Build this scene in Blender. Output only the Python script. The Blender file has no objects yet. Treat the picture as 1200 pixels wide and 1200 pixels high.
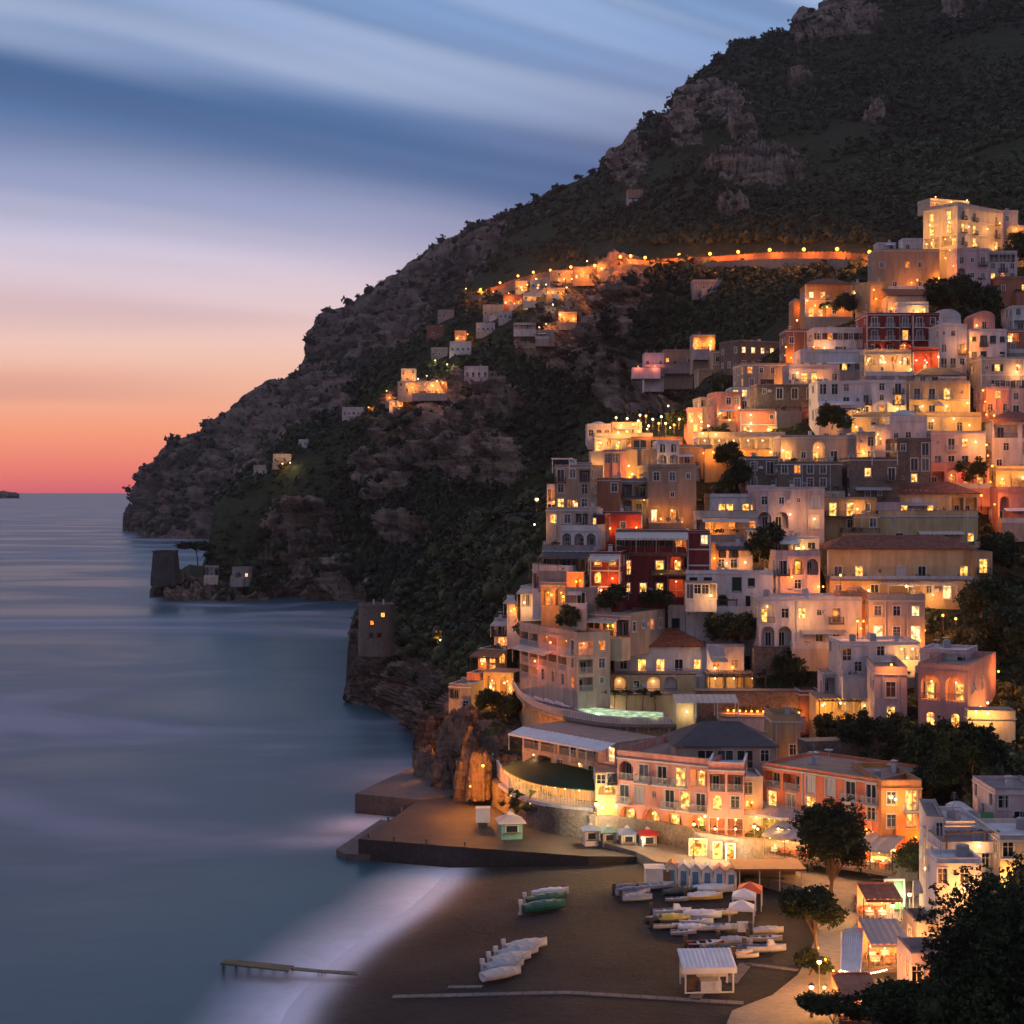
import bpy, math, random
import numpy as np
from mathutils import Vector, Matrix
SC = bpy.context.scene
# ---------------------------------------------------------------- camera
F, CX, HY, EYE = 1800.0, 600.0, 577.0, 48.0
cam = bpy.data.cameras.new('camera'); camo = bpy.data.objects.new('camera', cam)
SC.collection.objects.link(camo); SC.camera = camo
camo.location = (0, 0, EYE); camo.rotation_euler = (math.radians(90), 0, 0)
cam.sensor_width = 36; cam.lens = 54; cam.shift_y = -(600-HY)/1200.0
cam.clip_start = 1; cam.clip_end = 200000
SC.view_settings.view_transform = 'Standard'; SC.view_settings.look = 'None'
SC.view_settings.gamma = 1; SC.view_settings.exposure = 0.0
SC.cycles.use_denoising = True
SC.cycles.max_bounces = 5; SC.cycles.diffuse_bounces = 2; SC.cycles.glossy_bounces = 2
SC.cycles.transparent_max_bounces = 4; SC.cycles.sample_clamp_indirect = 2.0
SC.cycles.sample_clamp_direct = 12.0
SC.cycles.caustics_reflective = False; SC.cycles.caustics_refractive = False

def srgb(r, g, b):
    f = lambda c: (c/255/12.92) if c/255 <= .04045 else ((c/255+.055)/1.055)**2.4
    return (f(r), f(g), f(b), 1)

class NT:
    """tiny node-tree helper"""
    def __init__(s, nt): s.nt = nt; s.n = nt.nodes; s.l = nt.links
    def new(s, t, **kw):
        x = s.n.new(t)
        for k, v in kw.items(): setattr(x, k, v)
        return x
    def put(s, sock, v):
        if isinstance(v, bpy.types.NodeSocket): s.l.new(v, sock)
        else: sock.default_value = v
    def m(s, op, a, b=0.0, c=None, clamp=False):
        x = s.new('ShaderNodeMath', operation=op, use_clamp=clamp)
        s.put(x.inputs[0], a); s.put(x.inputs[1], b)
        if c is not None: s.put(x.inputs[2], c)
        return x.outputs[0]
    def rng(s, v, a, b, lo=0.0, hi=1.0, smooth=True):
        x = s.new('ShaderNodeMapRange')
        if smooth: x.interpolation_type = 'SMOOTHSTEP'
        s.put(x.inputs[0], v); s.put(x.inputs[1], a); s.put(x.inputs[2], b); s.put(x.inputs[3], lo); s.put(x.inputs[4], hi)
        return x.outputs[0]
    def mix(s, f, a, b, mode='MIX'):
        x = s.new('ShaderNodeMix', data_type='RGBA', blend_type=mode)
        s.put(x.inputs[0], f); s.put(x.inputs[6], a); s.put(x.inputs[7], b)
        return x.outputs[2]
    def xyz(s, x, y, z=0.0):
        c = s.new('ShaderNodeCombineXYZ'); s.put(c.inputs[0], x); s.put(c.inputs[1], y); s.put(c.inputs[2], z)
        return c.outputs[0]
    def noise(s, vec, scale=1.0, detail=3.0, rough=.5, dist=0.0):
        x = s.new('ShaderNodeTexNoise'); s.l.new(vec, x.inputs['Vector'])
        x.inputs['Scale'].default_value = scale; x.inputs['Detail'].default_value = detail
        x.inputs['Roughness'].default_value = rough; x.inputs['Distortion'].default_value = dist
        return x.outputs[0]
    def ramp(s, f, stops, interp='LINEAR'):
        x = s.new('ShaderNodeValToRGB'); e = x.color_ramp.elements; x.color_ramp.interpolation = interp
        e[0].position, e[0].color = stops[0]; e[1].position, e[1].color = stops[-1]
        for p, c in stops[1:-1]:
            q = e.new(p); q.color = c
        s.put(x.inputs[0], f); return x.outputs[0]

# ---------------------------------------------------------------- dusk sky (a function of direction only)
W = bpy.data.worlds.new('World'); SC.world = W; W.use_nodes = True
T = NT(W.node_tree); T.n.clear()
tc = T.new('ShaderNodeTexCoord'); sp = T.new('ShaderNodeSeparateXYZ'); T.l.new(tc.outputs['Generated'], sp.inputs[0])
dx, dy, dz = sp.outputs
ay = T.m('MAXIMUM', dy, .15)
az = T.m('DIVIDE', dx, ay)
hor = T.m('SQRT', T.m('ADD', T.m('MULTIPLY', dx, dx), T.m('MULTIPLY', dy, dy)))
el = T.m('DIVIDE', dz, T.m('MAXIMUM', hor, .05))
A = T.m('ADD', T.m('MINIMUM', T.m('MAXIMUM', az, -.9), .9), .333)
q = T.m('MULTIPLY_ADD', T.m('MAXIMUM', T.m('SUBTRACT', el, .2), 0.0), 3.2, .25)
bend = T.m('ADD', T.m('MULTIPLY', A, .05), T.m('MULTIPLY', q, T.m('MULTIPLY', A, A)))
w = T.m('MULTIPLY_ADD', bend, T.rng(el, .03, .2), el)
n1 = T.noise(T.xyz(T.m('MULTIPLY', A, 1.1), T.m('MULTIPLY', w, 15.0), 3.1), 1.0, 2.0, .45)
n2 = T.noise(T.xyz(T.m('MULTIPLY', A, 1.6), T.m('MULTIPLY', w, 34.0), 7.7), 1.0, 1.0, .4)
n3 = T.noise(T.xyz(T.m('MULTIPLY', A, 1.6), T.m('MULTIPLY', w, 9.0), 1.3), 1.0, 2.0, .5)
wj = T.m('ADD', w, T.m('MULTIPLY', T.m('SUBTRACT', n3, .5), .05))
base = T.ramp(T.m('DIVIDE', T.m('ADD', el, .02), 1.0), [
    (.0, srgb(150, 95, 110)), (.02, srgb(218, 104, 112)), (.034, srgb(240, 128, 114)), (.056, srgb(254, 158, 122)), (.085, srgb(252, 186, 156)),
    (.113, srgb(248, 204, 188)), (.142, srgb(236, 208, 212)), (.172, srgb(216, 204, 222)), (.205, srgb(186, 190, 220)), (.26, srgb(136, 158, 200)),
    (.35, srgb(124, 156, 202)), (.6, srgb(132, 152, 198)), (1.0, srgb(140, 154, 194))])
# right part of the low sky is greyer and more violet
base = T.mix(T.m('MULTIPLY', T.rng(A, .2, .52), T.m('MULTIPLY', T.rng(el, .04, .1), T.rng(el, .3, .16))), base, srgb(136, 120, 152))
band = T.m('MULTIPLY', T.rng(wj, .195, .25), T.rng(wj, .335, .258))
band = T.m('MULTIPLY', band, T.rng(n1, .22, .55, .8, 1.0))
col = T.mix(T.m('MULTIPLY', band, .92), base, srgb(62, 98, 146))
low = T.m('MULTIPLY', T.rng(wj, .15, .2), T.rng(wj, .245, .215))
col = T.mix(T.m('MULTIPLY', low, T.rng(n2, .3, .65, .0, .5)), col, srgb(110, 122, 164))
hi = T.m('MULTIPLY', T.rng(n1, .46, .68), T.rng(el, .215, .28))
col = T.mix(T.m('MULTIPLY', hi, .72), col, srgb(182, 196, 226))
fine = T.m('MULTIPLY', T.rng(n2, .35, .7, -.1, .1), T.rng(el, .1, .2))
col = T.mix(1.0, col, T.xyz(T.m('ADD', 1.0, fine), T.m('ADD', 1.0, fine), T.m('ADD', 1.0, fine)), 'MULTIPLY')
# a thin grey-pink cloud bar low on the left
e2 = T.m('ADD', el, T.m('MULTIPLY', T.m('SUBTRACT', n3, .5), .016))
bar = T.m('MULTIPLY', T.rng(e2, .050, .058), T.rng(e2, .085, .062))
bar = T.m('MULTIPLY', bar, T.rng(A, .22, .0))
col = T.mix(T.m('MULTIPLY', bar, .45), col, srgb(212, 146, 136))
pinkbar = T.m('MULTIPLY', T.rng(n1, .45, .6), T.m('MULTIPLY', T.rng(el, .09, .115), T.rng(el, .15, .125)))
col = T.mix(T.m('MULTIPLY', pinkbar, .28), col, srgb(186, 148, 160))
# the side of the sky away from the sunset
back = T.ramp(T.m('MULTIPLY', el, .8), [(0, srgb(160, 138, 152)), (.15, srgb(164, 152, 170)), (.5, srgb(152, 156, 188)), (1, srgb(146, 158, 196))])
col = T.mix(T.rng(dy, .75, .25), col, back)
col = T.mix(T.rng(el, -.012, -.004), srgb(60, 70, 90), col)
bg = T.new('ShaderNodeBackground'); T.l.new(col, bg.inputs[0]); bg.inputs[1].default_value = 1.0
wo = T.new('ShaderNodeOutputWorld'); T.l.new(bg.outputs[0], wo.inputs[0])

# last light of a sun that has just gone, low behind the headland on the left
sun = bpy.data.lights.new('sun', 'SUN'); sun.energy = .22; sun.angle = math.radians(25); sun.color = (1, .62, .5)
suno = bpy.data.objects.new('sun', sun); SC.collection.objects.link(suno)
suno.rotation_euler = Vector((.75, -.62, -.16)).to_track_quat('-Z', 'Y').to_euler()

# ---------------------------------------------------------------- numpy noise
def _h(ix, iy, iz, seed):
    n = (ix*73856093) ^ (iy*19349663) ^ (iz*83492791) ^ (seed*2654435)
    n = (n ^ (n >> 13))*1274126177
    n = n & 0x7fffffff
    n = (n ^ (n >> 15))*2246822519 & 0x7fffffff
    return ((n >> 7) & 0xffff)/65535.0
def vnoise(p, seed=0):
    i = np.floor(p).astype(np.int64); f = p-i; f = f*f*(3-2*f)
    r = 0
    for a in (0, 1):
        for b in (0, 1):
            for c in (0, 1):
                wgt = (f[..., 0] if a else 1-f[..., 0])*(f[..., 1] if b else 1-f[..., 1])*(f[..., 2] if c else 1-f[..., 2])
                r = r+wgt*_h(i[..., 0]+a, i[..., 1]+b, i[..., 2]+c, seed)
    return r
def fbm(p, seed=0, octv=4, lac=2.1, gain=.5):
    r = 0; a = 1; t = 0
    for k in range(octv):
        r = r+a*(vnoise(p, seed+k*17)*2-1); t += a; p = p*lac; a *= gain
    return r/t
def P(px, py, D):
    px = np.asarray(px, float); py = np.asarray(py, float); D = np.asarray(D, float)
    return np.stack([(px-CX)/F*D, D+0*px, EYE-(py-HY)/F*D], -1)
def V(px, py, D): return Vector(P(px, py, D).tolist())
def sea_D(py, z=0.0): return (EYE-z)*F/(py-HY)
class TPS:
    def __init__(s, pts, lam=1e-4):
        a = np.array(pts, float); s.c = a[:, :2]/200; n = len(a)
        K = s.k(np.linalg.norm(s.c[:, None]-s.c[None], axis=2))+lam*np.eye(n)
        Q = np.hstack([np.ones((n, 1)), s.c]); M = np.block([[K, Q], [Q.T, np.zeros((3, 3))]])
        s.w = np.linalg.solve(M, np.concatenate([np.log(a[:, 2]), np.zeros(3)]))
    @staticmethod
    def k(r): return np.where(r > 0, r*r*np.log(np.maximum(r, 1e-9)), 0)
    def __call__(s, px, py):
        q = np.stack(np.broadcast_arrays(np.asarray(px, float), np.asarray(py, float)), -1)/200
        sh = q.shape[:-1]; q = q.reshape(-1, 2); n = len(s.c); out = np.empty(len(q))
        for i in range(0, len(q), 20000):
            b = q[i:i+20000]
            out[i:i+20000] = s.k(np.linalg.norm(b[:, None]-s.c[None], axis=2))@s.w[:n]+s.w[n]+b@s.w[n+1:]
        return np.exp(out).reshape(sh)
def npmesh(name, v, f, attrs=None, smooth=False):
    me = bpy.data.meshes.new(name); v = np.asarray(v, np.float32); f = np.asarray(f, np.int32); k = f.shape[1]
    me.vertices.add(len(v)); me.vertices.foreach_set('co', v.ravel())
    me.loops.add(f.size); me.loops.foreach_set('vertex_index', f.ravel())
    me.polygons.add(len(f)); me.polygons.foreach_set('loop_start', np.arange(0, f.size, k, dtype=np.int32))
    me.polygons.foreach_set('loop_total', np.full(len(f), k, np.int32))
    me.update(calc_edges=True)
    for n, a in (attrs or {}).items():
        at = me.attributes.new(n, 'FLOAT', 'POINT'); at.data.foreach_set('value', np.asarray(a, np.float32).ravel())
    if smooth: me.polygons.foreach_set('use_smooth', np.ones(len(f), bool))
    return me
def link(name, me, mat=None, parent=None):
    o = bpy.data.objects.new(name, me); SC.collection.objects.link(o)
    if mat is not None and len(me.materials) == 0: me.materials.append(mat)
    if parent is not None: o.parent = parent
    return o
def tag(o, label=None, cat=None, group=None, kind=None):
    for k, v in (('label', label), ('category', cat), ('group', group), ('kind', kind)):
        if v: o[k] = v
    return o
def gridfaces(ny, nx, off=0):
    i = np.arange((ny-1)*(nx-1)); r = i//(nx-1); c = i % (nx-1); a = r*nx+c+off
    return np.stack([a, a+1, a+nx+1, a+nx], -1)

# ---------------------------------------------------------------- materials
MATS = {}
def mat_new(name):
    m = bpy.data.materials.new(name); m.use_nodes = True; t = NT(m.node_tree); t.n.clear()
    bs = t.new('ShaderNodeBsdfPrincipled'); out = t.new('ShaderNodeOutputMaterial'); t.l.new(bs.outputs[0], out.inputs[0])
    bs.inputs['Specular IOR Level'].default_value = .25
    MATS[name] = m; return m, t, bs
def plain(name, col, rough=.8, var=.25, scale=.8, bump=0.0, spec=.25, streak=False, metal=0.0):
    """painted / plaster / cloth surface with weathering noise in object space"""
    if name in MATS: return MATS[name]
    m, t, bs = mat_new(name)
    g = t.new('ShaderNodeNewGeometry').outputs['Position']
    vec = g
    if streak:
        mp = t.new('ShaderNodeMapping'); t.l.new(g, mp.inputs[0]); mp.inputs['Scale'].default_value = (1, 1, .22); vec = mp.outputs[0]
    n = t.noise(vec, scale, 5.0, .6); n2 = t.noise(g, scale*.13, 2.0, .5)
    k = t.m('MULTIPLY', t.rng(n, .25, .75, 1-var, 1+var*.35, False), t.rng(n2, .3, .7, 1-var*.5, 1+var*.3, False))
    c = t.mix(1.0, (*col[:3], 1), t.xyz(k, k, k), 'MULTIPLY')
    t.l.new(c, bs.inputs['Base Color']); bs.inputs['Roughness'].default_value = rough
    bs.inputs['Specular IOR Level'].default_value = spec; bs.inputs['Metallic'].default_value = metal
    if bump:
        b = t.new('ShaderNodeBump'); b.inputs['Strength'].default_value = bump; b.inputs['Distance'].default_value = .2
        t.l.new(n, b.inputs['Height']); t.l.new(b.outputs[0], bs.inputs['Normal'])
    return m
def rock_mat(name, rock, dark, veg, s=1.0):
    m, t, bs = mat_new(name)
    g = t.new('ShaderNodeNewGeometry').outputs['Position']
    at = t.new('ShaderNodeAttribute', attribute_name='veg').outputs['Fac']
    mp = t.new('ShaderNodeMapping'); t.l.new(g, mp.inputs[0]); mp.inputs['Scale'].default_value = (1, 1, .35)
    n1 = t.noise(mp.outputs[0], .05*s, 7.0, .65, .8)
    mp2 = t.new('ShaderNodeMapping'); t.l.new(g, mp2.inputs[0]); mp2.inputs['Scale'].default_value = (.25, .25, 2.2)
    n2 = t.noise(mp2.outputs[0], .09*s, 5.0, .65, 1.2)
    n3 = t.noise(g, .35*s, 4.0, .6)
    c = t.mix(t.rng(n1, .36, .6), (*dark, 1), (*rock, 1))
    cr = t.noise(mp.outputs[0], .16*s, 6.0, .7, 1.5)
    c = t.mix(t.rng(cr, .5, .38, 0, .75), c, (dark[0]*.35, dark[1]*.35, dark[2]*.35, 1))
    c = t.mix(t.m('MULTIPLY', t.rng(n2, .5, .62), .45), c, (rock[0]*1.5, rock[1]*1.4, rock[2]*1.25, 1))
    # bare stone warms where iron stains it
    c = t.mix(t.m('MULTIPLY', t.rng(n2, .46, .36), .55), c, (dark[0]*.7, dark[1]*.62, dark[2]*.55, 1))
    vg = t.rng(t.m('ADD', at, t.m('MULTIPLY', t.m('SUBTRACT', n3, .5), 1.3)), .42, .62)
    vc = t.mix(t.rng(n3, .3, .7), (veg[0]*.55, veg[1]*.55, veg[2]*.55, 1), (veg[0]*1.3, veg[1]*1.3, veg[2]*1.1, 1))
    c = t.mix(vg, c, vc); t.l.new(c, bs.inputs['Base Color']); bs.inputs['Roughness'].default_value = .95
    bs.inputs['Specular IOR Level'].default_value = .1
    b = t.new('ShaderNodeBump'); b.inputs['Strength'].default_value = .9; b.inputs['Distance'].default_value = 3.0/s
    h = t.m('ADD', t.m('ADD', t.m('MULTIPLY', n1, 1.2), t.m('MULTIPLY', cr, 1.0)), t.m('ADD', t.m('MULTIPLY', n2, .9), t.m('MULTIPLY', n3, .35)))
    t.l.new(h, b.inputs['Height']); t.l.new(b.outputs[0], bs.inputs['Normal'])
    return m
def leaf_mat(name, lo, hi, scale=.25, fine=1.6, transl=0.0):
    if name in MATS: return MATS[name]
    m, t, bs = mat_new(name)
    g = t.new('ShaderNodeNewGeometry').outputs['Position']
    n = t.noise(g, scale, 2.0, .5); n2 = t.noise(g, fine, 3.0, .6)
    f = t.rng(t.m('ADD', t.m('MULTIPLY', n, .6), t.m('MULTIPLY', n2, .4)), .34, .64)
    c = t.mix(f, (*lo, 1), (*hi, 1)); n0 = t.noise(g, scale*.35, 3.0, .6)
    c = t.mix(t.rng(n0, .5, .68, 0, .6), c, (hi[0]*1.15, hi[1]*1.2, hi[2]*.8, 1)); t.l.new(c, bs.inputs['Base Color'])
    bs.inputs['Roughness'].default_value = .7; bs.inputs['Specular IOR Level'].default_value = .2
    return m
M_FARROCK = rock_mat('headland_rock', (.24, .18, .15), (.11, .085, .075), (.05, .047, .032), .55)
M_MIDROCK = rock_mat('mountain_rock', (.30, .235, .19), (.075, .06, .052), (.034, .042, .019), .9)
M_NEARROCK = rock_mat('shore_rock', (.20, .15, .125), (.05, .04, .036), (.018, .024, .012), 2.2)
M_FARBUSH = leaf_mat('headland_scrub', (.014, .017, .011), (.045, .046, .028), .05, .3)
M_MIDBUSH = leaf_mat('mountain_scrub', (.006, .011, .005), (.034, .050, .020), .012, .35)
M_NEARBUSH = leaf_mat('hillside_scrub', (.007, .012, .007), (.05, .062, .026), .12, 1.0)

# ---------------------------------------------------------------- terrain sheets
def interp(pts):
    a = np.array(pts, float); return lambda x: np.interp(x, a[:, 0], a[:, 1])
A_TOP = interp([(160, 566), (164, 553), (175, 546), (190, 532), (205, 515), (235, 505), (262, 486), (290, 460), (318, 447), (340, 438), (352, 430), (358, 410),
                (370, 374), (382, 362), (395, 360), (412, 352), (430, 343), (448, 330), (470, 315), (500, 292), (525, 280), (550, 268), (580, 255), (640, 232), (700, 240)])
A_BOT = interp([(160, 634), (240, 636), (262, 700), (700, 700)])
A_D = TPS([(160, 630, 1700), (175, 632, 1630), (235, 635, 1560), (262, 690, 1380), (500, 690, 1250), (160, 556, 1760), (200, 525, 1740), (290, 462, 1760), (240, 560, 1650),
           (350, 435, 1740), (330, 560, 1500), (365, 400, 1730), (395, 362, 1760), (450, 345, 1700), (400, 420, 1640), (480, 380, 1560), (540, 275, 1580), (560, 330, 1450), (640, 240, 1500)])
B_TOP = interp([(170, 700), (174, 684), (182, 678), (236, 676), (242, 655), (246, 628), (252, 596), (270, 568), (290, 550), (312, 540), (340, 508), (380, 484), (420, 450),
                (455, 420), (500, 382), (545, 343), (575, 300), (596, 272), (612, 250), (640, 226), (670, 214), (700, 200), (704, 184), (722, 170), (740, 152), (762, 138), (785, 130),
                (790, 112), (820, 82), (845, 62), (862, 50), (890, 43), (922, 39), (930, 20), (938, 10), (948, 10), (958, 14), (966, 0), (1000, -40), (1100, -100), (1400, -190)])
B_BOT = interp([(170, 702), (190, 706), (400, 708), (430, 716), (520, 720), (1400, 720)])
B_D = TPS([(172, 700, 695), (190, 703, 686), (300, 704, 684), (400, 705, 680), (240, 676, 694), (300, 675, 692), (400, 675, 690), (300, 620, 722), (340, 590, 735), (262, 600, 745), (290, 552, 840),
           (340, 540, 780), (340, 510, 850), (430, 700, 660), (420, 620, 705), (430, 520, 760), (420, 455, 870), (520, 600, 650), (540, 500, 690), (540, 455, 720), (480, 450, 765), (480, 400, 860),
           (560, 400, 800), (545, 345, 930), (600, 350, 850), (640, 330, 840), (700, 320, 740), (690, 400, 680), (690, 470, 645), (620, 560, 610), (720, 300, 750), (650, 270, 1020), (600, 272, 1150),
           (700, 215, 1150), (760, 440, 620), (760, 500, 560), (830, 480, 545), (820, 300, 665), (840, 380, 600), (920, 296, 610), (1020, 297, 555), (1020, 360, 520), (900, 200, 860), (900, 120, 1050),
           (900, 45, 1230), (800, 100, 1200), (850, 190, 880), (990, 0, 1220), (1100, 200, 780), (1190, 30, 1050), (1190, 270, 560), (1300, 200, 680), (1380, -150, 1350), (1000, 650, 500), (1350, 600, 500), (700, 700, 560)])
T_TOP = interp([(405, 820), (409, 770), (414, 730), (420, 712), (445, 706), (470, 684), (500, 652), (540, 622), (580, 600), (620, 588), (645, 566), (665, 535), (690, 503), (720, 490), (790, 480), (812, 455), (850, 408),
                (900, 380), (935, 350), (985, 330), (1020, 300), (1080, 285), (1200, 272), (1400, 240)])
T_BOT = interp([(405, 826), (420, 832), (445, 834), (470, 850), (492, 868), (500, 890), (512, 915), (530, 930), (560, 946), (600, 962), (640, 984), (690, 992), (760, 1003), (850, 1012), (960, 1024), (1080, 1045), (1120, 1100), (1400, 1200)])
T_D = TPS([(405, 826, 347), (415, 826, 345), (445, 833, 336), (470, 850, 316), (492, 868, 296), (500, 890, 276), (520, 925, 238), (560, 946, 223), (600, 958, 213), (660, 980, 203), (700, 985, 200), (760, 1000, 195),
           (850, 1010, 188), (960, 1022, 180), (1080, 1045, 172), (1120, 1100, 155), (1200, 1180, 120), (1200, 1000, 150), (1150, 900, 182), (1080, 920, 192), (900, 960, 188), (760, 960, 198), (680, 940, 204), (610, 925, 214),
           (415, 730, 372), (445, 750, 360), (450, 708, 385), (500, 655, 410), (545, 622, 420), (600, 592, 415), (640, 572, 395), (560, 700, 345), (500, 780, 325), (530, 830, 262), (560, 770, 285), (600, 740, 274), (600, 830, 256), (612, 806, 268), (640, 838, 243), (690, 846, 232),
           (600, 690, 275), (640, 640, 272), (660, 600, 275), (662, 545, 312), (695, 505, 345), (740, 495, 350), (700, 560, 290), (700, 620, 262), (700, 680, 246), (700, 760, 240), (620, 890, 230),
           (800, 490, 345), (800, 550, 300), (800, 610, 268), (800, 680, 250), (790, 745, 250), (770, 800, 247), (760, 840, 240), (850, 800, 243), (850, 840, 234), (920, 800, 240), (935, 845, 232), (800, 900, 205), (815, 460, 390), (850, 415, 430), (900, 385, 425), (870, 470, 345), (880, 530, 305),
           (920, 600, 272), (920, 660, 256), (920, 720, 240), (940, 355, 430), (1000, 332, 430), (1000, 390, 375), (1000, 430, 345), (1000, 470, 320), (1000, 530, 290), (1000, 600, 274), (1000, 690, 254), (1000, 780, 226), (985, 850, 220), (1050, 850, 206), (1000, 900, 197),
           (1080, 290, 450), (1120, 300, 420), (1200, 280, 430), (1180, 340, 395), (1180, 450, 335), (1180, 550, 300), (1180, 640, 275), (1180, 720, 245), (1180, 800, 216), (1300, 260, 430), (1300, 600, 280), (1300, 900, 190), (1380, 1150, 110)])
ROCKS = {'A': [(250, 560, 130, 80), (400, 380, 60, 40), (440, 360, 70, 45), (350, 480, 90, 60), (560, 285, 50, 30), (500, 310, 60, 30)],
         'B': [(215, 690, 60, 18), (330, 690, 110, 20), (360, 655, 62, 32), (355, 610, 46, 26), (500, 505, 62, 52), (560, 475, 50, 38), (560, 540, 60, 30), (455, 560, 40, 30), (690, 390, 62, 62), (735, 455, 26, 30), (650, 400, 45, 30),
               (770, 475, 34, 40), (735, 345, 36, 36), (885, 196, 55, 20), (868, 145, 20, 22), (830, 120, 48, 24), (985, 18, 48, 26), (1025, 132, 14, 12), (1120, 10, 14, 12), (735, 178, 26, 36), (950, 25, 36, 26),
               (800, 150, 26, 20), (940, 95, 16, 12), (480, 620, 30, 20), (395, 470, 20, 16), (860, 245, 18, 10)],
         'T': [(440, 790, 40, 50), (470, 820, 60, 46), (530, 880, 40, 50), (570, 900, 50, 50), (500, 880, 30, 60), (560, 850, 50, 30), (425, 745, 16, 30)]}
def rockness(lay, px, py):
    r = np.zeros(np.broadcast(px, py).shape)
    for cx, cy, rx, ry in ROCKS[lay]:
        r = np.maximum(r, 1.35-np.sqrt(((px-cx)/rx)**2+((py-cy)/ry)**2))
    return np.clip(r*1.6, 0, 1)
SHEETS = {}; SURF = {}
def surf_D(lay, px, py, r=3.0):
    """distance of the hillside seen at a picture point"""
    X_, Y_, D_ = SURF[lay]
    while True:
        m_ = (np.abs(X_-px) < r) & (np.abs(Y_-py) < r)
        if m_.any(): return float(np.percentile(D_[m_], 12))
        r *= 1.6
AVOID = [(604, 684, 328, 356), (584, 600, 366, 374), (628, 650, 386, 397), (450, 475, 460, 477), (350, 360, 516, 523), (505, 524, 406, 418), (240, 256, 664, 676), (272, 292, 666, 678), (297, 313, 546, 556), (320, 341, 533, 542), (401, 428, 478, 488), (470, 487, 433, 446), (466, 524, 448, 461), (527, 552, 401, 413), (544, 572, 430, 442), (558, 580, 379, 389), (602, 628, 379, 386),
         (590, 645, 340, 358), (645, 712, 314, 334), (513, 532, 364, 373), (500, 520, 383, 395), (566, 590, 358, 370), (655, 676, 366, 378), (812, 846, 329, 341), (735, 754, 223, 236), (533, 546, 388, 400), (741, 815, 408, 434), (560, 600, 322, 340), (600, 700, 308, 328), (690, 1026, 285, 309)]
def sheet(lay, name, x0, x1, nx, ny, top, bot, Dfn, mat, jag, amp, freq, foot=True):
    px = np.linspace(x0, x1, nx); t = top(px)
    q = np.stack([px*.045, px*0, px*0], -1)
    t = t+jag*fbm(q, 5, 4, 2.3, .6)
    b = np.maximum(bot(px), t+1.0); v = np.linspace(0, 1, ny)[:, None]
    PX = np.repeat(px[None], ny, 0); PY = b[None]+(t-b)[None]*v
    D = Dfn(PX, np.minimum(PY, 735) if lay == 'B' else PY); pos = P(PX, PY, D)
    du = np.gradient(pos, axis=1); dv = np.gradient(pos, axis=0); n = np.cross(du, dv)
    n /= np.linalg.norm(n, axis=2, keepdims=True)+1e-9
    rk = rockness(lay, PX+6*fbm(pos*.03, 3, 3), PY+6*fbm(pos*.03, 9, 3))
    s = np.array([freq*1.5, freq*1.5, freq*.26]); r1 = 1-np.abs(fbm(pos*s, 11, 5, 2.2, .6))*3.0
    s2 = np.array([freq*.5, freq*.5, freq*4.0]); r2 = fbm(pos*s2+3*fbm(pos*freq*.4, 2, 2)[..., None], 23, 4)
    r3 = fbm(pos*freq*.5, 31, 5)
    r4 = 1-np.abs(fbm(pos*s*3.1+5, 41, 4, 2.2, .65))*2.4
    led = np.mod(pos[..., 2]/(15*.018/freq)+1.6*fbm(pos*freq*.35, 51, 3), 1.0)**2.5
    disp = amp*(rk*(r1-.35)*1.15-rk*led*.55+rk*(r4-.4)*.6+r3*(.8-.55*rk))
    edge = np.clip((1-v)/.05, .25, 1)*(np.clip(v/.04, .1, 1) if foot else 1)
    pos = pos+n*(disp*edge)[..., None]*np.array([1, 1, .75])
    rows = [pos]; rks = [rk]
    lo = pos[0].copy(); lo[:, 2] = np.minimum(lo[:, 2]-8, -5)
    if lay == 'T': pos[..., :2] *= 1.012; pos[..., 2] -= 1.0*np.clip((PX-560)/60, 0, 1)
    bk = []
    for k, (dd, dzf) in enumerate(((1.015, -.02), (1.05, -.07), (1.14, -.22), (1.3, -.45))):
        p = pos[-1].copy(); p[:, :2] *= dd; p[:, 2] = p[:, 2]+dzf*np.maximum(p[:, 2], 10); bk.append(p)
    allp = np.concatenate([lo[None], pos, np.array(bk)], 0)
    vg = 1-np.concatenate([rk[:1], rk, np.zeros((4, nx))], 0)
    me = npmesh(name, allp.reshape(-1, 3), gridfaces(ny+5, nx), {'veg': vg}, smooth=False)
    o = link(name, me, mat); tag(o, kind='structure')
    SHEETS[lay] = (pos, PX, PY, rk); SURF[lay] = (CX+F*pos[..., 0]/pos[..., 1], HY+F*(EYE-pos[..., 2])/pos[..., 1], pos[..., 1]); return o
tag(sheet('A', 'far_headland', 160, 700, 420, 300, A_TOP, A_BOT, A_D, M_FARROCK, 3.0, 13, .013), 'hazy brown rock headland ending the bay behind the tower', 'headland')
tag(sheet('B', 'mountain', 170, 1390, 780, 560, B_TOP, B_BOT, B_D, M_MIDROCK, 4.0, 15, .018), 'steep dark green mountain with bare rock cliffs above the town', 'mountain')
tag(sheet('T', 'town_hillside', 405, 1390, 520, 330, T_TOP, T_BOT, T_D, M_NEARROCK, 2.0, 3.2, .06), 'hillside that carries the stacked houses down to the beach', 'hillside')

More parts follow.
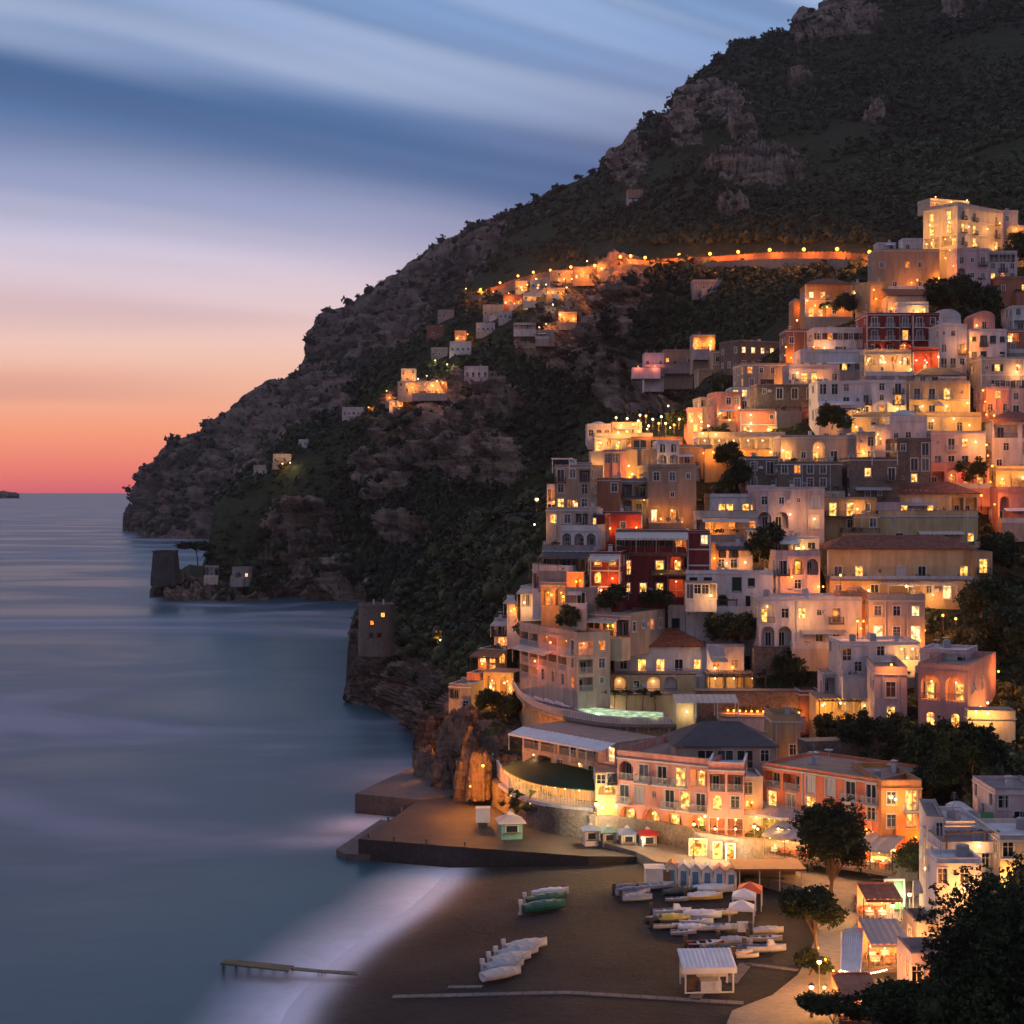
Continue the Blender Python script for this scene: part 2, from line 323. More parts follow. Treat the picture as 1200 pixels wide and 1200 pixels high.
# ---------------------------------------------------------------- bushes: one mass per hillside
def ico():
    import bmesh
    bm = bmesh.new(); bmesh.ops.create_icosphere(bm, subdivisions=2, radius=1); v = np.array([x.co[:] for x in bm.verts]); f = np.array([[a.index for a in x.verts] for x in bm.faces]); bm.free()
    return v, f
ICO = ico()
def leaf_cloud(rs, centres, radii, ncard, csize, blob=True, flat=.8, shell=(.75, 1.12)):
    """ragged crowns: a lumpy core and many loose leaf sprays; returns triangles"""
    vs, fs = [], []; off = 0; n = len(centres)
    if blob:
        v, f = ICO; k = len(v)
        u = v[None]*np.array([1, 1, flat]); ns = vnoise((v[None]*1.7+rs.rand(n, 1, 3)*50), 3)
        r = radii[:, None]*(.25+.85*ns+.35*(vnoise(v[None]*4.2+rs.rand(n, 1, 3)*50, 9)-.5))
        a = (centres[:, None]+u*r[..., None]).reshape(-1, 3); vs.append(a)
        fs.append((f[None]+(np.arange(n)*k)[:, None, None]).reshape(-1, 3)); off = len(a)
    if ncard:
        m = n*ncard; d = rs.randn(m, 3); d /= np.linalg.norm(d, axis=1, keepdims=True)
        d[:, 2] = np.where(d[:, 2] < -.4, -d[:, 2], d[:, 2])
        R = np.repeat(radii, ncard); C = np.repeat(centres, ncard, 0)
        p = C+d*np.array([1, 1, flat])*(R*(shell[0]+(shell[1]-shell[0])*rs.rand(m)))[:, None]
        a = rs.randn(m, 3); a /= np.linalg.norm(a, axis=1, keepdims=True); b = np.cross(a, rs.randn(m, 3)); b /= np.linalg.norm(b, axis=1, keepdims=True)
        s = (csize*R*(.5+rs.rand(m)))[:, None]
        q = np.stack([p-a*s, p+a*s*.9+b*s*.3, p+b*s*1.1], 1).reshape(-1, 3); vs.append(q)
        fs.append((np.arange(m*3).reshape(-1, 3)+off))
    return np.concatenate(vs), np.concatenate(fs)
def scatter(lay, name, n, rmin, rmax, mat, ncard, csize, seed, keep=None, lift=.25, label='', rockshare=.05):
    pos, PX, PY, rk = SHEETS[lay]; rs = np.random.RandomState(seed); ny, nx = PX.shape
    w = (PY[0]-PY[-1]); c = w/w.sum(); ci = rs.choice(nx, n, p=c); ri = (rs.rand(n)*(ny-1)).astype(int)
    if lay == 'B': pass
    p = pos[ri, ci]+rs.randn(n, 3)*.6; pr = 1-rk[ri, ci]
    g = fbm(p*.012, 77, 3); pr = np.where(pr > .5, np.clip(.62+1.5*g, .08, 1), rockshare+pr*.5)
    ok = (rs.rand(n) < pr) & (p[:, 2] > 3)
    if lay == 'B':
        X_, Y_ = CX+F*p[:, 0]/p[:, 1], HY+F*(EYE-p[:, 2])/p[:, 1]
        for (a0, a1, b0, b1) in AVOID: ok &= ~((X_ > a0-2) & (X_ < a1+2) & (Y_ > b0) & (Y_ < b1+5))
    if keep is not None: ok &= keep(PX[ri, ci], PY[ri, ci])
    p = p[ok]; r = rmin+(rmax-rmin)*rs.rand(len(p))**2.0
    r *= (.35+1.25*vnoise(p*.02, 5))*np.clip(p[:, 1]/820, .75, 1.3); p[:, 2] += r*lift
    v, f = leaf_cloud(rs, p, r, ncard, csize)
    o = link(name, npmesh(name, v, f), mat); return tag(o, label, 'scrub', None, 'stuff')
scatter('A', 'headland_scrub', 16000, 2.0, 6.5, M_FARBUSH, 8, .4, 1, lambda x, y: (y > 250), label='dark scrub growing on the far headland slopes', rockshare=.13)
scatter('B', 'mountain_scrub', 60000, 1.4, 4.6, M_MIDBUSH, 12, .40, 2, lambda x, y: ((x < 640) | (y < 560)) & (x < 1260), label='dark evergreen woodland covering the mountain', rockshare=.07)
# ---------------------------------------------------------------- sea and beach
WATERLINE = [(560, 992), (545, 1006), (536, 1018), (515, 1042), (488, 1066), (455, 1088), (420, 1112), (392, 1136), (368, 1160), (350, 1182), (335, 1210), (300, 1290)]
wl = P([a for a, b in WATERLINE], [b for a, b in WATERLINE], [sea_D(b) for a, b in WATERLINE])[:, :2]
def polydist(xy, pl):
    """signed distance to a polyline (positive on its left side)"""
    best = np.full(len(xy), 1e9); sg = np.ones(len(xy))
    for a, b in zip(pl[:-1], pl[1:]):
        ab = b-a; t = np.clip(((xy-a)@ab)/(ab@ab), 0, 1); q = a+t[:, None]*ab; d = np.linalg.norm(xy-q, axis=1)
        s = ab[0]*(xy[:, 1]-a[1])-ab[1]*(xy[:, 0]-a[0]); m = d < best
        best = np.where(m, d, best); sg = np.where(m, np.sign(s), sg)
    return best*sg
Dr = np.concatenate([np.geomspace(60, 420, 420), np.geomspace(430, 90000, 120)]); an = np.linspace(-.75, .75, 420)
X = (an[None]*Dr[:, None]); Y = np.repeat(Dr[:, None], len(an), 1); sd = polydist(np.stack([X, Y], -1).reshape(-1, 2), wl)
out = -sd  # positive out at sea (right-hand side of the line walked towards the viewer)
near = (Y.ravel() < 215)
wob = fbm(np.stack([X.ravel()*.03, Y.ravel()*.03, X.ravel()*0], -1), 4, 3)
foam = np.clip(1-(out-1.0)/(9.5+5*wob), 0, 1)*near*(out > -8)
foam = foam**1.15
edge_far = np.clip((205-Y.ravel())/10, 0, 1); foam *= edge_far
def spill(px, py, rx, ry):   # white water running over the landing steps
    D = sea_D(py); c = ((px-CX)/F*D, D)
    return np.exp(-(((X.ravel()-c[0])/rx)**2+((Y.ravel()-c[1])/ry)**2))
foam = np.maximum(foam, .8*spill(437, 966, 7.0, 6.5)); foam = np.maximum(foam, .35*spill(395, 985, 9, 4))
me = npmesh('sea', np.stack([X.ravel(), Y.ravel(), 0*X.ravel()], -1), gridfaces(len(Dr), len(an)), {'foam': foam}, smooth=True)
m, t, bs = mat_new('sea_water')
g = t.new('ShaderNodeNewGeometry').outputs['Position']; fo = t.new('ShaderNodeAttribute', attribute_name='foam').outputs['Fac']
mp = t.new('ShaderNodeMapping'); t.l.new(g, mp.inputs[0]); mp.inputs['Scale'].default_value = (.55, 1, 1); mp.inputs['Rotation'].default_value = (0, 0, .25)
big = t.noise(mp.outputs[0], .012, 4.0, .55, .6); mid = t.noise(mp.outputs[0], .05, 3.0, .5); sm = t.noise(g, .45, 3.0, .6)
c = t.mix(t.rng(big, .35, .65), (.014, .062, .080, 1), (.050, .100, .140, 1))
c = t.mix(t.m('MULTIPLY', t.rng(big, .50, .66), .55), c, (.36, .33, .40, 1))  # pale sky reflection on ruffled water, put into the base colour
ff = t.m('MULTIPLY', fo, t.rng(sm, .2, .6, .86, 1.0)); ff = t.m('MULTIPLY', ff, t.rng(mid, .2, .7, .8, 1.05), clamp=True)
c = t.mix(ff, c, (.72, .73, .82, 1)); t.l.new(c, bs.inputs['Base Color'])
ro = t.m('ADD', t.rng(big, .35, .65, .30, .48), t.m('MULTIPLY', ff, .5)); t.l.new(ro, bs.inputs['Roughness'])
bs.inputs['IOR'].default_value = 1.33; bs.inputs['Specular IOR Level'].default_value = .5
b = t.new('ShaderNodeBump'); b.inputs['Strength'].default_value = .5; b.inputs['Distance'].default_value = .35
t.l.new(t.m('ADD', t.m('MULTIPLY', mid, 1.1), t.m('MULTIPLY', sm, .12)), b.inputs['Height']); t.l.new(b.outputs[0], bs.inputs['Normal'])
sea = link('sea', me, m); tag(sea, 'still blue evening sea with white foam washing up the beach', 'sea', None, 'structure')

# beach: a sheet from under the water up to the promenade
def lz(d): return np.clip((d+1.0)*.085, -.9, 2.2)
bx = np.linspace(-75, 130, 300); by = np.linspace(85, 205, 240); BX, BY = np.meshgrid(bx, by)
bd = polydist(np.stack([BX, BY], -1).reshape(-1, 2), wl); bz = lz(bd)+.10*fbm(np.stack([BX.ravel()*.15, BY.ravel()*.15, 0*bd], -1), 8, 4)*np.clip(bd/8, 0, 1)
def beach_z(x, y):
    d = polydist(np.array([[x, y]], float), wl); return float(lz(d)[0])+.02
me = npmesh('beach', np.stack([BX.ravel(), BY.ravel(), bz], -1), gridfaces(240, 300), {'wet': np.clip(1-bd/9, 0, 1), 'wash': np.exp(-(np.maximum(bd, 0)/2.3)**2)*(BY.ravel() < 203)}, smooth=True)
m, t, bs = mat_new('dark_sand')
g = t.new('ShaderNodeNewGeometry').outputs['Position']; wt = t.new('ShaderNodeAttribute', attribute_name='wet').outputs['Fac']
a = t.noise(g, .12, 4.0, .6); mpt = t.new('ShaderNodeMapping'); t.l.new(g, mpt.inputs[0]); mpt.inputs['Scale'].default_value = (.10, 1.3, 1); mpt.inputs['Rotation'].default_value = (0, 0, -.25); tk_ = t.noise(mpt.outputs[0], .9, 5.0, .7, .4); s2 = t.noise(g, 1.3, 6.0, .75); s3 = t.noise(g, 14.0, 2.0, .6)
c = t.mix(t.rng(a, .3, .7), (.010, .0105, .0115, 1), (.028, .027, .029, 1))
a2 = t.noise(g, .5, 5.0, .7, 1.0); c = t.mix(t.rng(a2, .52, .62, 0, .55), c, (.022, .018, .016, 1)); c = t.mix(t.rng(s2, .45, .7, 0, .75), c, (.020, .017, .015, 1)); c = t.mix(t.rng(s3, .60, .74, 0, .6), c, (.17, .15, .14, 1))
c = t.mix(t.m('MULTIPLY', wt, .75), c, (.012, .011, .011, 1)); wa = t.new('ShaderNodeAttribute', attribute_name='wash').outputs['Fac']; c = t.mix(wa, c, (.70, .71, .80, 1)); t.l.new(c, bs.inputs['Base Color'])
t.l.new(t.rng(wt, 0, 1, .95, .42), bs.inputs['Roughness'])
b = t.new('ShaderNodeBump'); b.inputs['Strength'].default_value = .9; b.inputs['Distance'].default_value = .3; t.l.new(t.m('ADD', s2, t.m('MULTIPLY', a2, .8)), b.inputs['Height']); t.l.new(b.outputs[0], bs.inputs['Normal'])
tag(link('beach', me, m), 'dark grey sand and pebble beach', 'beach', None, 'structure')
# distant islet on the horizon and the sea stack by the headland
def rock_obj(name, label, px, py, D, w, h, dep, seed, mat, cat='rock', group=None, kind=None):
    rs = np.random.RandomState(seed); n, m_ = 64, 32; th = np.linspace(0, 2*math.pi, n, endpoint=False); ph = np.linspace(-.25, math.pi/2, m_)
    TH, PH = np.meshgrid(th, ph); d = np.stack([np.cos(TH)*np.cos(PH), np.sin(TH)*np.cos(PH), np.sin(PH)], -1)
    r = .95+.36*fbm(d*1.6+seed, seed, 5, 2.1, .6)+.30*(.5-np.abs(fbm(d*np.array([3.2, 3.2, 1.6])+seed, seed+3, 4, 2.2, .6))*2); pos = d*r[..., None]*np.array([w/2, dep/2, h])
    f = []
    for i in range(m_-1):
        for j in range(n): f.append((i*n+j, i*n+(j+1) % n, (i+1)*n+(j+1) % n, (i+1)*n+j))
    o = link(name, npmesh(name, pos.reshape(-1, 3), f), mat); o.location = V(px, py, D); return tag(o, label, cat, group, kind)
rock_obj('islet', 'long low islet far out on the horizon at the left edge', 0, 583, 12500, 300, 48, 150, 3, M_FARROCK, 'islet')
rock_obj('sea_stack', 'dark rock stack in the water beside the far headland', 155, 616, 1900, 21, 26, 30, 5, M_FARROCK)
# ---------------------------------------------------------------- mesh collector
class MB:
    def __init__(s): s.v = []; s.f = []
    def poly(s, pts):
        b = len(s.v); s.v += [tuple(p) for p in pts]; s.f.append(tuple(range(b, b+len(pts))))
    def box(s, x0, x1, y0, y1, z0, z1, rot=None, org=None):
        c = [(x0, y0, z0), (x1, y0, z0), (x1, y1, z0), (x0, y1, z0), (x0, y0, z1), (x1, y0, z1), (x1, y1, z1), (x0, y1, z1)]
        if rot is not None: c = [tuple(rot @ Vector(p)+(org or Vector())) for p in c]
        b = len(s.v); s.v += c
        for q in ((0, 3, 2, 1), (4, 5, 6, 7), (0, 1, 5, 4), (1, 2, 6, 5), (2, 3, 7, 6), (3, 0, 4, 7)): s.f.append(tuple(b+i for i in q))
    def prism(s, poly, z0, z1, top=None):
        """vertical prism over a plan polygon (counter-clockwise)"""
        n = len(poly); b = len(s.v); tp = top or poly
        s.v += [(p[0], p[1], z0 if len(p) < 3 else p[2]) for p in poly]+[(p[0], p[1], z1 if len(p) < 3 else p[2]) for p in tp]
        s.f.append(tuple(b+i for i in reversed(range(n)))); s.f.append(tuple(b+n+i for i in range(n)))
        for i in range(n): j = (i+1) % n; s.f.append((b+i, b+j, b+n+j, b+n+i))
    def tube(s, pts, r, n=6, r2=None):
        pts = [Vector(p) for p in pts]; b = len(s.v); m = len(pts)
        for i, p in enumerate(pts):
            d = (pts[min(i+1, m-1)]-pts[max(i-1, 0)]).normalized(); u = d.orthogonal().normalized(); w_ = d.cross(u)
            rr = r if r2 is None else r+(r2-r)*i/(m-1)
            if isinstance(r, (list, tuple)): rr = r[i]
            for k in range(n):
                a = 2*math.pi*k/n; s.v.append(tuple(p+(u*math.cos(a)+w_*math.sin(a))*rr))
        for i in range(m-1):
            for k in range(n): q = (k+1) % n; s.f.append((b+i*n+k, b+i*n+q, b+(i+1)*n+q, b+(i+1)*n+k))
        s.f.append(tuple(b+k for k in reversed(range(n)))); s.f.append(tuple(b+(m-1)*n+k for k in range(n)))
    def lathe(s, prof, n=16, c=(0, 0, 0), sx=1, sy=1, a0=0, a1=2*math.pi):
        b = len(s.v); full = abs(a1-a0-2*math.pi) < 1e-6; k = n if full else n+1
        for r, z in prof:
            for i in range(k): a = a0+(a1-a0)*i/n; s.v.append((c[0]+r*math.cos(a)*sx, c[1]+r*math.sin(a)*sy, c[2]+z))
        for j in range(len(prof)-1):
            for i in range(n): i2 = (i+1) % k; s.f.append((b+j*k+i, b+j*k+i2, b+(j+1)*k+i2, b+(j+1)*k+i))
    def build(s, name, mat, parent=None, smooth=False):
        me = bpy.data.meshes.new(name); me.from_pydata(s.v, [], s.f); me.materials.append(mat)
        if smooth: me.polygons.foreach_set('use_smooth', [True]*len(me.polygons))
        o = bpy.data.objects.new(name, me); SC.collection.objects.link(o); o.parent = parent; return o
def empty(name, loc, rz=0):
    o = bpy.data.objects.new(name, None); SC.collection.objects.link(o); o.location = loc; o.rotation_euler = (0, 0, rz); o.empty_display_size = .2; return o
def inst(name, me, parent, loc=(0, 0, 0), rz=0, scale=None):
    o = bpy.data.objects.new(name, me); SC.collection.objects.link(o); o.parent = parent; o.location = loc; o.rotation_euler = (0, 0, rz)
    if scale: o.scale = scale
    return o
def copy_tree(o, parent=None):
    c = o.copy(); SC.collection.objects.link(c)
    if parent: c.parent = parent
    for ch in list(o.children): copy_tree(ch, c)
    return c
ORD = 'first second third fourth fifth sixth seventh eighth ninth tenth eleventh twelfth thirteenth fourteenth fifteenth sixteenth seventeenth eighteenth nineteenth twentieth'.split()
ORD += ['twenty-'+o for o in ORD[:9]]+['thirtieth']+['thirty-'+o for o in ORD[:9]]
SODIUM, WARM, GOLD, COOL, RED = (1, .29, .03), (1, .46, .15), (1, .43, .08), (1, .78, .45), (1, .16, .08)
LDATA = {}; LS = 7.0; FOOT = []
def light(parent, loc, E, col=WARM, r=.15):
    E *= LS; k = (round(E), col, r)
    if k not in LDATA:
        l = bpy.data.lights.new('lamp_light', 'POINT'); l.energy = E; l.color = col; l.shadow_soft_size = r; LDATA[k] = l
    o = bpy.data.objects.new('lamp_light', LDATA[k]); SC.collection.objects.link(o); o.parent = parent; o.location = loc; return o
def emis(name, col, st, pattern=0.0, scale=1.2):
    if name in MATS: return MATS[name]
    m = bpy.data.materials.new(name); m.use_nodes = True; t = NT(m.node_tree); t.n.clear(); MATS[name] = m
    e = t.new('ShaderNodeEmission'); out = t.new('ShaderNodeOutputMaterial'); t.l.new(e.outputs[0], out.inputs[0]); e.inputs[0].default_value = (*col, 1)
    if pattern:
        g = t.new('ShaderNodeNewGeometry').outputs['Position']
        n = t.noise(g, scale, 2.0, .6); t.l.new(t.rng(n, .32, .66, st*(1-pattern), st*(1+pattern*.7)), e.inputs[1])
        t.l.new(t.mix(t.rng(n, .3, .6), (col[0], col[1]*.62, col[2]*.4, 1), (*col, 1)), e.inputs[0])
    else: e.inputs[1].default_value = st
    return m
LIT = [emis('lit_room_amber', (1, .40, .07), 1.45, .75, 1.8), emis('lit_room_gold', (1, .50, .11), 1.9, .75, 1.6), emis('lit_room_pale', (1, .64, .28), 2.0, .6, 1.5), emis('lit_room_orange', (1, .29, .04), 1.2, .75, 1.8)]
BULB = emis('lamp_bulb', (1, .62, .26), 7); BULB_S = emis('sodium_bulb', (1, .34, .05), 6); FAIRY = emis('fairy_bulb', (1, .72, .42), 22)
def glass(name, col):
    m, t, bs = mat_new(name); bs.inputs['Base Color'].default_value = (*col, 1); bs.inputs['Roughness'].default_value = .12; bs.inputs['Specular IOR Level'].default_value = .6; return m
M_GLASS = glass('dark_glass', (.015, .018, .024)); M_GLASS2 = glass('curtained_glass', (.10, .10, .11))
M_FR = plain('white_window_frame', (.62, .60, .58), .6, .15, 2.0); M_FRB = plain('brown_window_frame', (.09, .045, .03), .6, .2, 2.0); M_FRG = plain('green_shutter_paint', (.015, .04, .035), .6, .2, 2.0)
M_SHW = plain('pale_shutter_paint', (.50, .50, .52), .6, .15, 3.0)
M_IRON = plain('iron_rail', (.06, .055, .055), .5, .2, 2.0); M_WRAIL = plain('white_rail', (.55, .53, .54), .5, .15, 2.0)
M_ROOFW = plain('white_flat_roof', (.52, .50, .52), .85, .35, .5); M_ROOFG = plain('grey_flat_roof', (.22, .20, .20), .9, .35, .5); M_ROOFT = plain('terrace_floor', (.27, .20, .17), .85, .3, .6)
M_DARKROOF = plain('slate_roof', (.075, .07, .078), .8, .3, .8, .3); M_CANVAS = plain('cream_canvas', (.52, .46, .40), .85, .15, 1.0); M_CANVASG = plain('grey_canvas', (.33, .33, .36), .85, .2, .8); M_CANVASW = plain('white_canvas', (.66, .64, .66), .8, .15, .8)
M_WOOD = plain('weathered_wood', (.16, .10, .065), .8, .35, 2.0); M_STONE = plain('rubble_stone', (.17, .145, .13), .95, .65, 2.6, .9); M_METAL = plain('grey_metal', (.25, .25, .26), .45, .2, 2.0, 0, .5)
M_TILE, _t, _b = mat_new('clay_tiles')
_g = _t.new('ShaderNodeTexCoord').outputs['Object']; _w = _t.new('ShaderNodeTexWave'); _w.bands_direction = 'X'; _t.l.new(_g, _w.inputs[0]); _w.inputs['Scale'].default_value = 1.3; _w.inputs['Distortion'].default_value = .4
_n = _t.noise(_g, 1.5, 4.0, .6); _n2 = _t.noise(_g, .3, 2.0, .5)
_c = _t.mix(_t.rng(_n, .3, .7), (.10, .04, .03, 1), (.27, .10, .065, 1)); _c = _t.mix(_t.rng(_n2, .4, .7, 0, .5), _c, (.15, .085, .07, 1)); _c = _t.mix(_t.m('MULTIPLY', _w.outputs[1], .5), _c, (.06, .025, .02, 1))
_t.l.new(_c, _b.inputs['Base Color']); _b.inputs['Roughness'].default_value = .9
WALLS = dict(white=(.62, .58, .59), cream=(.55, .46, .36), grey=(.30, .27, .26), stone=(.20, .155, .13), tan=(.34, .25, .18), ochre=(.45, .31, .17), yellow=(.55, .42, .24), pink=(.57, .27, .24), rose=(.55, .42, .43),
             salmon=(.60, .19, .105), orange=(.62, .27, .10), red=(.20, .035, .035), brown=(.22, .11, .09), beige=(.44, .35, .29), rust=(.40, .17, .10))
WM = {k: plain('plaster_'+k, v, .88, .38, 1.1, .25, streak=True) for k, v in WALLS.items()}
WM['stone'] = plain('stone_wall', WALLS['stone'], .95, .6, 2.4, .9)
RN = random.Random(7)
MC = {}
def frame_mesh(kind, w, h, mat):
    k = (kind, round(w, 1), round(h, 1), mat.name)
    if k in MC: return MC[k]
    w, h = k[1], k[2]; b = MB(); s = .11
    if kind != 'inner':
        b.box(-w/2-s, -w/2, -.05, .06, -s*(kind != 'door'), h+s); b.box(w/2, w/2+s, -.05, .06, -s*(kind != 'door'), h+s)
        b.box(-w/2, w/2, -.05, .06, h, h+s); b.box(-w/2-.16, w/2+.16, -.09, .05, -s-.07, -s)
    t = .06
    b.box(-w/2, -w/2+t, .08, .13, 0, h); b.box(w/2-t, w/2, .08, .13, 0, h); b.box(-w/2+t, w/2-t, .08, .13, h-t, h); b.box(-w/2+t, w/2-t, .08, .13, 0, t)
    nb = max(1, int(w/.75))
    for i in range(nb): x = -w/2+w*(i+1)/(nb+1); b.box(x-.03, x+.03, .085, .125, t, h-t)
    if kind != 'door' or h > 2.3: b.box(-w/2+t, w/2-t, .09, .12, h*.66, h*.66+.04)
    me = bpy.data.meshes.new('window'); me.from_pydata(b.v, [], b.f); me.materials.append(mat); MC[k] = me; return me
def quad_mesh(w, h, mat, y=.14):
    k = ('pane', round(w, 1), round(h, 1), mat.name)
    if k in MC: return MC[k]
    w, h = k[1], k[2]; me = bpy.data.meshes.new('pane'); me.from_pydata([(-w/2, y, 0), (w/2, y, 0), (w/2, y, h), (-w/2, y, h)], [], [(0, 1, 2, 3)]); me.materials.append(mat); MC[k] = me; return me
def shutter_mesh(w, h, mat):
    k = ('shut', round(w, 1), round(h, 1), mat.name)
    if k in MC: return MC[k]
    b = MB(); b.box(-w/2, w/2, -.1, -.055, 0, h)
    for i in range(int(h/.16)): b.box(-w/2+.06, w/2-.06, -.115, -.1, .06+i*.16, .14+i*.16)
    me = bpy.data.meshes.new('shutter'); me.from_pydata(b.v, [], b.f); me.materials.append(mat); MC[k] = me; return me
def rail_pts(b, pts, h=.95, step=.22, t=.022, solid=False, posts=True):
    for p, q in zip(pts[:-1], pts[1:]):
        p = Vector(p); q = Vector(q); L = (q-p).length; d = (q-p)/L if L else Vector((1, 0, 0)); a = math.atan2(d.y, d.x); R = Matrix.Rotation(a, 3, 'Z')
        dz = q.z-p.z; Lh = math.hypot(q.x-p.x, q.y-p.y)
        if solid: b.box(0, Lh, -.08, .08, 0, h, R, p)
        else:
            b.box(0, Lh, -.03, .03, h-.05, h, R, p); b.box(0, Lh, -.015, .015, .06, .09, R, p)
            n = max(1, int(Lh/step))
            for i in range(n+1): x = Lh*i/n; b.box(x-t, x+t, -t, t, 0, h-.05, R, p)
def balcony_mesh(w, dp, mat, solid=False, far=False):
    k = ('bal', round(w, 1), round(dp, 1), mat.name, solid, far)
    if k in MC: return MC[k]
    w = k[1]; b = MB(); b.box(-w/2, w/2, -dp, .02, -.16, -.01); 
    rail_pts(b, [(-w/2+.05, 0, 0), (-w/2+.05, -dp+.08, 0), (w/2-.05, -dp+.08, 0), (w/2-.05, 0, 0)], .95, .3 if far else .17, .028 if far else .018, solid)
    me = bpy.data.meshes.new('balcony'); me.from_pydata(b.v, [], b.f); me.materials.append(mat); MC[k] = me; return me

def wall_lamp(parent, loc, E, col=WARM, r=.16, bulb=None):
    k = ('bulb', r, col)
    if k not in MC:
        b = MB(); b.lathe([(0, -r), (r*.7, -r*.7), (r, 0), (r*.7, r*.7), (0, r)], 8)
        me = bpy.data.meshes.new('wall_lamp'); me.from_pydata(b.v, [], b.f); me.materials.append(bulb or (BULB_S if col[1] < .33 else BULB)); MC[k] = me
    o = inst('wall_lamp', MC[k], parent, loc); light(o, (0, 0, -.05), E, col, r*1.35); return o

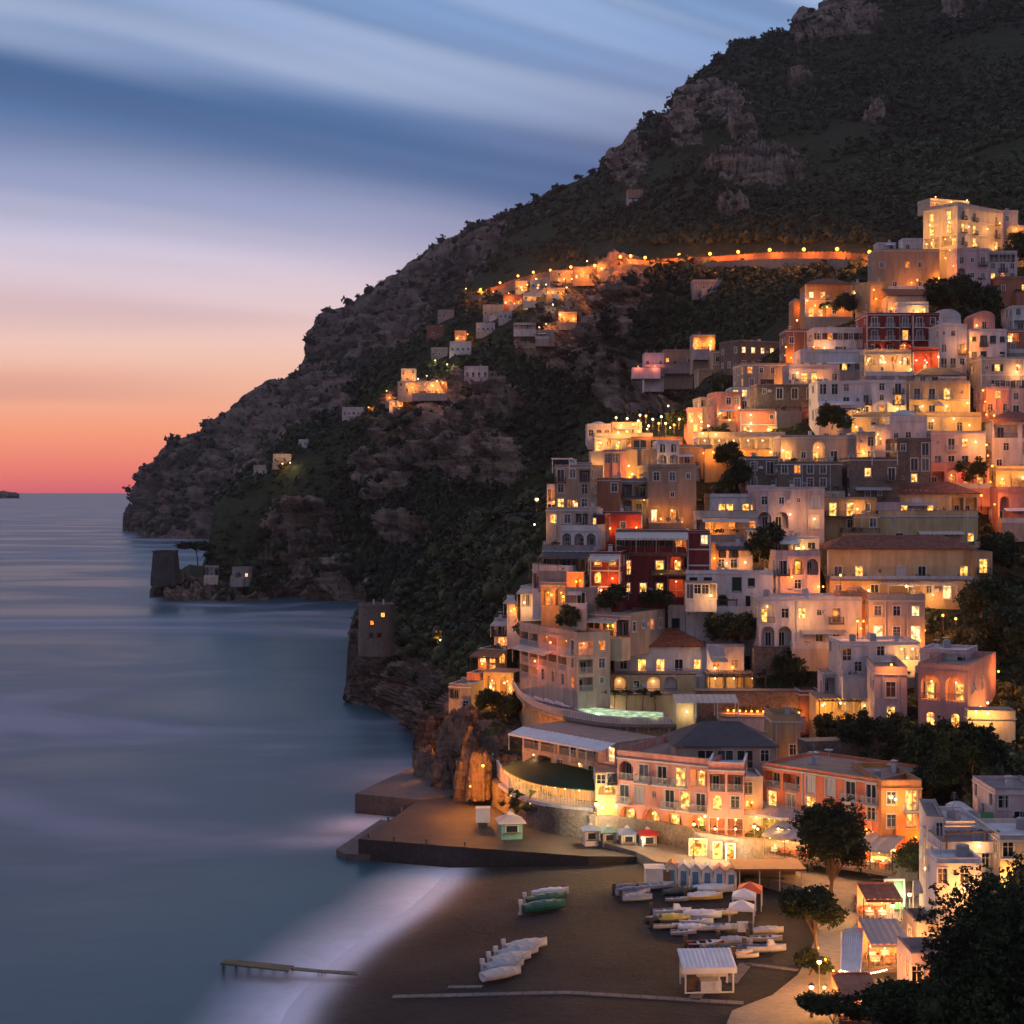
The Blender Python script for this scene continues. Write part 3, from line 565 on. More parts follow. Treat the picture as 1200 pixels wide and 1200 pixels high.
def facade(mb, root, tr, rz, W_, H, rows, base, far, sty):
    """one wall with real openings; windows, doors, balconies become parts of root"""
    def Q(*uvd): mb.poly([tr(*p) for p in uvd])
    Q((0, -base, 0), (W_, -base, 0), (W_, 0, 0), (0, 0, 0))
    n = len(rows); hs = H/n; dense = sty.get('dense')
    def put(name, me, u, v, d=0):
        return inst(name, me, root, tr(u, v, d), rz)
    for ri, row in enumerate(rows):
        v1 = H-ri*hs; v0 = v1-hs; opt = ''
        if '|' in row: opt, row = row.split('|')
        tk = row.split()
        if dense and 'g' not in row.lower() and 'r' not in row.lower():
            while W_/max(1, len(tk)) > 3.0 and len(tk) < 12: tk.insert(RN.randrange(len(tk)+1), RN.choice(['.', 'w', 'w', 'd', '.', 'o']))
        nc = max(1, len(tk)); cw = W_/nc
        for ci, t in enumerate(tk):
            u0 = ci*cw; u1 = u0+cw; uc = (u0+u1)/2; lit = t.isupper(); k = t.lower(); ow = oh = 0; sill = 0; rec = .2; arch = False
            if k == 'w': ow, oh, sill = 1.15, 1.5, .8
            elif k == 'o': ow, oh, sill, arch = .6, .8, 1.2, True
            elif k == 'd': ow, oh, sill = 1.3, 2.3, .06
            elif k == 's': ow, oh, sill = 1.3, 2.1, .2
            elif k == 'v': ow, oh, sill, arch = 1.1, 1.8, .5, True
            elif k == 'q': ow, oh, sill = min(2.4, cw*.7), 1.4, .8
            elif k == 'a': ow, oh, sill, arch, rec = min(3.0, cw*.78), hs*.86, .04, True, 1.5
            elif k == 'r': ow, oh, sill, rec = cw*.86, hs*.80, .05, 1.6
            elif k == 'g': ow, oh, sill, rec = cw*.95, hs*.82, .05, 2.4
            elif k == 'u': ow, oh, sill, rec = cw*.8, hs*.8, .02, .25
            ow = min(ow, cw*.88); oh = min(oh, hs*.86); sill = min(sill, hs-oh-.15); 
            if t == '.' and cw > 2.0 and hs > 2.2 and RN.random() < sty.get('fill', .32): k = 'w'; ow, oh, sill = RN.choice([(.7, .9, 1.2), (.9, 1.2, .95), (1.1, 1.5, .8)]); ow = min(ow, cw*.6); oh = min(oh, hs*.7)
            if ow <= 0 or k in '.':
                Q((u0, v0, 0), (u1, v0, 0), (u1, v1, 0), (u0, v1, 0)); continue
            if k in 'wdso' and ow > .3: ow = round(ow, 1); oh = round(oh, 1)
            a, b_ = uc-ow/2, uc+ow/2; c, d = v0+sill, v0+sill+oh
            Q((u0, v0, 0), (a, v0, 0), (a, v1, 0), (u0, v1, 0)); Q((b_, v0, 0), (u1, v0, 0), (u1, v1, 0), (b_, v1, 0)); Q((a, v0, 0), (b_, v0, 0), (b_, c, 0), (a, c, 0))
            if arch:
                rise = min(ow/2, oh*.6); sp_ = d-rise; N = 10
                pts = [(uc-ow/2*math.cos(math.pi*i/N), sp_+rise*math.sin(math.pi*i/N)) for i in range(N+1)]
                for p, q in zip(pts[:-1], pts[1:]):
                    Q((p[0], p[1], 0), (q[0], q[1], 0), (q[0], v1, 0), (p[0], v1, 0)); Q((q[0], q[1], 0), (p[0], p[1], 0), (p[0], p[1], rec), (q[0], q[1], rec))
                Q((a, c, 0), (a, c, rec), (a, sp_, rec), (a, sp_, 0)); Q((b_, c, rec), (b_, c, 0), (b_, sp_, 0), (b_, sp_, rec))
            else:
                Q((a, d, 0), (b_, d, 0), (b_, v1, 0), (a, v1, 0)); Q((a, d, rec), (b_, d, rec), (b_, d, 0), (a, d, 0))
                Q((a, c, 0), (a, c, rec), (a, d, rec), (a, d, 0)); Q((b_, c, rec), (b_, c, 0), (b_, d, 0), (b_, d, rec))
            Q((a, c, 0), (b_, c, 0), (b_, c, rec), (a, c, rec))
            if rec > 1: Q((a, c, rec), (b_, c, rec), (b_, d, rec), (a, d, rec))
            lm = LIT[RN.randrange(4)] if sty.get('lit') is None else LIT[sty['lit']]
            fm = sty.get('frame', M_FR)
            if k in 'wsdovq':
                pm = lm if lit else (M_GLASS2 if RN.random() < .3 else M_GLASS)
                if k == 's' and not lit: pm = sty.get('shut', M_SHW)
                nm = 'door' if k == 'd' else 'window'
                o = put(nm, frame_mesh('inner' if arch else nm, ow, oh, fm), uc, c); inst('pane', quad_mesh(ow, oh, pm), o)
                if sty.get('shutters') and k in 'wd' and RN.random() < .8 and cw > 2.3:
                    sm = shutter_mesh(ow/2, oh, sty['shutters'])
                    put('shutter', sm, a-ow/4-.12, c); put('shutter', sm, b_+ow/4+.12, c)
                if k == 'd' and not opt and ri < n-1+sty.get('gbal', 0) and sty.get('bal', True):
                    put('balcony', balcony_mesh(min(2.2, cw*.9), .8, sty.get('rail', M_IRON), False, far), uc, v0+.05)
                if k == 'w' and RN.random() < .12 and cw > 2.6:
                    bb = MB(); bb.box(-.38, .38, -.32, .0, 0, .55); put('air_conditioner', MCput('ac', bb, M_SHW), b_+.7, c+.2)
            elif k in 'ar':
                # a door and a bit of glass at the back of the recess
                pm = lm if lit else M_GLASS; dw = min(1.3, ow*.42); x = uc+ow*(.12 if (ci+ri) % 2 else -.14)
                o = put('door', frame_mesh('door', dw, min(2.1, oh*.8), fm), x, c, rec-.16); inst('pane', quad_mesh(dw, min(2.1, oh*.8), pm), o, (0, 0, 0))
                if lit: wall_lamp(root, tr(uc, c+oh*(.72 if arch else .86), rec*.45), sty.get('E', 70), sty.get('lc', WARM), .11)
                if not opt and ri < n-(0 if sty.get('gbal') else 1):
                    b2 = MB(); rail_pts(b2, [(-ow/2, .06, 0), (ow/2, .06, 0)], .95, .3 if far else .18, .028 if far else .02); put('railing', MCput(('rl', round(ow, 2), far), b2, sty.get('rail', M_IRON)), uc, c)
            elif k in 'gu':
                b2 = MB(); nb = max(2, int(ow/1.1))
                for i in range(nb+1): x = -ow/2+ow*i/nb; b2.box(x-.04, x+.04, .02, .1, 0, oh)
                b2.box(-ow/2, ow/2, .03, .09, oh*.36, oh*.36+.05); b2.box(-ow/2, ow/2, .03, .09, oh-.07, oh)
                o = put('window', MCput(('gl', round(ow, 2), round(oh, 2)), b2, fm), uc, c)
                if k == 'u': inst('pane', quad_mesh(ow, oh, lm if lit else M_GLASS), o)
                elif lit:
                    for i in range(max(1, int(ow/4))): wall_lamp(root, tr(a+ow*(i+.5)/max(1, int(ow/4)), c+oh*.84, .9), sty.get('E', 70), sty.get('lc', WARM), .13)
        if opt:
            solid = 'P' in opt; dp = 1.3
            put('balcony', balcony_mesh(W_, dp, sty.get('pm', WM['white']) if solid else sty.get('rail', M_IRON), solid, far), W_/2, v0+.05)
def MCput(k, b, mat):
    k = (k, mat.name)
    if k in MC: return MC[k]
    me = bpy.data.meshes.new('piece'); me.from_pydata(b.v, [], b.f); me.materials.append(mat); MC[k] = me; return me

def roof_clutter(par, W_, dp, z, rn, n):
    for i in range(n):
        x, y = rn.uniform(.8, max(.9, W_-.8)), rn.uniform(.8, max(.9, dp-.8)); k = rn.random(); b = MB()
        if k < .35:
            b.box(x-.3, x+.3, y-.25, y+.25, z, z+rn.uniform(.8, 1.4)); b.box(x-.38, x+.38, y-.33, y+.33, z+1.4, z+1.5); b.build('chimney', M_ROOFW, par)
        elif k < .6:
            b.lathe([(0, 0), (.45, .05), (.55, .12), (.6, .2)], 10, (x, y, z+1.0)); b.tube([(x, y, z), (x, y, z+1.0)], .04, 4); o = b.build('satellite_dish', M_SHW, par)
        elif k < .8:
            b.tube([(x, y, z), (x, y, z+2.6)], .03, 4)
            for q in range(4): b.box(x-.4+.05*q, x+.4-.05*q, y-.015, y+.015, z+1.9+q*.2, z+1.93+q*.2)
            b.build('antenna', M_METAL, par)
        else:
            b.lathe([(0, 0), (.5, 0), (.5, 1.0), (.4, 1.15), (0, 1.2)], 12, (x, y, z)); b.build('water_tank', M_METAL, par)
def B(label, x0, x1, yt, yb, rows, wall='white', th=0.0, xs=None, dep=9.0, sl=None, sr=None, roof='flat', name='house', D=None, base=5.0, clutter=None, lamps=(), perg=None, cor=False, fs=0, cat=None, rc=None, group=None, tiled=None, terr=True, **sty):
    """house placed by the picture: x0..x1 front edge, yt..yb its height; th turns the front (degrees)"""
    a = math.radians(th); xc = (x0+x1)/2
    if D is None: D = float(T_D(xc, min(yb, 1100)))
    w_ = (x1-x0)/F*D
    for _ in range(20):
        DL = D-w_/2*math.sin(a); XL = (x0-CX)/F*DL
        w_ = ((x1-CX)/F*DL-XL)/(math.cos(a)-(x1-CX)/F*math.sin(a))
    H = (yb-yt)/F*D; z = EYE-(yb-HY)/F*D
    if xs is not None:
        if xs < x0: ox, oy = XL, DL
        else: ox, oy = XL+w_*math.cos(a), DL+w_*math.sin(a)
        for d10 in range(20, 400):
            dd = d10/10; X_, Y_ = ox-dd*math.sin(a), oy+dd*math.cos(a); pq = CX+F*X_/Y_
            if (xs < x0 and pq <= xs) or (xs > x0 and pq >= xs): break
        dep = dd
    root = empty(name, (XL, DL, z), a); tag(root, label, cat or name.replace('_', ' '), group)
    far = D > 300; mb = MB(); wm = WM[wall]; dk = dict(sty)
    if name in ('house', 'villa', 'convent') and not set(label.split()) & {'one', 'two', 'three', 'four', 'six', 'plain', 'single', 'wall'}: dk['dense'] = True
    if name == 'house' and not lamps and D < 400 and RN.random() < .6 and 'dark' not in label:
        lamps = tuple((RN.uniform(.1, .9), RN.uniform(.2, .6), RN.choice([90, 160, 240]), RN.choice([SODIUM, GOLD, WARM])) for _ in range(RN.choice([1, 1, 2])))
    if cor or sty.get('E'): pass
    facade(mb, root, lambda u, v, d: (u, d, v), 0, w_, H, rows, base, far, dk)
    nr = len(rows)
    def auto():
        out = []
        for i in range(nr):
            n = max(1, int(dep/3.4)); out.append(' '.join(RN.choice(['.', '.', 'w', 'w', 'W' if RN.random() < .35 else '.']) for _ in range(n)))
        return out
    seesL = (XL+.0)*math.cos(a)+DL*math.sin(a) > 0  # camera on the outer side of the left wall
    dk2 = dict(dk); dk2['bal'] = False
    if seesL: facade(mb, root, lambda u, v, d: (d, dep-u, v), -math.pi/2, dep, H, sl or auto(), base, far, dk2)
    else: mb.poly([(0, dep, -base), (0, 0, -base), (0, 0, H), (0, dep, H)])
    XR, YR = XL+w_*math.cos(a), DL+w_*math.sin(a)
    seesR = (XR*math.cos(a)+YR*math.sin(a)) < 0
    if seesR or sr: facade(mb, root, lambda u, v, d: (w_-d, u, v), math.pi/2, dep, H, sr or auto(), base, far, dk2)
    else: mb.poly([(w_, 0, -base), (w_, dep, -base), (w_, dep, H), (w_, 0, H)])
    mb.poly([(w_, dep, -base), (0, dep, -base), (0, dep, H), (w_, dep, H)])
    rn = random.Random(hash(label) % 99991 if False else sum(map(ord, label)))
    W2 = w_
    if roof in ('flat', 'terrace', 'dome'):
        ph = .45 if roof == 'flat' else .95; t = .22
        mb.box(0, w_, 0, t, H, H+ph); mb.box(0, w_, dep-t, dep, H, H+ph); mb.box(0, t, t, dep-t, H, H+ph); mb.box(w_-t, w_, t, dep-t, H, H+ph)
        rb = MB(); rb.box(-.03, w_+.03, -.03, t+.03, H+ph, H+ph+.07); rb.box(-.03, t+.03, t+.03, dep+.03, H+ph, H+ph+.07); rb.box(w_-t-.03, w_+.03, t+.03, dep+.03, H+ph, H+ph+.07)
        rb.box(t, w_-t, t, dep-t, H-.2, H+.08)
        ro = rb.build('roof', rc or (M_ROOFT if roof == 'terrace' else RN.choice([M_ROOFW, M_ROOFW, M_ROOFG])), root)
        if roof == 'dome':
            r = min(w_, dep)*.42; db = MB(); db.lathe([(r*math.cos(q), r*.75*math.sin(q)) for q in [i*math.pi/18 for i in range(10)]], 20, (w_/2, dep/2, H+.05)); db.build('dome', M_ROOFW, root, True)
        n = clutter if clutter is not None else rn.randrange(1, 4)
        if w_ > 3: roof_clutter(ro, w_, dep, H+.08, rn, n)
    elif roof in ('hip', 'gable', 'slate', 'gablex'):
        ov = .5; rh = min(dep, w_)*(.24 if roof != 'slate' else .28); rb = MB(); x0_, x1_, y0_, y1_ = -ov, w_+ov, -ov, dep+ov
        i = min(w_, dep)/2 if roof in ('hip', 'slate') else 0.0
        if w_ >= dep: r0, r1 = (x0_+i, dep/2, H+rh), (x1_-i, dep/2, H+rh)
        else: r0, r1 = (w_/2, y0_+i, H+rh), (w_/2, y1_-i, H+rh)
        c = [(x0_, y0_, H+.02), (x1_, y0_, H+.02), (x1_, y1_, H+.02), (x0_, y1_, H+.02)]
        if w_ >= dep:
            rb.poly([c[0], c[1], r1, r0]); rb.poly([c[1], c[2], r1]); rb.poly([c[2], c[3], r0, r1]); rb.poly([c[3], c[0], r0])
        else:
            rb.poly([c[0], c[1], r0]); rb.poly([c[1], c[2], r1, r0]); rb.poly([c[2], c[3], r1]); rb.poly([c[3], c[0], r0, r1])
        rb.poly([c[3], c[2], c[1], c[0]]); rb.box(x0_, x1_, y0_-.03, y0_+.05, H-.14, H+.03)
        ro = rb.build('roof', M_DARKROOF if roof == 'slate' else M_TILE, root)
    elif roof == 'vault':
        rb = MB(); N = 12; rr = w_/2
        pts = [(w_/2-rr*math.cos(math.pi*q/N), H+rr*.62*math.sin(math.pi*q/N)) for q in range(N+1)]
        for p, q in zip(pts[:-1], pts[1:]): rb.poly([(p[0], -.1, p[1]), (q[0], -.1, q[1]), (q[0], dep, q[1]), (p[0], dep, p[1])][::-1])
        rb.poly([(p[0], -.1, p[1]) for p in pts][::-1]); ro = rb.build('roof', wm, root)
    else:
        rb = MB(); rb.box(0, w_, 0, dep, H-.1, H+.06); ro = rb.build('roof', M_ROOFT, root)
    mb.build('wall', wm, root)
    if roof in ('flat', 'terrace', 'dome') and w_ > 3:
        eb = MB(); eb.box(-.12, w_+.12, -.14, -.002, H-.12, H+.06); eb.box(-.12, -.002, 0, dep, H-.12, H+.06)
        if rn.random() < .6:
            for x in (rn.uniform(.1, .4)*w_, rn.uniform(.6, .95)*w_): eb.box(x-.05, x+.05, -.1, -.002, -.5, H-.12)
        eb.build('gutter', wm if rn.random() < .5 else M_SHW, root)
    if terr and name in ('house', 'villa') and roof != 'x' and w_ > 4.5 and rn.random() < .85:
        tb = MB(); td = rn.uniform(1.6, 2.6); u0 = rn.choice([0, .0, .3])*w_; u1 = rn.choice([1, 1, .7])*w_
        tb.box(u0-.1, u1+.1, -td, -.01, -3.5, -.05); o_ = tb.build('terrace', WM[rn.choice(['white', 'cream', 'rose', 'grey', 'beige', wall])], root)
        rb = MB(); solid = rn.random() < .45; rail_pts(rb, [(u0, -.1, -.05), (u0, -td+.1, -.05), (u1, -td+.1, -.05), (u1, -.1, -.05)], .9, .3, .022, solid); rb.build('railing', WM['white'] if solid else (M_WRAIL if rn.random() < .6 else M_IRON), o_)
        for q_ in range(rn.randrange(0, 4)):
            pu = rn.uniform(u0+.3, u1-.3); v_, f_ = leaf_cloud(np.random.RandomState(rn.randrange(999)), np.array([[pu, -td+.5, .45]]), np.array([.5]), 26, .5, blob=False); link('potted_plant', npmesh('potted_plant', v_, f_), M_NEARBUSH, o_)
        if rn.random() < .33:
            ab = MB(); a0_, a1_ = u0+.1*w_, u1-.15*w_; n_ = max(3, int((a1_-a0_)/.8)); hh = min(H/nr, 2.7)-.1
            for i in range(n_):
                p0 = a0_+(a1_-a0_)*i/n_; p1 = a0_+(a1_-a0_)*(i+1)/n_; m_ = (p0+p1)/2
                ab.poly([(p0, -td*.8, hh-.55), (m_, -td*.8, hh-.49), (m_, -.03, hh+.06), (p0, -.03, hh)]); ab.poly([(m_, -td*.8, hh-.49), (p1, -td*.8, hh-.55), (p1, -.03, hh), (m_, -.03, hh+.06)])
            ab.build('awning', rn.choice([M_CANVAS, M_CANVASG, M_CANVASW]), root)
    if cor:
        cb = MB()
        for r in range(nr): v = H-r*H/nr; cb.box(-.06, w_+.06, -.09, .0, v-.12, v+.1); 
        for x in (0, w_): cb.box(x-.12, x+.12, -.07, -.0, 0, H-.13)
        cb.build('cornice', M_FR, root)
    for l in lamps:
        u, v, E = l[:3]; c_ = l[3] if len(l) > 3 else WARM
        if len(l) > 4:   # on a side wall
            s_ = l[4]; loc = ((-.7 if s_ == 'L' else w_+.7), u*dep, v*H)
        else: loc = (u*w_, -.7, v*H)
        wall_lamp(root, loc, E, c_)
    if perg:
        for (u0, u1, v, d_, mat_, kind) in perg:
            X0, X1, Z = u0*w_, u1*w_, v*H; pb = MB()
            if kind == 'awn':    # sloping cloth
                n_ = max(4, int((X1-X0)/1.0)); dz = d_*.28
                for i in range(n_):
                    a0 = X0+(X1-X0)*i/n_; a1 = X0+(X1-X0)*(i+1)/n_; m_ = (a0+a1)/2
                    for (p0, p1, s0, s1) in ((a0, m_, 0, .07), (m_, a1, .07, 0)): pb.poly([(p0, -d_, Z-dz+s0), (p1, -d_, Z-dz+s1), (p1, -.02, Z+s1), (p0, -.02, Z+s0)])
                pb.box(X0, X1, -d_-.04, -d_, Z-dz-.25, Z-dz+.02)
                for x in np.arange(X0+.1, X1, 3.2): pb.box(x-.04, x+.04, -d_+.02, -d_+.1, Z-dz-2.3, Z-dz)
                o_ = pb.build('awning', mat_, root)
            else:                # slatted pergola on posts
                n_ = max(3, int((X1-X0)/.6))
                pb.box(X0, X1, -d_, -d_+.12, Z-.15, Z); pb.box(X0, X1, -.2, -.08, Z-.15, Z)
                for i in range(n_+1): x = X0+(X1-X0)*i/n_; pb.box(x-.07, x+.07, -d_-.3, -.02, Z+.002, Z+.1)
                for x in np.linspace(X0+.1, X1-.1, max(2, int((X1-X0)/3.2)+1)): pb.box(x-.07, x+.07, -d_+.01, -d_+.13, Z-2.5, Z-.15)
                pb.build('pergola', mat_, root)
    FOOT.append((XL, DL, a, w_, dep, z, H))
    return root, w_, H, dep

def crown_tree(label, px, py, D, h, r, seed=0, mat=None, n=900, name='tree', cat='tree', flat=.75, trunk=.45, cs=.16, lobes=7, group=None, z=None, lean=.08, core=.62, wood=None):
    """tapered trunk with limbs, crown of loose leaf sprays gathered in lobes"""
    rs = np.random.RandomState(seed+11); base = V(px, py, D)
    if z is not None: base.z = z
    root = empty(name, base); tag(root, label, cat, group); tb = MB(); th_ = h*trunk
    top = Vector((lean*h*rs.randn()*.6, lean*h*rs.randn()*.4, th_)); R0 = max(.08, h*.028)
    tb.tube([(0, 0, -.6), (top.x*.3, top.y*.3, th_*.45), tuple(top), (top.x*1.2, top.y*1.2, h*.86)], [R0*1.15, R0*.85, R0*.62, R0*.25], 8)
    cen = []; 
    for i in range(lobes):
        a = 2.4*i+rs.rand()*.8; rr = r*(.2+.62*rs.rand()); zc = h-r*flat*(.35+1.0*rs.rand())*(.5+.7*rr/r)
        c = Vector((top.x+rr*math.cos(a), top.y+rr*math.sin(a), max(th_*.75, zc))); cen.append((c, r*(.34+.22*rs.rand())))
        tb.tube([tuple(top*(.8+.2*rs.rand())), tuple((top+c)/2+Vector((0, 0, .1*r))), tuple(c)], [R0*.3, R0*.2, R0*.08], 5)
    tb.build('trunk', wood or M_WOOD, root)
    cc = np.array([c[:] for c, _ in cen]); rad = np.array([q for _, q in cen])
    k = rs.choice(len(cc), n, p=rad/rad.sum()); d = rs.randn(n, 3); d /= np.linalg.norm(d, axis=1, keepdims=True)
    p = cc[k]+d*np.array([1, 1, flat])*(rad[k]*(.3+.75*rs.rand(n)**.6))[:, None]
    v, f = leaf_cloud(rs, p, np.full(n, cs*r)*(.6+.8*rs.rand(n)), 14, .42, blob=False, shell=(.1, 1.1))
    v2, f2 = leaf_cloud(rs, cc, rad*core, 0, 0, blob=True, flat=flat)
    link('crown', npmesh('crown', np.concatenate([v, v2]), np.concatenate([f, f2+len(v)])), mat or M_TREE, root)
    return root
M_TREE = leaf_mat('tree_leaves', (.008, .014, .007), (.040, .055, .022), .35, 2.0)
# ---------------------------------------------------------------- the town, from the top down
PG, PW = M_WOOD, M_WRAIL
# top right
B('tall floodlit cream hotel at the very top right with glowing roof terrace', 1122, 1174, 246, 306, ['d d . d', 'D D . d', 'd D . D', '. D W .'], 'cream', 38, xs=1082, roof='terrace', name='hotel', sl=['D D', 'D D', 'R R', 'G'], lamps=((.2, .62, 500, GOLD), (.62, .64, 600, GOLD), (.9, .8, 400, GOLD), (.35, .3, 400, GOLD), (.8, .3, 400, GOLD), (.2, .7, 700, GOLD, 'L'), (.75, .7, 700, GOLD, 'L'), (.3, .38, 700, GOLD, 'L'), (.85, .34, 700, GOLD, 'L'), (.5, .1, 800, GOLD, 'L')), cor=True, E=300, lit=1, clutter=2)
B('small glass roof pavilion lit gold on the top of the tall hotel', 1090, 1136, 236, 247, ['G G G'], 'cream', 20, dep=6, D=432, base=1, name='pavilion', roof='flat', lamps=((.1, 1.3, 600, GOLD), (.5, .9, 600, GOLD), (.9, 1.2, 600, GOLD)), E=420, rc=M_CANVAS, clutter=0)
B('grey flat topped block on the right shoulder of the tall hotel', 1176, 1193, 248, 292, ['w .', '. w', 'w w'], 'rose', 0, roof='flat')
B('low orange lit white house at the right edge beside the trees', 1186, 1225, 266, 298, ['. w w', 'w . w'], 'cream', 0, lamps=((.1, .9, 300, SODIUM), (.5, .4, 200, SODIUM)))
B('grey stone cube with tall windows in front of the tall hotel', 1127, 1157, 276, 300, ['d d d'], 'stone', 0, bal=False, dep=7)
B('pink house with arched windows below the tall hotel', 1121, 1158, 293, 330, ['v . d', 'a w w'], 'rose', 0, lamps=((.05, .5, 160, SODIUM, 'L'),))
B('rose house with a roof veranda right of the pink arched house', 1158, 1192, 296, 330, ['g', 'w d w', 'W W .'], 'rose', 0, clutter=1)
B('long low orange roofed house under the rose veranda house', 1170, 1230, 326, 344, ['. W . w'], 'rust', 0)
B('wide sandy stone house with one bright square window near the top', 1026, 1101, 294, 340, ['w . W w .', '. w . w .'], 'tan', 0, sl=['. w', '. .'], lamps=((.55, .18, 420, SODIUM), (.98, .3, 260, SODIUM)), clutter=2)
B('small white cube standing on the sandy stone house roof', 1028, 1050, 286, 296, ['.'], 'white', 0, dep=5, base=2, clutter=1)
B('narrow whitewashed cube with a dark window left of the tall hotel', 1058, 1081, 281, 296, ['w .'], 'white', 0, dep=5, base=3, clutter=0)
B('orange villa with hipped roof and garden lamps on the upper slope', 944, 998, 333, 372, ['W W .', 'D A .'], 'orange', 0, roof='hip', name='villa', lamps=((.2, .35, 260, WARM), (.45, .3, 300, WARM), (.8, .3, 240, WARM), (.02, .5, 160, WARM)), cor=True, dep=8)
B('orange garage wing on the left of the hipped villa', 930, 944, 353, 373, ['.'], 'orange', 0, dep=7, lamps=((.5, .6, 120, SODIUM),))
B('small lit yellow house between the villa and the chapel', 998, 1020, 333, 352, ['w w'], 'ochre', 0, lamps=((.2, .5, 150, GOLD),))
B('tall plain wall house glowing under a street lamp beside the gabled house', 1020, 1041, 332, 366, ['.', '. .'], 'ochre', 12, lamps=((.25, .45, 420, SODIUM), (.8, .2, 160, SODIUM)))
B('dark gabled house with a pale front at the head of the stairs', 1041, 1086, 346, 368, ['. w .'], 'cream', 0, roof='gable', lamps=((.08, .3, 140, SODIUM), (.3, .1, 200, SODIUM)))
B('small white terrace house with roof steps under the gabled house', 1052, 1088, 358, 372, ['. W'], 'white', 0, roof='terrace', dep=6)
B('big dark red palace with white balconies and arched loggias', 1016, 1070, 369, 414, ['d d d', 'd d D', 'a a A'], 'red', 0, name='palace', cor=True, rail=M_WRAIL, dep=12, lamps=((.3, .08, 60, WARM),), clutter=2, gbal=1)
B('right wing of the dark red palace with small round windows', 1070, 1101, 369, 414, ['d w', 'd o', '. d'], 'red', 0, name='palace_wing', cor=True, dep=12, rail=M_WRAIL, clutter=1)
B('creamy lit ground floor with fan windows under the red palace', 1013, 1068, 415, 441, ['A V V A', '. . . .'], 'cream', 0, dep=5, roof='terrace', lamps=((.06, .7, 220, GOLD), (.42, .62, 220, GOLD), (.75, .62, 220, GOLD), (.98, .3, 260, GOLD)), E=130)
B('red arched gate house lit from inside beside the fan windows', 1070, 1100, 412, 438, ['. A .'], 'red', 0, dep=5, cor=True, roof='terrace', lamps=((.1, .6, 170, GOLD), (.95, .75, 300, GOLD), (.5, .5, 150, GOLD)), E=200)
B('white vaulted house right of the red palace roof', 1094, 1126, 372, 392, ['v . w'], 'white', 0, roof='vault', dep=8, rail=M_WRAIL)
B('white stepped house below the vaulted roof beside the red palace', 1101, 1133, 382, 432, ['o . .', 'v . d', 'd d w'], 'white', 0, lamps=((.9, .45, 180, SODIUM),))
B('pink barrel vaulted house with one dark arched window', 1141, 1166, 372, 388, ['. v .'], 'pink', 0, roof='vault', dep=8, lamps=((.1, .4, 100, WARM),))
B('white house with green door below the pink vault', 1136, 1180, 388, 424, ['. d w .', '. w . .'], 'white', 0, frame=M_FRG, lamps=((-.02, .3, 320, SODIUM), (.02, .75, 160, SODIUM)))
B('orange brown house with a lit terrace at the right edge', 1180, 1225, 388, 414, ['R . W', 'w . w'], 'rust', 0)
B('small white house on the upper right edge with a dark window', 1187, 1225, 360, 386, ['w . w', 'r r'], 'white', 0)
B('beige house with two tall lit windows on the right edge', 1150, 1200, 421, 458, ['. W . W', '. w . w'], 'beige', 0, lit=1, shutters=M_FRB, cor=True)
B('white house with brown shutters left of the red palace', 954, 1016, 386, 418, ['W w w', '. w .'], 'white', 0, shutters=M_FRB, lamps=((-.02, .35, 200, SODIUM), (.18, .32, 130, WARM)), clutter=4)
B('long grey convent building with a row of slim lit windows', 866, 921, 402, 434, ['W W W W W', 'w . w w .'], 'stone', 26, name='convent', lit=2, dep=9, D=400, clutter=3)
B('brown plastered block right of the grey convent', 921, 948, 388, 424, ['w .', '. .'], 'brown', 0, lamps=((.2, .12, 300, SODIUM), (1.02, .4, 300, SODIUM), (-.05, .2, 160, SODIUM)), clutter=1)
B('white house with two bright french windows below the shuttered house', 938, 1012, 412, 438, ['W W . W w'], 'white', 0, shutters=M_FRB, lit=1)
B('rose terrace house with lit doors and flower rail', 925, 984, 432, 450, ['. D D . w'], 'rose', 0, rail=M_WRAIL, lamps=((.15, .7, 160, WARM), (.6, .3, 160, GOLD)), roof='terrace', lit=1, gbal=1)
B('grey tin roofed house left of the rose terrace house', 872, 926, 428, 456, ['W . w .', 'w r .'], 'grey', 8, lamps=((.92, .5, 320, SODIUM), (.75, .1, 100, SODIUM)))
B('pale yellow bell tower of the old church on the left slope', 835, 847, 413, 456, ['.', '.', '.'], 'ochre', 0, name='bell_tower', dep=5, D=420, base=10, cor=True, clutter=0)
B('ochre church nave with a lit arched window beside the bell tower', 818, 835, 434, 460, ['. V .'], 'ochre', 0, name='church', dep=9, D=420, base=10, cor=True, clutter=0, lit=1)
B('grey ruined stone block behind the bell tower', 847, 868, 416, 458, ['. .', '. w', 'w .'], 'stone', 0, dep=9, D=418, base=12)
B('white cube house with three slit windows below the convent', 868, 892, 432, 460, ['w w w', 'W . .'], 'white', 0, D=388, base=6)
B('small villa among lamps on the rock shelf above the church', 812, 838, 393, 410, ['A W A'], 'tan', 0, D=520, base=8, name='villa', lamps=((.2, .3, 400, SODIUM), (.8, .5, 400, SODIUM), (.5, -.1, 260, SODIUM)), E=250)
B('white house on the cliff edge over a red lit terrace', 755, 778, 415, 430, ['w . w'], 'white', 0, D=560, base=9, dep=8)
B('tan flat house right of the white cliff edge house', 778, 812, 411, 427, ['W . . w'], 'tan', 0, D=560, base=9, dep=8)
B('thin red and white lit terrace hanging on the cliff edge', 741, 774, 430.5, 434, ['.'], 'white', 0, D=556, base=3, dep=5, name='terrace', fill=0, roof='x', lamps=((.2, 1.3, 140, RED), (.8, 1.3, 140, RED)))
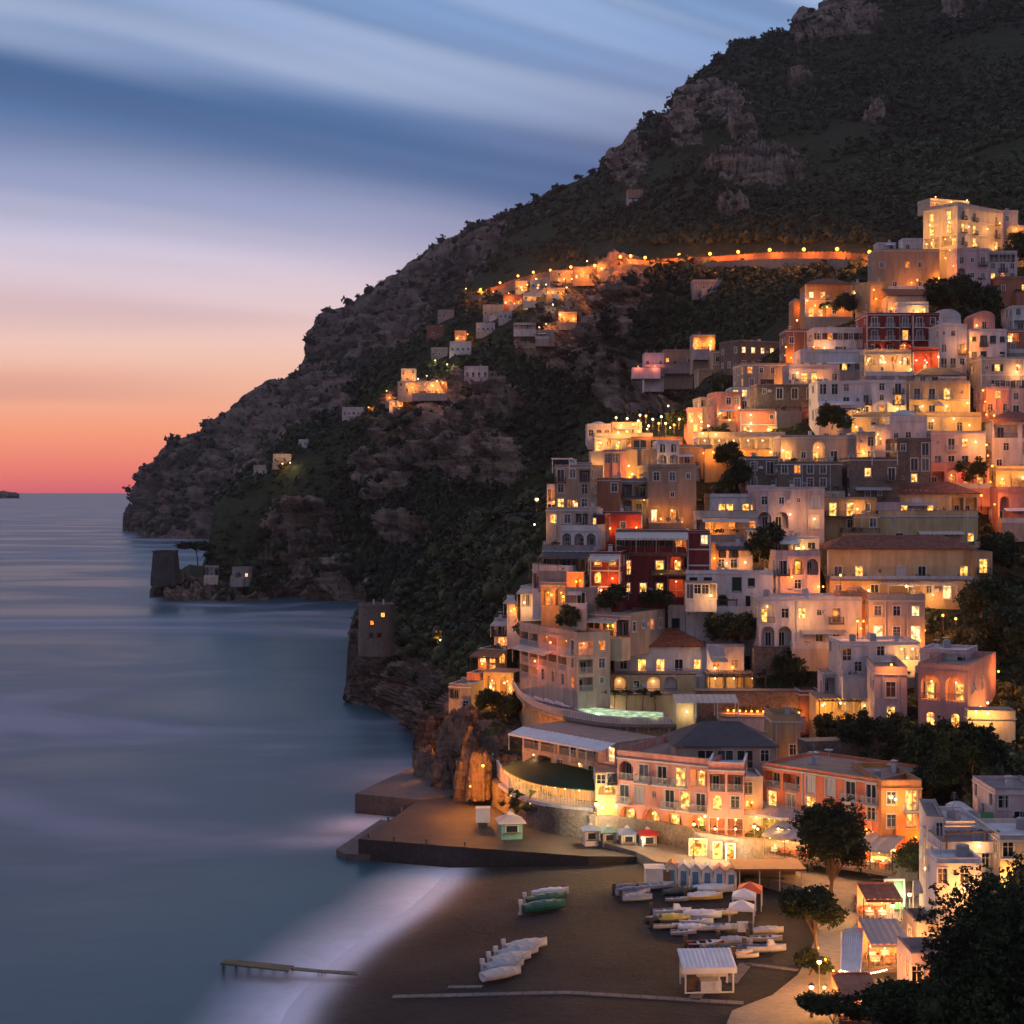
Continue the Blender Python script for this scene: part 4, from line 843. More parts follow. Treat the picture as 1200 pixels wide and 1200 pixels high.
# second band
B('brown stone house with three tall dark windows', 887, 958, 453, 482, ['. d d d', '. . . .'], 'stone', 0, bal=False, lamps=((1.01, .1, 200, SODIUM),), clutter=1)
B('white arcaded house with a large dark arch left of the brown stone house', 857, 888, 456, 482, ['W W W', 'a v a'], 'white', 0, clutter=1)
B('lit pink house with moorish windows above the big tree', 840, 868, 462, 494, ['. w w', 'v v v'], 'pink', 6, lamps=((.1, .3, 200, GOLD), (.9, .5, 200, WARM), (.5, .05, 220, GOLD)))
B('cream house with three dark windows left of the moorish house', 821, 841, 468, 490, ['w w w', '. . .'], 'cream', 4, lamps=((.8, .1, 160, GOLD),))
B('pink battlemented house glowing at the left end of the dining terrace', 807, 823, 483, 510, ['W . W', '. W .'], 'pink', 0, roof='terrace', lamps=((.2, .6, 240, GOLD), (.9, .3, 300, GOLD)), lit=1)
B('salmon hotel front with two white light columns above the dining terrace', 868, 955, 482, 513, ['. . . . W .', 'D . D . W .'], 'salmon', 0, D=322, name='hotel', cor=True, lit=1, dep=10, lamps=((.13, .86, 330, COOL), (.13, .55, 330, COOL), (.13, .25, 330, COOL), (.66, .86, 330, COOL), (.66, .55, 330, COOL), (.66, .25, 330, COOL), (.36, .3, 330, GOLD), (.84, .25, 200, GOLD)), clutter=3, bal=False)
B('long glazed dining terrace full of lamps below the salmon hotel', 818, 920, 512, 526, ['G G G G G G'], 'cream', 0, name='restaurant', dep=7, roof='terrace', D=304, E=420, base=3, lamps=((.05, 1.3, 360, GOLD), (.2, 1.2, 300, GOLD), (.4, -.3, 330, GOLD), (.6, -.4, 330, GOLD), (.8, -.35, 300, GOLD), (.95, -.3, 300, GOLD)), cat='restaurant')
B('orange lit retaining wall below the glazed dining terrace', 826, 916, 526, 546, ['.'], 'ochre', 0, name='retaining_wall', fill=0, dep=4, roof='x', lamps=((.1, .8, 300, SODIUM), (.5, .8, 260, SODIUM), (.85, .8, 260, GOLD)))
B('white house with awnings and pale balconies under the terrace street', 958, 1012, 449, 492, ['s s w', 'P|. . d', 'A . w'], 'white', 0, shut=M_FRG, lamps=((.4, .22, 300, GOLD), (.85, .2, 140, GOLD)), pm=WM['white'], perg=[(0, .75, .5, 2, M_CANVASW, 'awn')])
B('long white house with bay doors above the yellow lit wall', 1005, 1062, 448, 488, ['. w d', 'd . D', 'd W .'], 'white', 0, lamps=((.1, .2, 200, GOLD), (.8, .22, 200, GOLD)), clutter=2)
B('yellow lit terrace house with four dark doors and a lit one', 1066, 1136, 449, 488, ['d d D o', 'd d W .'], 'yellow', 0, rail=M_WRAIL, lamps=((.2, .3, 200, GOLD), (.6, .3, 200, GOLD), (.95, .4, 300, GOLD)), cor=True, gbal=1)
B('slate roofed house behind the yellow lit terrace house', 1074, 1132, 440, 450, ['. .'], 'white', 0, roof='slate', dep=7)
B('long vaulted yellow wall washed by hidden lamps', 998, 1150, 489, 508, ['. w . . . w . v .'], 'yellow', 0, name='arcade_wall', fill=0, dep=5, roof='terrace', lamps=((.03, .4, 420, GOLD), (.25, .8, 260, GOLD), (.45, .8, 300, GOLD), (.62, .8, 300, GOLD), (.9, .5, 420, GOLD), (.78, .9, 300, GOLD)), clutter=0, cat='house')
B('small pink house with a lit window left of the bright stair', 1156, 1183, 456, 486, ['. W .', 'v . v'], 'pink', 0, lamps=((-.1, .5, 420, SODIUM), (-.05, 0, 260, SODIUM)))
B('rose house with a dark arched door at the right edge of the stair', 1183, 1230, 458, 488, ['w . w', 'd . w'], 'rose', 0)
B('white house with a red tiled roof and long verandas at the right edge', 1163, 1228, 494, 552, ['r r', 'w R', 'w . w'], 'white', 0, roof='hip', dep=9)
B('lit arched ground floor under the veranda house', 1167, 1228, 552, 576, ['V . A'], 'yellow', 0, dep=6, roof='terrace', lamps=((.1, .6, 260, GOLD), (.5, .7, 240, GOLD)))
B('pink arcade with a dark arch by the right edge', 1170, 1228, 577, 612, ['a . a'], 'pink', 0, dep=6, roof='terrace', lamps=((-.1, .6, 300, SODIUM),))
B('white domed chapel in the middle of the upper houses', 1043, 1086, 493, 520, ['. w .'], 'white', 0, roof='dome', name='chapel', clutter=0, dep=8)
B('white annex with a lit arch left of the domed chapel', 1025, 1044, 501, 522, ['A'], 'white', 0, dep=6, clutter=0)
B('beige pink house with big lit arched windows below the salmon hotel', 915, 1004, 513, 543, ['W A d o'], 'beige', 0, rail=M_IRON, lit=1, E=200, gbal=1, clutter=2, lamps=((.02, .5, 220, GOLD),))
B('narrow beige house with an arched window right of the big lit arches', 1004, 1026, 509, 543, ['v', '.'], 'beige', 0)
B('tall dark stone tower house with a white balcony door', 1052, 1091, 516, 588, ['. d', '. d', 'W .', '. .'], 'stone', 0, bal=False, clutter=1, lit=1)
B('rough stone house with a lit arched window left of the stone tower house', 996, 1052, 539, 588, ['. W . d', '. . . .'], 'stone', 0, lit=1, perg=[(.4, .95, 1.2, 2, PW, 'perg')])
B('rose house with a bright loggia window right of the stone tower house', 1091, 1155, 508, 548, ['o d W .', 'd d d w'], 'rose', 0, rail=M_WRAIL, lamps=((.8, .75, 200, GOLD), (1.02, .35, 330, SODIUM)), gbal=1, clutter=3)
B('pink lit veranda under the rose house', 1091, 1158, 548, 572, ['r A W R'], 'pink', 0, dep=6, roof='terrace', lamps=((.6, .8, 150, RED), (1.02, .3, 300, SODIUM)))
B('weathered grey house with one orange window below the big lit arches', 912, 987, 544, 575, ['w W w w .', '. w . w .'], 'stone', 0, clutter=2, lit=3)
B('small dark stone house left of the weathered grey house', 874, 912, 538, 574, ['. d', 'w .'], 'stone', 0, bal=False)
B('pink house with arched porches and pale shutters', 886, 966, 574, 620, ['w . o s', 'a a . s'], 'rose', 0, rc=M_ROOFW, clutter=3)
B('white house with four lit doors beside the dark central trees', 832, 888, 582, 606, ['. D D . D W'], 'white', 0, rail=M_IRON, lit=1, dep=8, clutter=1)
B('cream terrace house with an orange veranda under the four lit doors', 815, 888, 605, 626, ['r R . W . W'], 'cream', 0, roof='terrace', dep=6, lit=3, lc=SODIUM, E=120)
B('pale house with two barred windows right of the plain red tower', 838, 882, 640, 668, ['a a .', 'w w .'], 'rose', 0, dep=7, clutter=1, perg=[(0, .9, 1.0, 1.5, M_DARKROOF, 'awn')])
B('cream wing right of the barred windows with a shaded pergola', 876, 902, 622, 648, ['. .', 'w .'], 'cream', 0, dep=7, clutter=2)
B('ochre house with two lit doors behind a long iron balcony', 966, 1027, 586, 624, ['B|D D .', '. w .'], 'ochre', 0, lit=1, lamps=((.62, .72, 120, GOLD),), clutter=2)
B('ochre side wing with small brown windows left of the big yellow house', 1002, 1030, 606, 640, ['. w', '. w'], 'ochre', 0, clutter=1, dep=6)
B('big yellow house with red roof and glazed veranda', 1036, 1146, 578, 606, ['W D r D o r r'], 'yellow', 0, roof='hip', rail=M_IRON, lit=1, dep=9, name='villa', gbal=1)
B('broad yellow block with dark green shutters under the glazed veranda', 1029, 1146, 605, 640, ['. s . q q . W'], 'yellow', 0, roof='terrace', shut=M_FRG, dep=9, lit=1)
B('long yellow house with red tiled roof and six tall windows', 970, 1142, 643, 680, ['d D o s d . D'], 'yellow', 0, roof='hip', name='villa', lit=1, cor=True, dep=9, gbal=1, sl=['. w'])
B('small ochre wing with a lit door at the right end of the long house', 1142, 1163, 650, 694, ['D', 'a'], 'ochre', 0, dep=7, lit=1, gbal=0)
B('shaded garden floor under the long yellow house', 972, 1142, 680, 702, ['w . d . W . D .'], 'ochre', 0, dep=3, roof='x', perg=[(.35, .82, .85, 5, PW, 'perg')], lit=2, gbal=0)
B('terracotta house with bright windows and a lit orange side wall', 1018, 1084, 704, 752, ['w w W', 'D . D'], 'beige', -8, xs=1124, sr=['. W', '. w'], lamps=((.1, .15, 360, SODIUM), (.9, .05, 260, SODIUM), (.25, .7, 300, WARM, 'R'), (.15, .2, 120, SODIUM, 'R'), (-.1, .5, 330, SODIUM)), lit=2, cor=False, name='house', clutter=0, roof='terrace')
B('orange lit alley house left of the terracotta house', 985, 1018, 698, 738, ['o . o', '. w .'], 'orange', 0, dep=5, lamps=((.6, .4, 330, SODIUM), (.9, .1, 220, SODIUM)))
B('white house with pink lit arches and a roof veranda', 909, 961, 652, 696, ['A a', '. . .'], 'rose', 0, xs=975, lamps=((.35, .45, 300, SODIUM), (.95, .2, 260, SODIUM), (1.05, .2, 260, SODIUM)), roof='terrace', clutter=0, terr=False, lc=SODIUM, E=160, dep=9)
B('white veranda cube on top of the pink lit arches', 907, 960, 632, 652, ['r d d'], 'white', 0, dep=7, base=1, D=256, rc=M_ROOFW, clutter=4)
B('white house with glazed veranda over two open arches', 890, 1010, 703, 758, ['R . W . d .', 'a a . w w .'], 'white', 0, lit=1, lamps=((.98, .4, 220, SODIUM), (.42, .68, 100, GOLD)), clutter=5, dep=9, rail=M_IRON)
B('grey stone garden wall below the open arches', 884, 1012, 758, 774, ['.'], 'stone', 0, dep=2, roof='x', name='retaining_wall', fill=0, cat='wall')
B('white villa with green shutters and stepped terraces', 804, 906, 672, 716, ['w w . s . .', '. . a . u .'], 'white', 0, name='villa', shut=M_FRG, clutter=3, frame=M_FRG, dep=10, rc=M_ROOFW)
B('low white wing with small dark windows in front of the stepped villa', 783, 888, 716, 742, ['w . w . w .'], 'white', 0, dep=6, roof='terrace', perg=[(.2, .75, 1.55, 2, PG, 'perg')], frame=M_FRG)
B('small white tower room with brown lean roof at the villa corner', 804, 840, 682, 702, ['d w w d'], 'white', 0, dep=3, D=242, base=2, roof='x', bal=False)
# middle left: the dark red hotel and neighbours
B('dark red hotel with canopied terraces and many lit rooms', 725, 802, 648, 700, ['D . D A', 'W W W G'], 'red', -6, name='hotel', lit=1, dep=11, roof='terrace', cor=False, lamps=((-.02, .2, 120, RED),), E=130, lc=GOLD, gbal=0, rail=M_IRON, perg=[(.5, 1, .62, 2.2, PG, 'awn')])
B('open top floor with cream canopies on the dark red hotel', 722, 806, 624, 648, ['r r r r R'], 'brown', -6, dep=8, D=248, base=.5, rc=M_ROOFW, E=100, clutter=0, perg=[(0, 1, 1.0, 3.2, M_CANVAS, 'awn')], name='hotel_floor')
B('plain red gable tower at the right end of the dark red hotel', 806, 832, 625, 700, ['. W', '. .', '. o', '. .'], 'red', -6, dep=9, cor=True, lit=2, clutter=0)
B('lit orange passage right of the plain red tower', 831, 842, 640, 668, ['.'], 'ochre', 0, dep=5, lamps=((.5, .5, 180, SODIUM),), clutter=0)
B('red wing with a tall arched balcony at the left of the canopied hotel', 692, 726, 650, 706, ['W W', 'V .', '. W'], 'red', -14, dep=8, lit=1, cor=True, perg=[(0, 1, .98, 2.4, M_CANVAS, 'awn')])
B('low bright red house under a burning street lamp', 708, 752, 603, 626, ['. . .'], 'red', 0, dep=8, cor=True, lamps=((.85, .35, 420, SODIUM), (.15, .3, 60, SODIUM)), clutter=2)
B('dark red side house with a small lit window left of the burning lamp', 690, 709, 606, 638, ['W .', '. w'], 'red', -10, dep=8, lit=1)
B('big tan house with a plain upper wall and two glowing arches', 760, 816, 547, 612, ['. w .', '. . .', 'A A .'], 'tan', 0, xs=834, sr=['. .', '. .', '. w'], dep=12, lamps=((.9, .6, 300, SODIUM, 'R'), (.4, .8, 260, SODIUM, 'R'), (.25, .06, 260, SODIUM), (.7, .0, 300, SODIUM)), E=380, lc=GOLD, clutter=1, cor=False)
B('orange lit wall house with one square window below the dining terrace', 788, 834, 524, 548, ['. w . .'], 'ochre', -10, lamps=((.1, .35, 260, SODIUM), (.8, .7, 300, SODIUM)), clutter=1)
B('bluish white house with arched terraces in the middle left', 770, 796, 519, 556, ['v v', 'a a', 'a a'], 'white', 0, rail=M_WRAIL, clutter=2)
B('tan house with a square window between the yellow glow and the white arches', 746, 769, 529, 562, ['. .', '. w'], 'tan', 0)
B('rosy pink cube with two arched windows in yellow light', 708, 734, 530, 562, ['v v .', '. . .'], 'pink', 0, dep=8, clutter=0, lamps=((-.12, .5, 420, GOLD), (1.1, .5, 420, GOLD), (1.12, .1, 300, SODIUM)), rail=M_WRAIL)
B('yellow glowing house left of the rosy pink cube', 692, 708, 532, 564, ['.', '.'], 'cream', 0, dep=6, lamps=((.4, .4, 260, GOLD),), clutter=0)
B('yellow glowing wall right of the rosy pink cube', 734, 747, 530, 562, ['.', '.'], 'yellow', 0, dep=6, lamps=((.5, .2, 200, GOLD),), clutter=0)
B('lit terrace restaurant with warm glazing on the upper left', 697, 765, 513, 528, ['A W A W G G'], 'cream', 0, roof='terrace', lamps=((.1, .6, 260, GOLD), (.4, 1.4, 300, GOLD), (.7, .5, 240, GOLD)), E=200, cat='restaurant', name='restaurant')
B('lit roof pavilion above the upper left restaurant', 717, 752, 500, 514, ['. A .'], 'cream', 0, dep=7, lamps=((.3, 1.1, 300, GOLD), (.9, .6, 240, GOLD), (.1, .2, 200, GOLD)), E=200, clutter=0, roof='terrace')
B('white domed house at the upper left end of the town', 688, 716, 502, 516, ['v v v'], 'white', 0, roof='dome', dep=7, clutter=0)
B('brown lean roofed dining room under the upper lamps', 740, 800, 512, 530, ['u u G'], 'rust', 0, roof='x', dep=7, lamps=((.3, 1.5, 300, GOLD), (.75, 1.6, 300, GOLD)), E=140)
B('tall tan apartment house with iron balconies at the left edge of town', 650, 692, 548, 600, ['d w r', 'w . v', 'W R w'], 'tan', -16, dep=10, clutter=3, perg=[(0, .5, 1.2, 2, PW, 'perg')])
B('grey lower block with one lit window under the tan apartment house', 640, 690, 598, 640, ['W w r', '. d w'], 'beige', -16, dep=9, lit=1, lamps=((-.25, .6, 100, GOLD),))
B('white slatted balcony stack on the left flank of the town', 641, 652, 570, 606, ['g', 'g'], 'white', -16, dep=4, clutter=0)
B('grey house with three tall loggias left of the rosy pink cube', 676, 694, 545, 582, ['d d', 'a a'], 'grey', 0, dep=7)
B('terracotta block with two dark square windows', 699, 727, 563, 600, ['. w', '. .'], 'rust', -10, xs=None, dep=9, clutter=2)
B('grey pergola house beside the terracotta block', 722, 762, 564, 602, ['r r', 'r r'], 'grey', 0, dep=8, perg=[(0, 1, .55, 1.5, M_DARKROOF, 'awn')])
B('white house with stepped terraces and round arches', 657, 700, 622, 646, ['a a a'], 'white', -16, dep=6, roof='terrace', rail=M_WRAIL, gbal=1)
B('white house above the stepped arches with plants on its roof', 672, 700, 600, 624, ['w . w', '. v .'], 'white', -12, dep=6, clutter=3)
B('dark pergola terrace below the stepped arches', 636, 692, 646, 668, ['r r r r'], 'grey', -16, dep=7, perg=[(0, 1, .98, 3, M_DARKROOF, 'awn')], roof='terrace')
B('white terrace house with tin roof on the left edge', 624, 662, 668, 690, ['r w .'], 'white', -18, dep=7, roof='terrace')
B('small house with a glowing orange porch and lamp', 634, 664, 686, 710, ['A A'], 'ochre', -14, dep=6, lamps=((.45, .55, 420, SODIUM),), lc=SODIUM, E=300, clutter=1)
B('orange lit doorway house under the red wing', 664, 684, 674, 692, ['. A'], 'rust', -10, dep=6, lamps=((.6, .6, 300, SODIUM),), lc=SODIUM, E=260, clutter=0)
B('grey garden wall block below the orange doorway', 662, 700, 692, 712, ['. d .'], 'grey', -10, dep=5, bal=False, clutter=0)
B('white house with a tiny porch left of the glowing porch', 610, 636, 690, 712, ['r .'], 'white', -20, dep=6, perg=[(0, 1, 1.0, 2, M_CANVAS, 'awn')])
B('small white house with terrace railings on the left slope', 594, 618, 704, 726, ['. .'], 'white', -20, dep=6, roof='terrace', perg=[(0, .8, 1.1, 2, M_CANVAS, 'awn')])
B('narrow house with an orange lit bay and brown awning', 579, 612, 728, 762, ['d .', 'W W'], 'rose', -20, dep=6, perg=[(0, 1, 1.0, 2, M_CANVAS, 'awn')], lamps=((.4, .3, 260, SODIUM),), lit=1)
B('little house with three lit arches on the slope over the sea', 560, 594, 764, 792, ['V V V', '. W .'], 'tan', -22, dep=6, perg=[(-.1, .9, 1.0, 2.4, M_WOOD, 'awn')], lamps=((.2, .5, 160, SODIUM),))
B('house with a glowing red orange porch at the lower left', 547, 562, 792, 812, ['A'], 'rust', -22, dep=5, lc=SODIUM, E=280, clutter=0)
B('grotto terrace glowing yellow between the shrubs', 566, 602, 788, 816, ['A A'], 'ochre', -22, dep=6, roof='x', lamps=((.3, .4, 420, GOLD), (.75, .6, 420, GOLD), (.5, 0, 260, SODIUM)), lc=GOLD, E=420)
B('white boxy house on the rock above the lower left shore', 526, 552, 805, 834, ['r .', '. w'], 'grey', -20, dep=6, rc=M_ROOFW)
# hotel terraces
B('curving balcony hotel with red and orange alcoves facing the sea', 609, 677, 742, 802, ['r r R r R d', 'r r r r r w', 'r R v v v V'], 'beige', -66, name='hotel', D=240, xs=715, sr=['R W', 'r w', 'r .'], lamps=((.62, .85, 120, RED), (.35, .42, 90, RED)), lc=(1, .3, .12), E=60, lit=3, rail=M_WRAIL, gbal=1, perg=[(0, .6, .66, 1.4, M_CANVAS, 'awn')], roof='terrace', clutter=0)
B('low white terrace bar with a rusty flat roof above the balcony hotel', 655, 738, 720, 744, ['. u u u r'], 'grey', -35, dep=11, rc=M_ROOFG, clutter=2, base=3)
B('white house with brown tiled roof and arched awnings', 720, 828, 757, 790, ['w D D d W'], 'white', 0, roof='hip', lit=1, name='villa', D=241.5, dep=10, gbal=1, rail=M_WRAIL)
B('flat right wing of the brown tiled house with a lit arched door', 828, 872, 758, 790, ['V w'], 'white', 0, D=241, dep=9, clutter=3, rc=M_ROOFG, gbal=1)
B('yellow arcade with lit arches under the brown tiled house', 716, 816, 790, 814, ['A A a .'], 'yellow', 0, D=238, dep=7, roof='x', lc=GOLD, E=140, lit=1, gbal=1)
B('long restaurant glowing orange under a dark vine roof', 828, 894, 790, 810, ['G G G'], 'ochre', 0, name='restaurant', cat='restaurant', D=237, dep=6, E=200, lc=GOLD, roof='x', perg=[(0, 1, 1.0, 3, PG, 'perg')])
B('pale yellow wall behind the swimming pool', 700, 816, 814, 838, ['. . . . . .'], 'yellow', 0, D=234, dep=4, roof='x', name='retaining_wall', fill=0, cat='wall', lamps=((.12, .25, 90, COOL), (.9, .2, 80, COOL)))
B('cream pool house with tall lit windows', 668, 700, 808, 832, ['V W W'], 'yellow', -20, D=236, dep=6, lit=1, lamps=((.1, .3, 200, GOLD), (.5, .2, 160, GOLD)), clutter=0, bal=False)
B('rubble stone retaining wall right of the pool terrace', 816, 940, 810, 838, ['.'], 'stone', 0, D=231, dep=3, roof='x', name='retaining_wall', fill=0, cat='wall')
B('brick red shed wall at the end of the flower terrace', 937, 962, 814, 842, ['. .'], 'brown', 0, D=230, dep=5, clutter=0, lamps=((-.1, .2, 120, SODIUM),))
B('dark grey hip roofed hall below the pool terrace', 792, 908, 874, 900, ['. u u u .'], 'beige', 0, roof='slate', name='hall', dep=9, D=196)
B('ochre house wall under the dark hip roofed hall terrace', 905, 938, 846, 892, ['. .', '. w'], 'ochre', 0, dep=7, roof='terrace', clutter=1, lamps=((1.0, .1, 80, SODIUM),))
B('pink hotel with a row of lit arches over the beach road', 723, 830, 893, 973, ['a d d D R', 'd s o d D d', 'A A A A'], 'pink', -32, name='hotel', lit=1, D=196, dep=14, lc=GOLD, E=230, rail=M_WRAIL, sl=['. .', '. .', '. .'], cor=False, lamps=((.1, .06, 160, GOLD), (.5, .06, 160, GOLD), (.8, .1, 200, GOLD), (.99, .3, 200, GOLD)), roof='terrace', clutter=1)
B('right part of the pink hotel with covered loggias', 830, 872, 903, 980, ['r r', 'V w', 'G G'], 'pink', -12, D=189, dep=12, rail=M_WRAIL, lit=1, lc=GOLD, E=230, roof='terrace', rc=M_CANVASW, clutter=0)
B('narrow lit house between the two large hotels', 871, 894, 915, 975, ['w .', 'R .', '. .'], 'beige', 0, D=190, dep=8, lamps=((.4, .6, 220, SODIUM),), lc=SODIUM, E=120)
B('salmon orange hotel with pale shutters above the promenade', 894, 1033, 908, 984, ['r r s s d d', 'D d D . s w', 'G G G G G'], 'salmon', -44, name='hotel', D=186, lit=1, cor=False, dep=12, sl=['. .', '. .', '. .'], rail=M_WRAIL, lc=GOLD, E=230, shut=M_SHW, gbal=0, clutter=6, rc=M_ROOFT, lamps=((.05, .28, 160, GOLD), (.9, .3, 260, SODIUM)))
B('rounded orange end of the salmon hotel with one lit balcony', 1033, 1080, 924, 1004, ['w D', '. W', 'd .'], 'orange', 4, D=179, lit=1, dep=12, lamps=((.3, .86, 200, WARM), (.2, .12, 330, SODIUM), (.8, .3, 260, SODIUM)), rail=M_WRAIL, roof='terrace')
# pink house on the right
B('pink house with four large arched windows and a lit orange flank', 1076, 1134, 787, 856, ['A A', 'V V'], 'pink', -28, xs=1167, sr=['. w .', 'V . .'], terr=False, name='house', lit=1, lc=GOLD, E=200, lamps=((.25, .35, 300, GOLD, 'R'), (.5, .35, 300, GOLD, 'R'), (.9, .8, 240, SODIUM, 'R')), roof='terrace', clutter=0)
B('pale upper storey with glass doors on the pink arched house', 1078, 1132, 765, 787, ['s r . s r'], 'rose', -28, D=213, dep=8, base=.5, rc=M_ROOFW, lamps=((1.1, .4, 120, SODIUM),))
B('curved white terrace parapet lit orange at the foot of the pink house', 1134, 1190, 842, 856, ['.'], 'cream', -6, dep=4, roof='terrace', name='terrace', fill=0, lamps=((.15, 1.6, 260, GOLD), (.4, 1.5, 300, GOLD)), clutter=0)
B('rose house with one dark shuttered door left of the arched windows', 1025, 1063, 790, 848, ['. s .', '. W .'], 'rose', -8, xs=1077, sr=['. .', '. .'], dep=7, shut=M_FRB, lit=1, roof='terrace', lamps=((.5, 1.2, 160, SODIUM), (.5, .3, 80, RED, 'R')))
B('white house with a glowing roof dining room above the dark shuttered door', 986, 1078, 756, 792, ['u . . q . G G', '. w . . . . .'], 'white', 0, dep=9, lamps=((.82, .6, 330, GOLD), (.7, .4, 160, GOLD)), E=260, clutter=5, rc=M_ROOFW)
B('white pergola terrace with balusters at the left of the pink group', 964, 1012, 789, 818, ['r r r'], 'white', -4, dep=6, gbal=1, rail=M_WRAIL, perg=[(0, 1, 1.02, 1.5, PW, 'perg')], roof='x', lamps=((.15, 0, 120, SODIUM),))
B('glowing vine covered restaurant under the white pergola terrace', 956, 1026, 818, 844, ['G G A'], 'yellow', -2, name='restaurant', cat='restaurant', dep=6, roof='x', lc=GOLD, E=380, perg=[(0, .7, 1.0, 2.6, PG, 'perg')], lamps=((.1, .7, 330, GOLD), (.4, .8, 260, GOLD)))
B('long rubble wall climbing behind the salmon hotel', 944, 1040, 868, 908, ['.'], 'stone', 10, dep=3, roof='x', name='retaining_wall', fill=0, cat='wall', D=205)
# ---------------------------------------------------------------- waterfront
def pz(px, py, z):
    D = (EYE-z)*F/(py-HY); return ((px-CX)/F*D, D, z)
def slab(name, label, pix, z, zb, mat, kind='structure', cat=None):
    b = MB(); pts = [pz(x, y, z)[:2] for x, y in pix]
    A_ = sum(p[0]*q[1]-q[0]*p[1] for p, q in zip(pts, pts[1:]+pts[:1]))
    if A_ < 0: pts = pts[::-1]
    b.prism(pts, zb, z); return tag(b.build(name, mat), label, cat or name.replace('_', ' '), None, kind)
M_CONC = plain('wet_concrete', (.085, .072, .066), .7, .5, 1.2, .5, .4); M_PAVE = plain('paving_stone', (.21, .17, .135), .7, .35, 1.6, .3, .4); M_COBBLE = plain('dark_paving', (.042, .037, .036), .75, .5, 2.0, .5)
slab('landing_stage', 'upper concrete landing stage reaching into the sea', [(416, 930), (482, 899), (520, 903), (535, 932), (492, 937)], 2.9, -3, M_CONC)
slab('quay', 'broad dark stone quay below the lit rocks', [(441, 972), (492, 936.5), (530, 925), (575, 925), (640, 960), (700, 975), (790, 985), (790, 1004), (690, 1003.5), (545, 993), (420, 983)], 2.75, -3, M_COBBLE)
slab('landing_stage', 'low concrete landing step awash below the quay', [(394, 995), (446, 960), (456, 962), (421, 989), (470, 991), (545, 997), (560, 1003), (540, 1004), (405, 1001)], .8, -2, M_CONC)
slab('promenade', 'lit promenade in front of the beach restaurants', [(690, 983), (800, 975), (960, 985), (1075, 990), (1100, 1040), (1045, 1050), (1000, 1080), (960, 1090), (940, 1040), (868, 1022), (835, 1014), (770, 1010), (745, 998)], 3.3, -1, M_PAVE)
slab('plaza', 'pale paved square under the pines in lamp light', [(845, 1215), (858, 1184), (905, 1166), (935, 1142), (948, 1120), (960, 1085), (1100, 1040), (1140, 1100), (1300, 1215)], 2.75, -1, M_PAVE)
# pale walkways across the sand
def strip(label, a, b_, wpx, z=2.35):
    (x0, y0), (x1, y1) = a, b_; p = Vector(pz(x0, y0, z)); q = Vector(pz(x1, y1, z)); d = (q-p).normalized(); n = Vector((-d.y, d.x, 0))*wpx
    k = max(2, int((q-p).length/1.5)); b = MB()
    for i in range(k):
        a0 = p+(q-p)*(i/k); a1 = p+(q-p)*((i+.96)/k); c = [a0-n, a1-n, a1+n, a0+n]
        zz = [max(beach_z(v.x, v.y), .1)+.04 for v in c]
        b.prism([(v.x, v.y, h-.15) for v, h in zip(c, zz)], 0, 0, [(v.x, v.y, h) for v, h in zip(c, zz)])
    return tag(b.build('walkway', M_WALK), label, 'walkway', None, 'structure')
M_WALK = plain('pale_boards', (.17, .145, .125), .85, .4, 2.0)
strip('long pale board walkway across the lower beach', (460, 1149), (872, 1174), .45)
strip('short walkway from the snack stall to the long boards', (823, 1156), (813, 1170), .55)
strip('diagonal walkway behind the snack stall', (874, 1128), (856, 1150), .6)
strip('walkway from the diagonal boards to the plaza', (874, 1128), (936, 1136), .4)
strip('short plank left of the covered boats', (525, 1143), (566, 1146), .35)
# ------------------------------------------------ rocks, lamps and wall on the left
def lamp_post(label, px, py, h, z=None, D=None, E=260, col=SODIUM, arm=0.0, heads=1, group=None, r=.2, pole=True):
    if D is None: loc = Vector(pz(px, py, z))
    else: loc = V(px, py, D)
    root = empty('street_lamp', loc); tag(root, label, 'street lamp', group)
    b = MB()
    if pole:
        b.tube([(0, 0, -.6), (0, 0, h*.5), (0, 0, h)], .07, 6, .04); b.lathe([(.0, 0), (.16, 0), (.12, .35), (.07, .5)], 8)
        if arm: b.tube([(0, 0, h), (arm*.5, -.1, h+.3), (arm, -.2, h+.15)], .035, 5)
    else: b.box(-.05, .05, -.05, .5, h-.1, h+.05)
    b.build('pole', M_IRON, root)
    for i in range(heads):
        x = arm if heads == 1 else (i-(heads-1)/2)*.9
        lb = MB(); lb.lathe([(0, .42), (.28, .22), (.30, .18)], 8, (x, -.2 if arm else 0, h)); lb.build('lamp_shade', M_IRON, root)
        wall_lamp(root, (x, -.2 if arm else 0, h-.02), E/heads, col, r)
    return root
for i, (x, y, D_, w_, h_, dp) in enumerate([(525, 925, 236, 5.5, 5.5, 4), (503, 921, 246, 5, 6, 5), (551, 928, 226, 5, 8, 4), (512, 897, 268, 8, 9, 6), (540, 905, 245, 8, 9, 5), (562, 925, 222, 3.5, 6, 3)]):
    rock_obj('boulder', ['round boulder glowing orange beside the landing', 'dark boulder left of the glowing one', 'tall rock by the quay path lamp', 'broad rock under the burning cliff lamp', 'rock wall between the two orange lamps', 'leaning rock at the foot of the curved stone wall'][i], x, y, D_, w_, h_, dp, 20+i, M_NEARROCK, 'rock', 'rocks at the landing')
lamp_post('bright orange lamp burning on the rocks above the landing', 524, 871, 1.6, D=249, E=1800, pole=True, r=.3)
lamp_post('orange lamp low on the rock path by the quay', 566, 912, 1.8, D=216, E=2200, r=.22)
lamp_post('orange lamp hidden behind the landing rocks', 551, 933, 1.4, D=216, E=1500, r=.14)
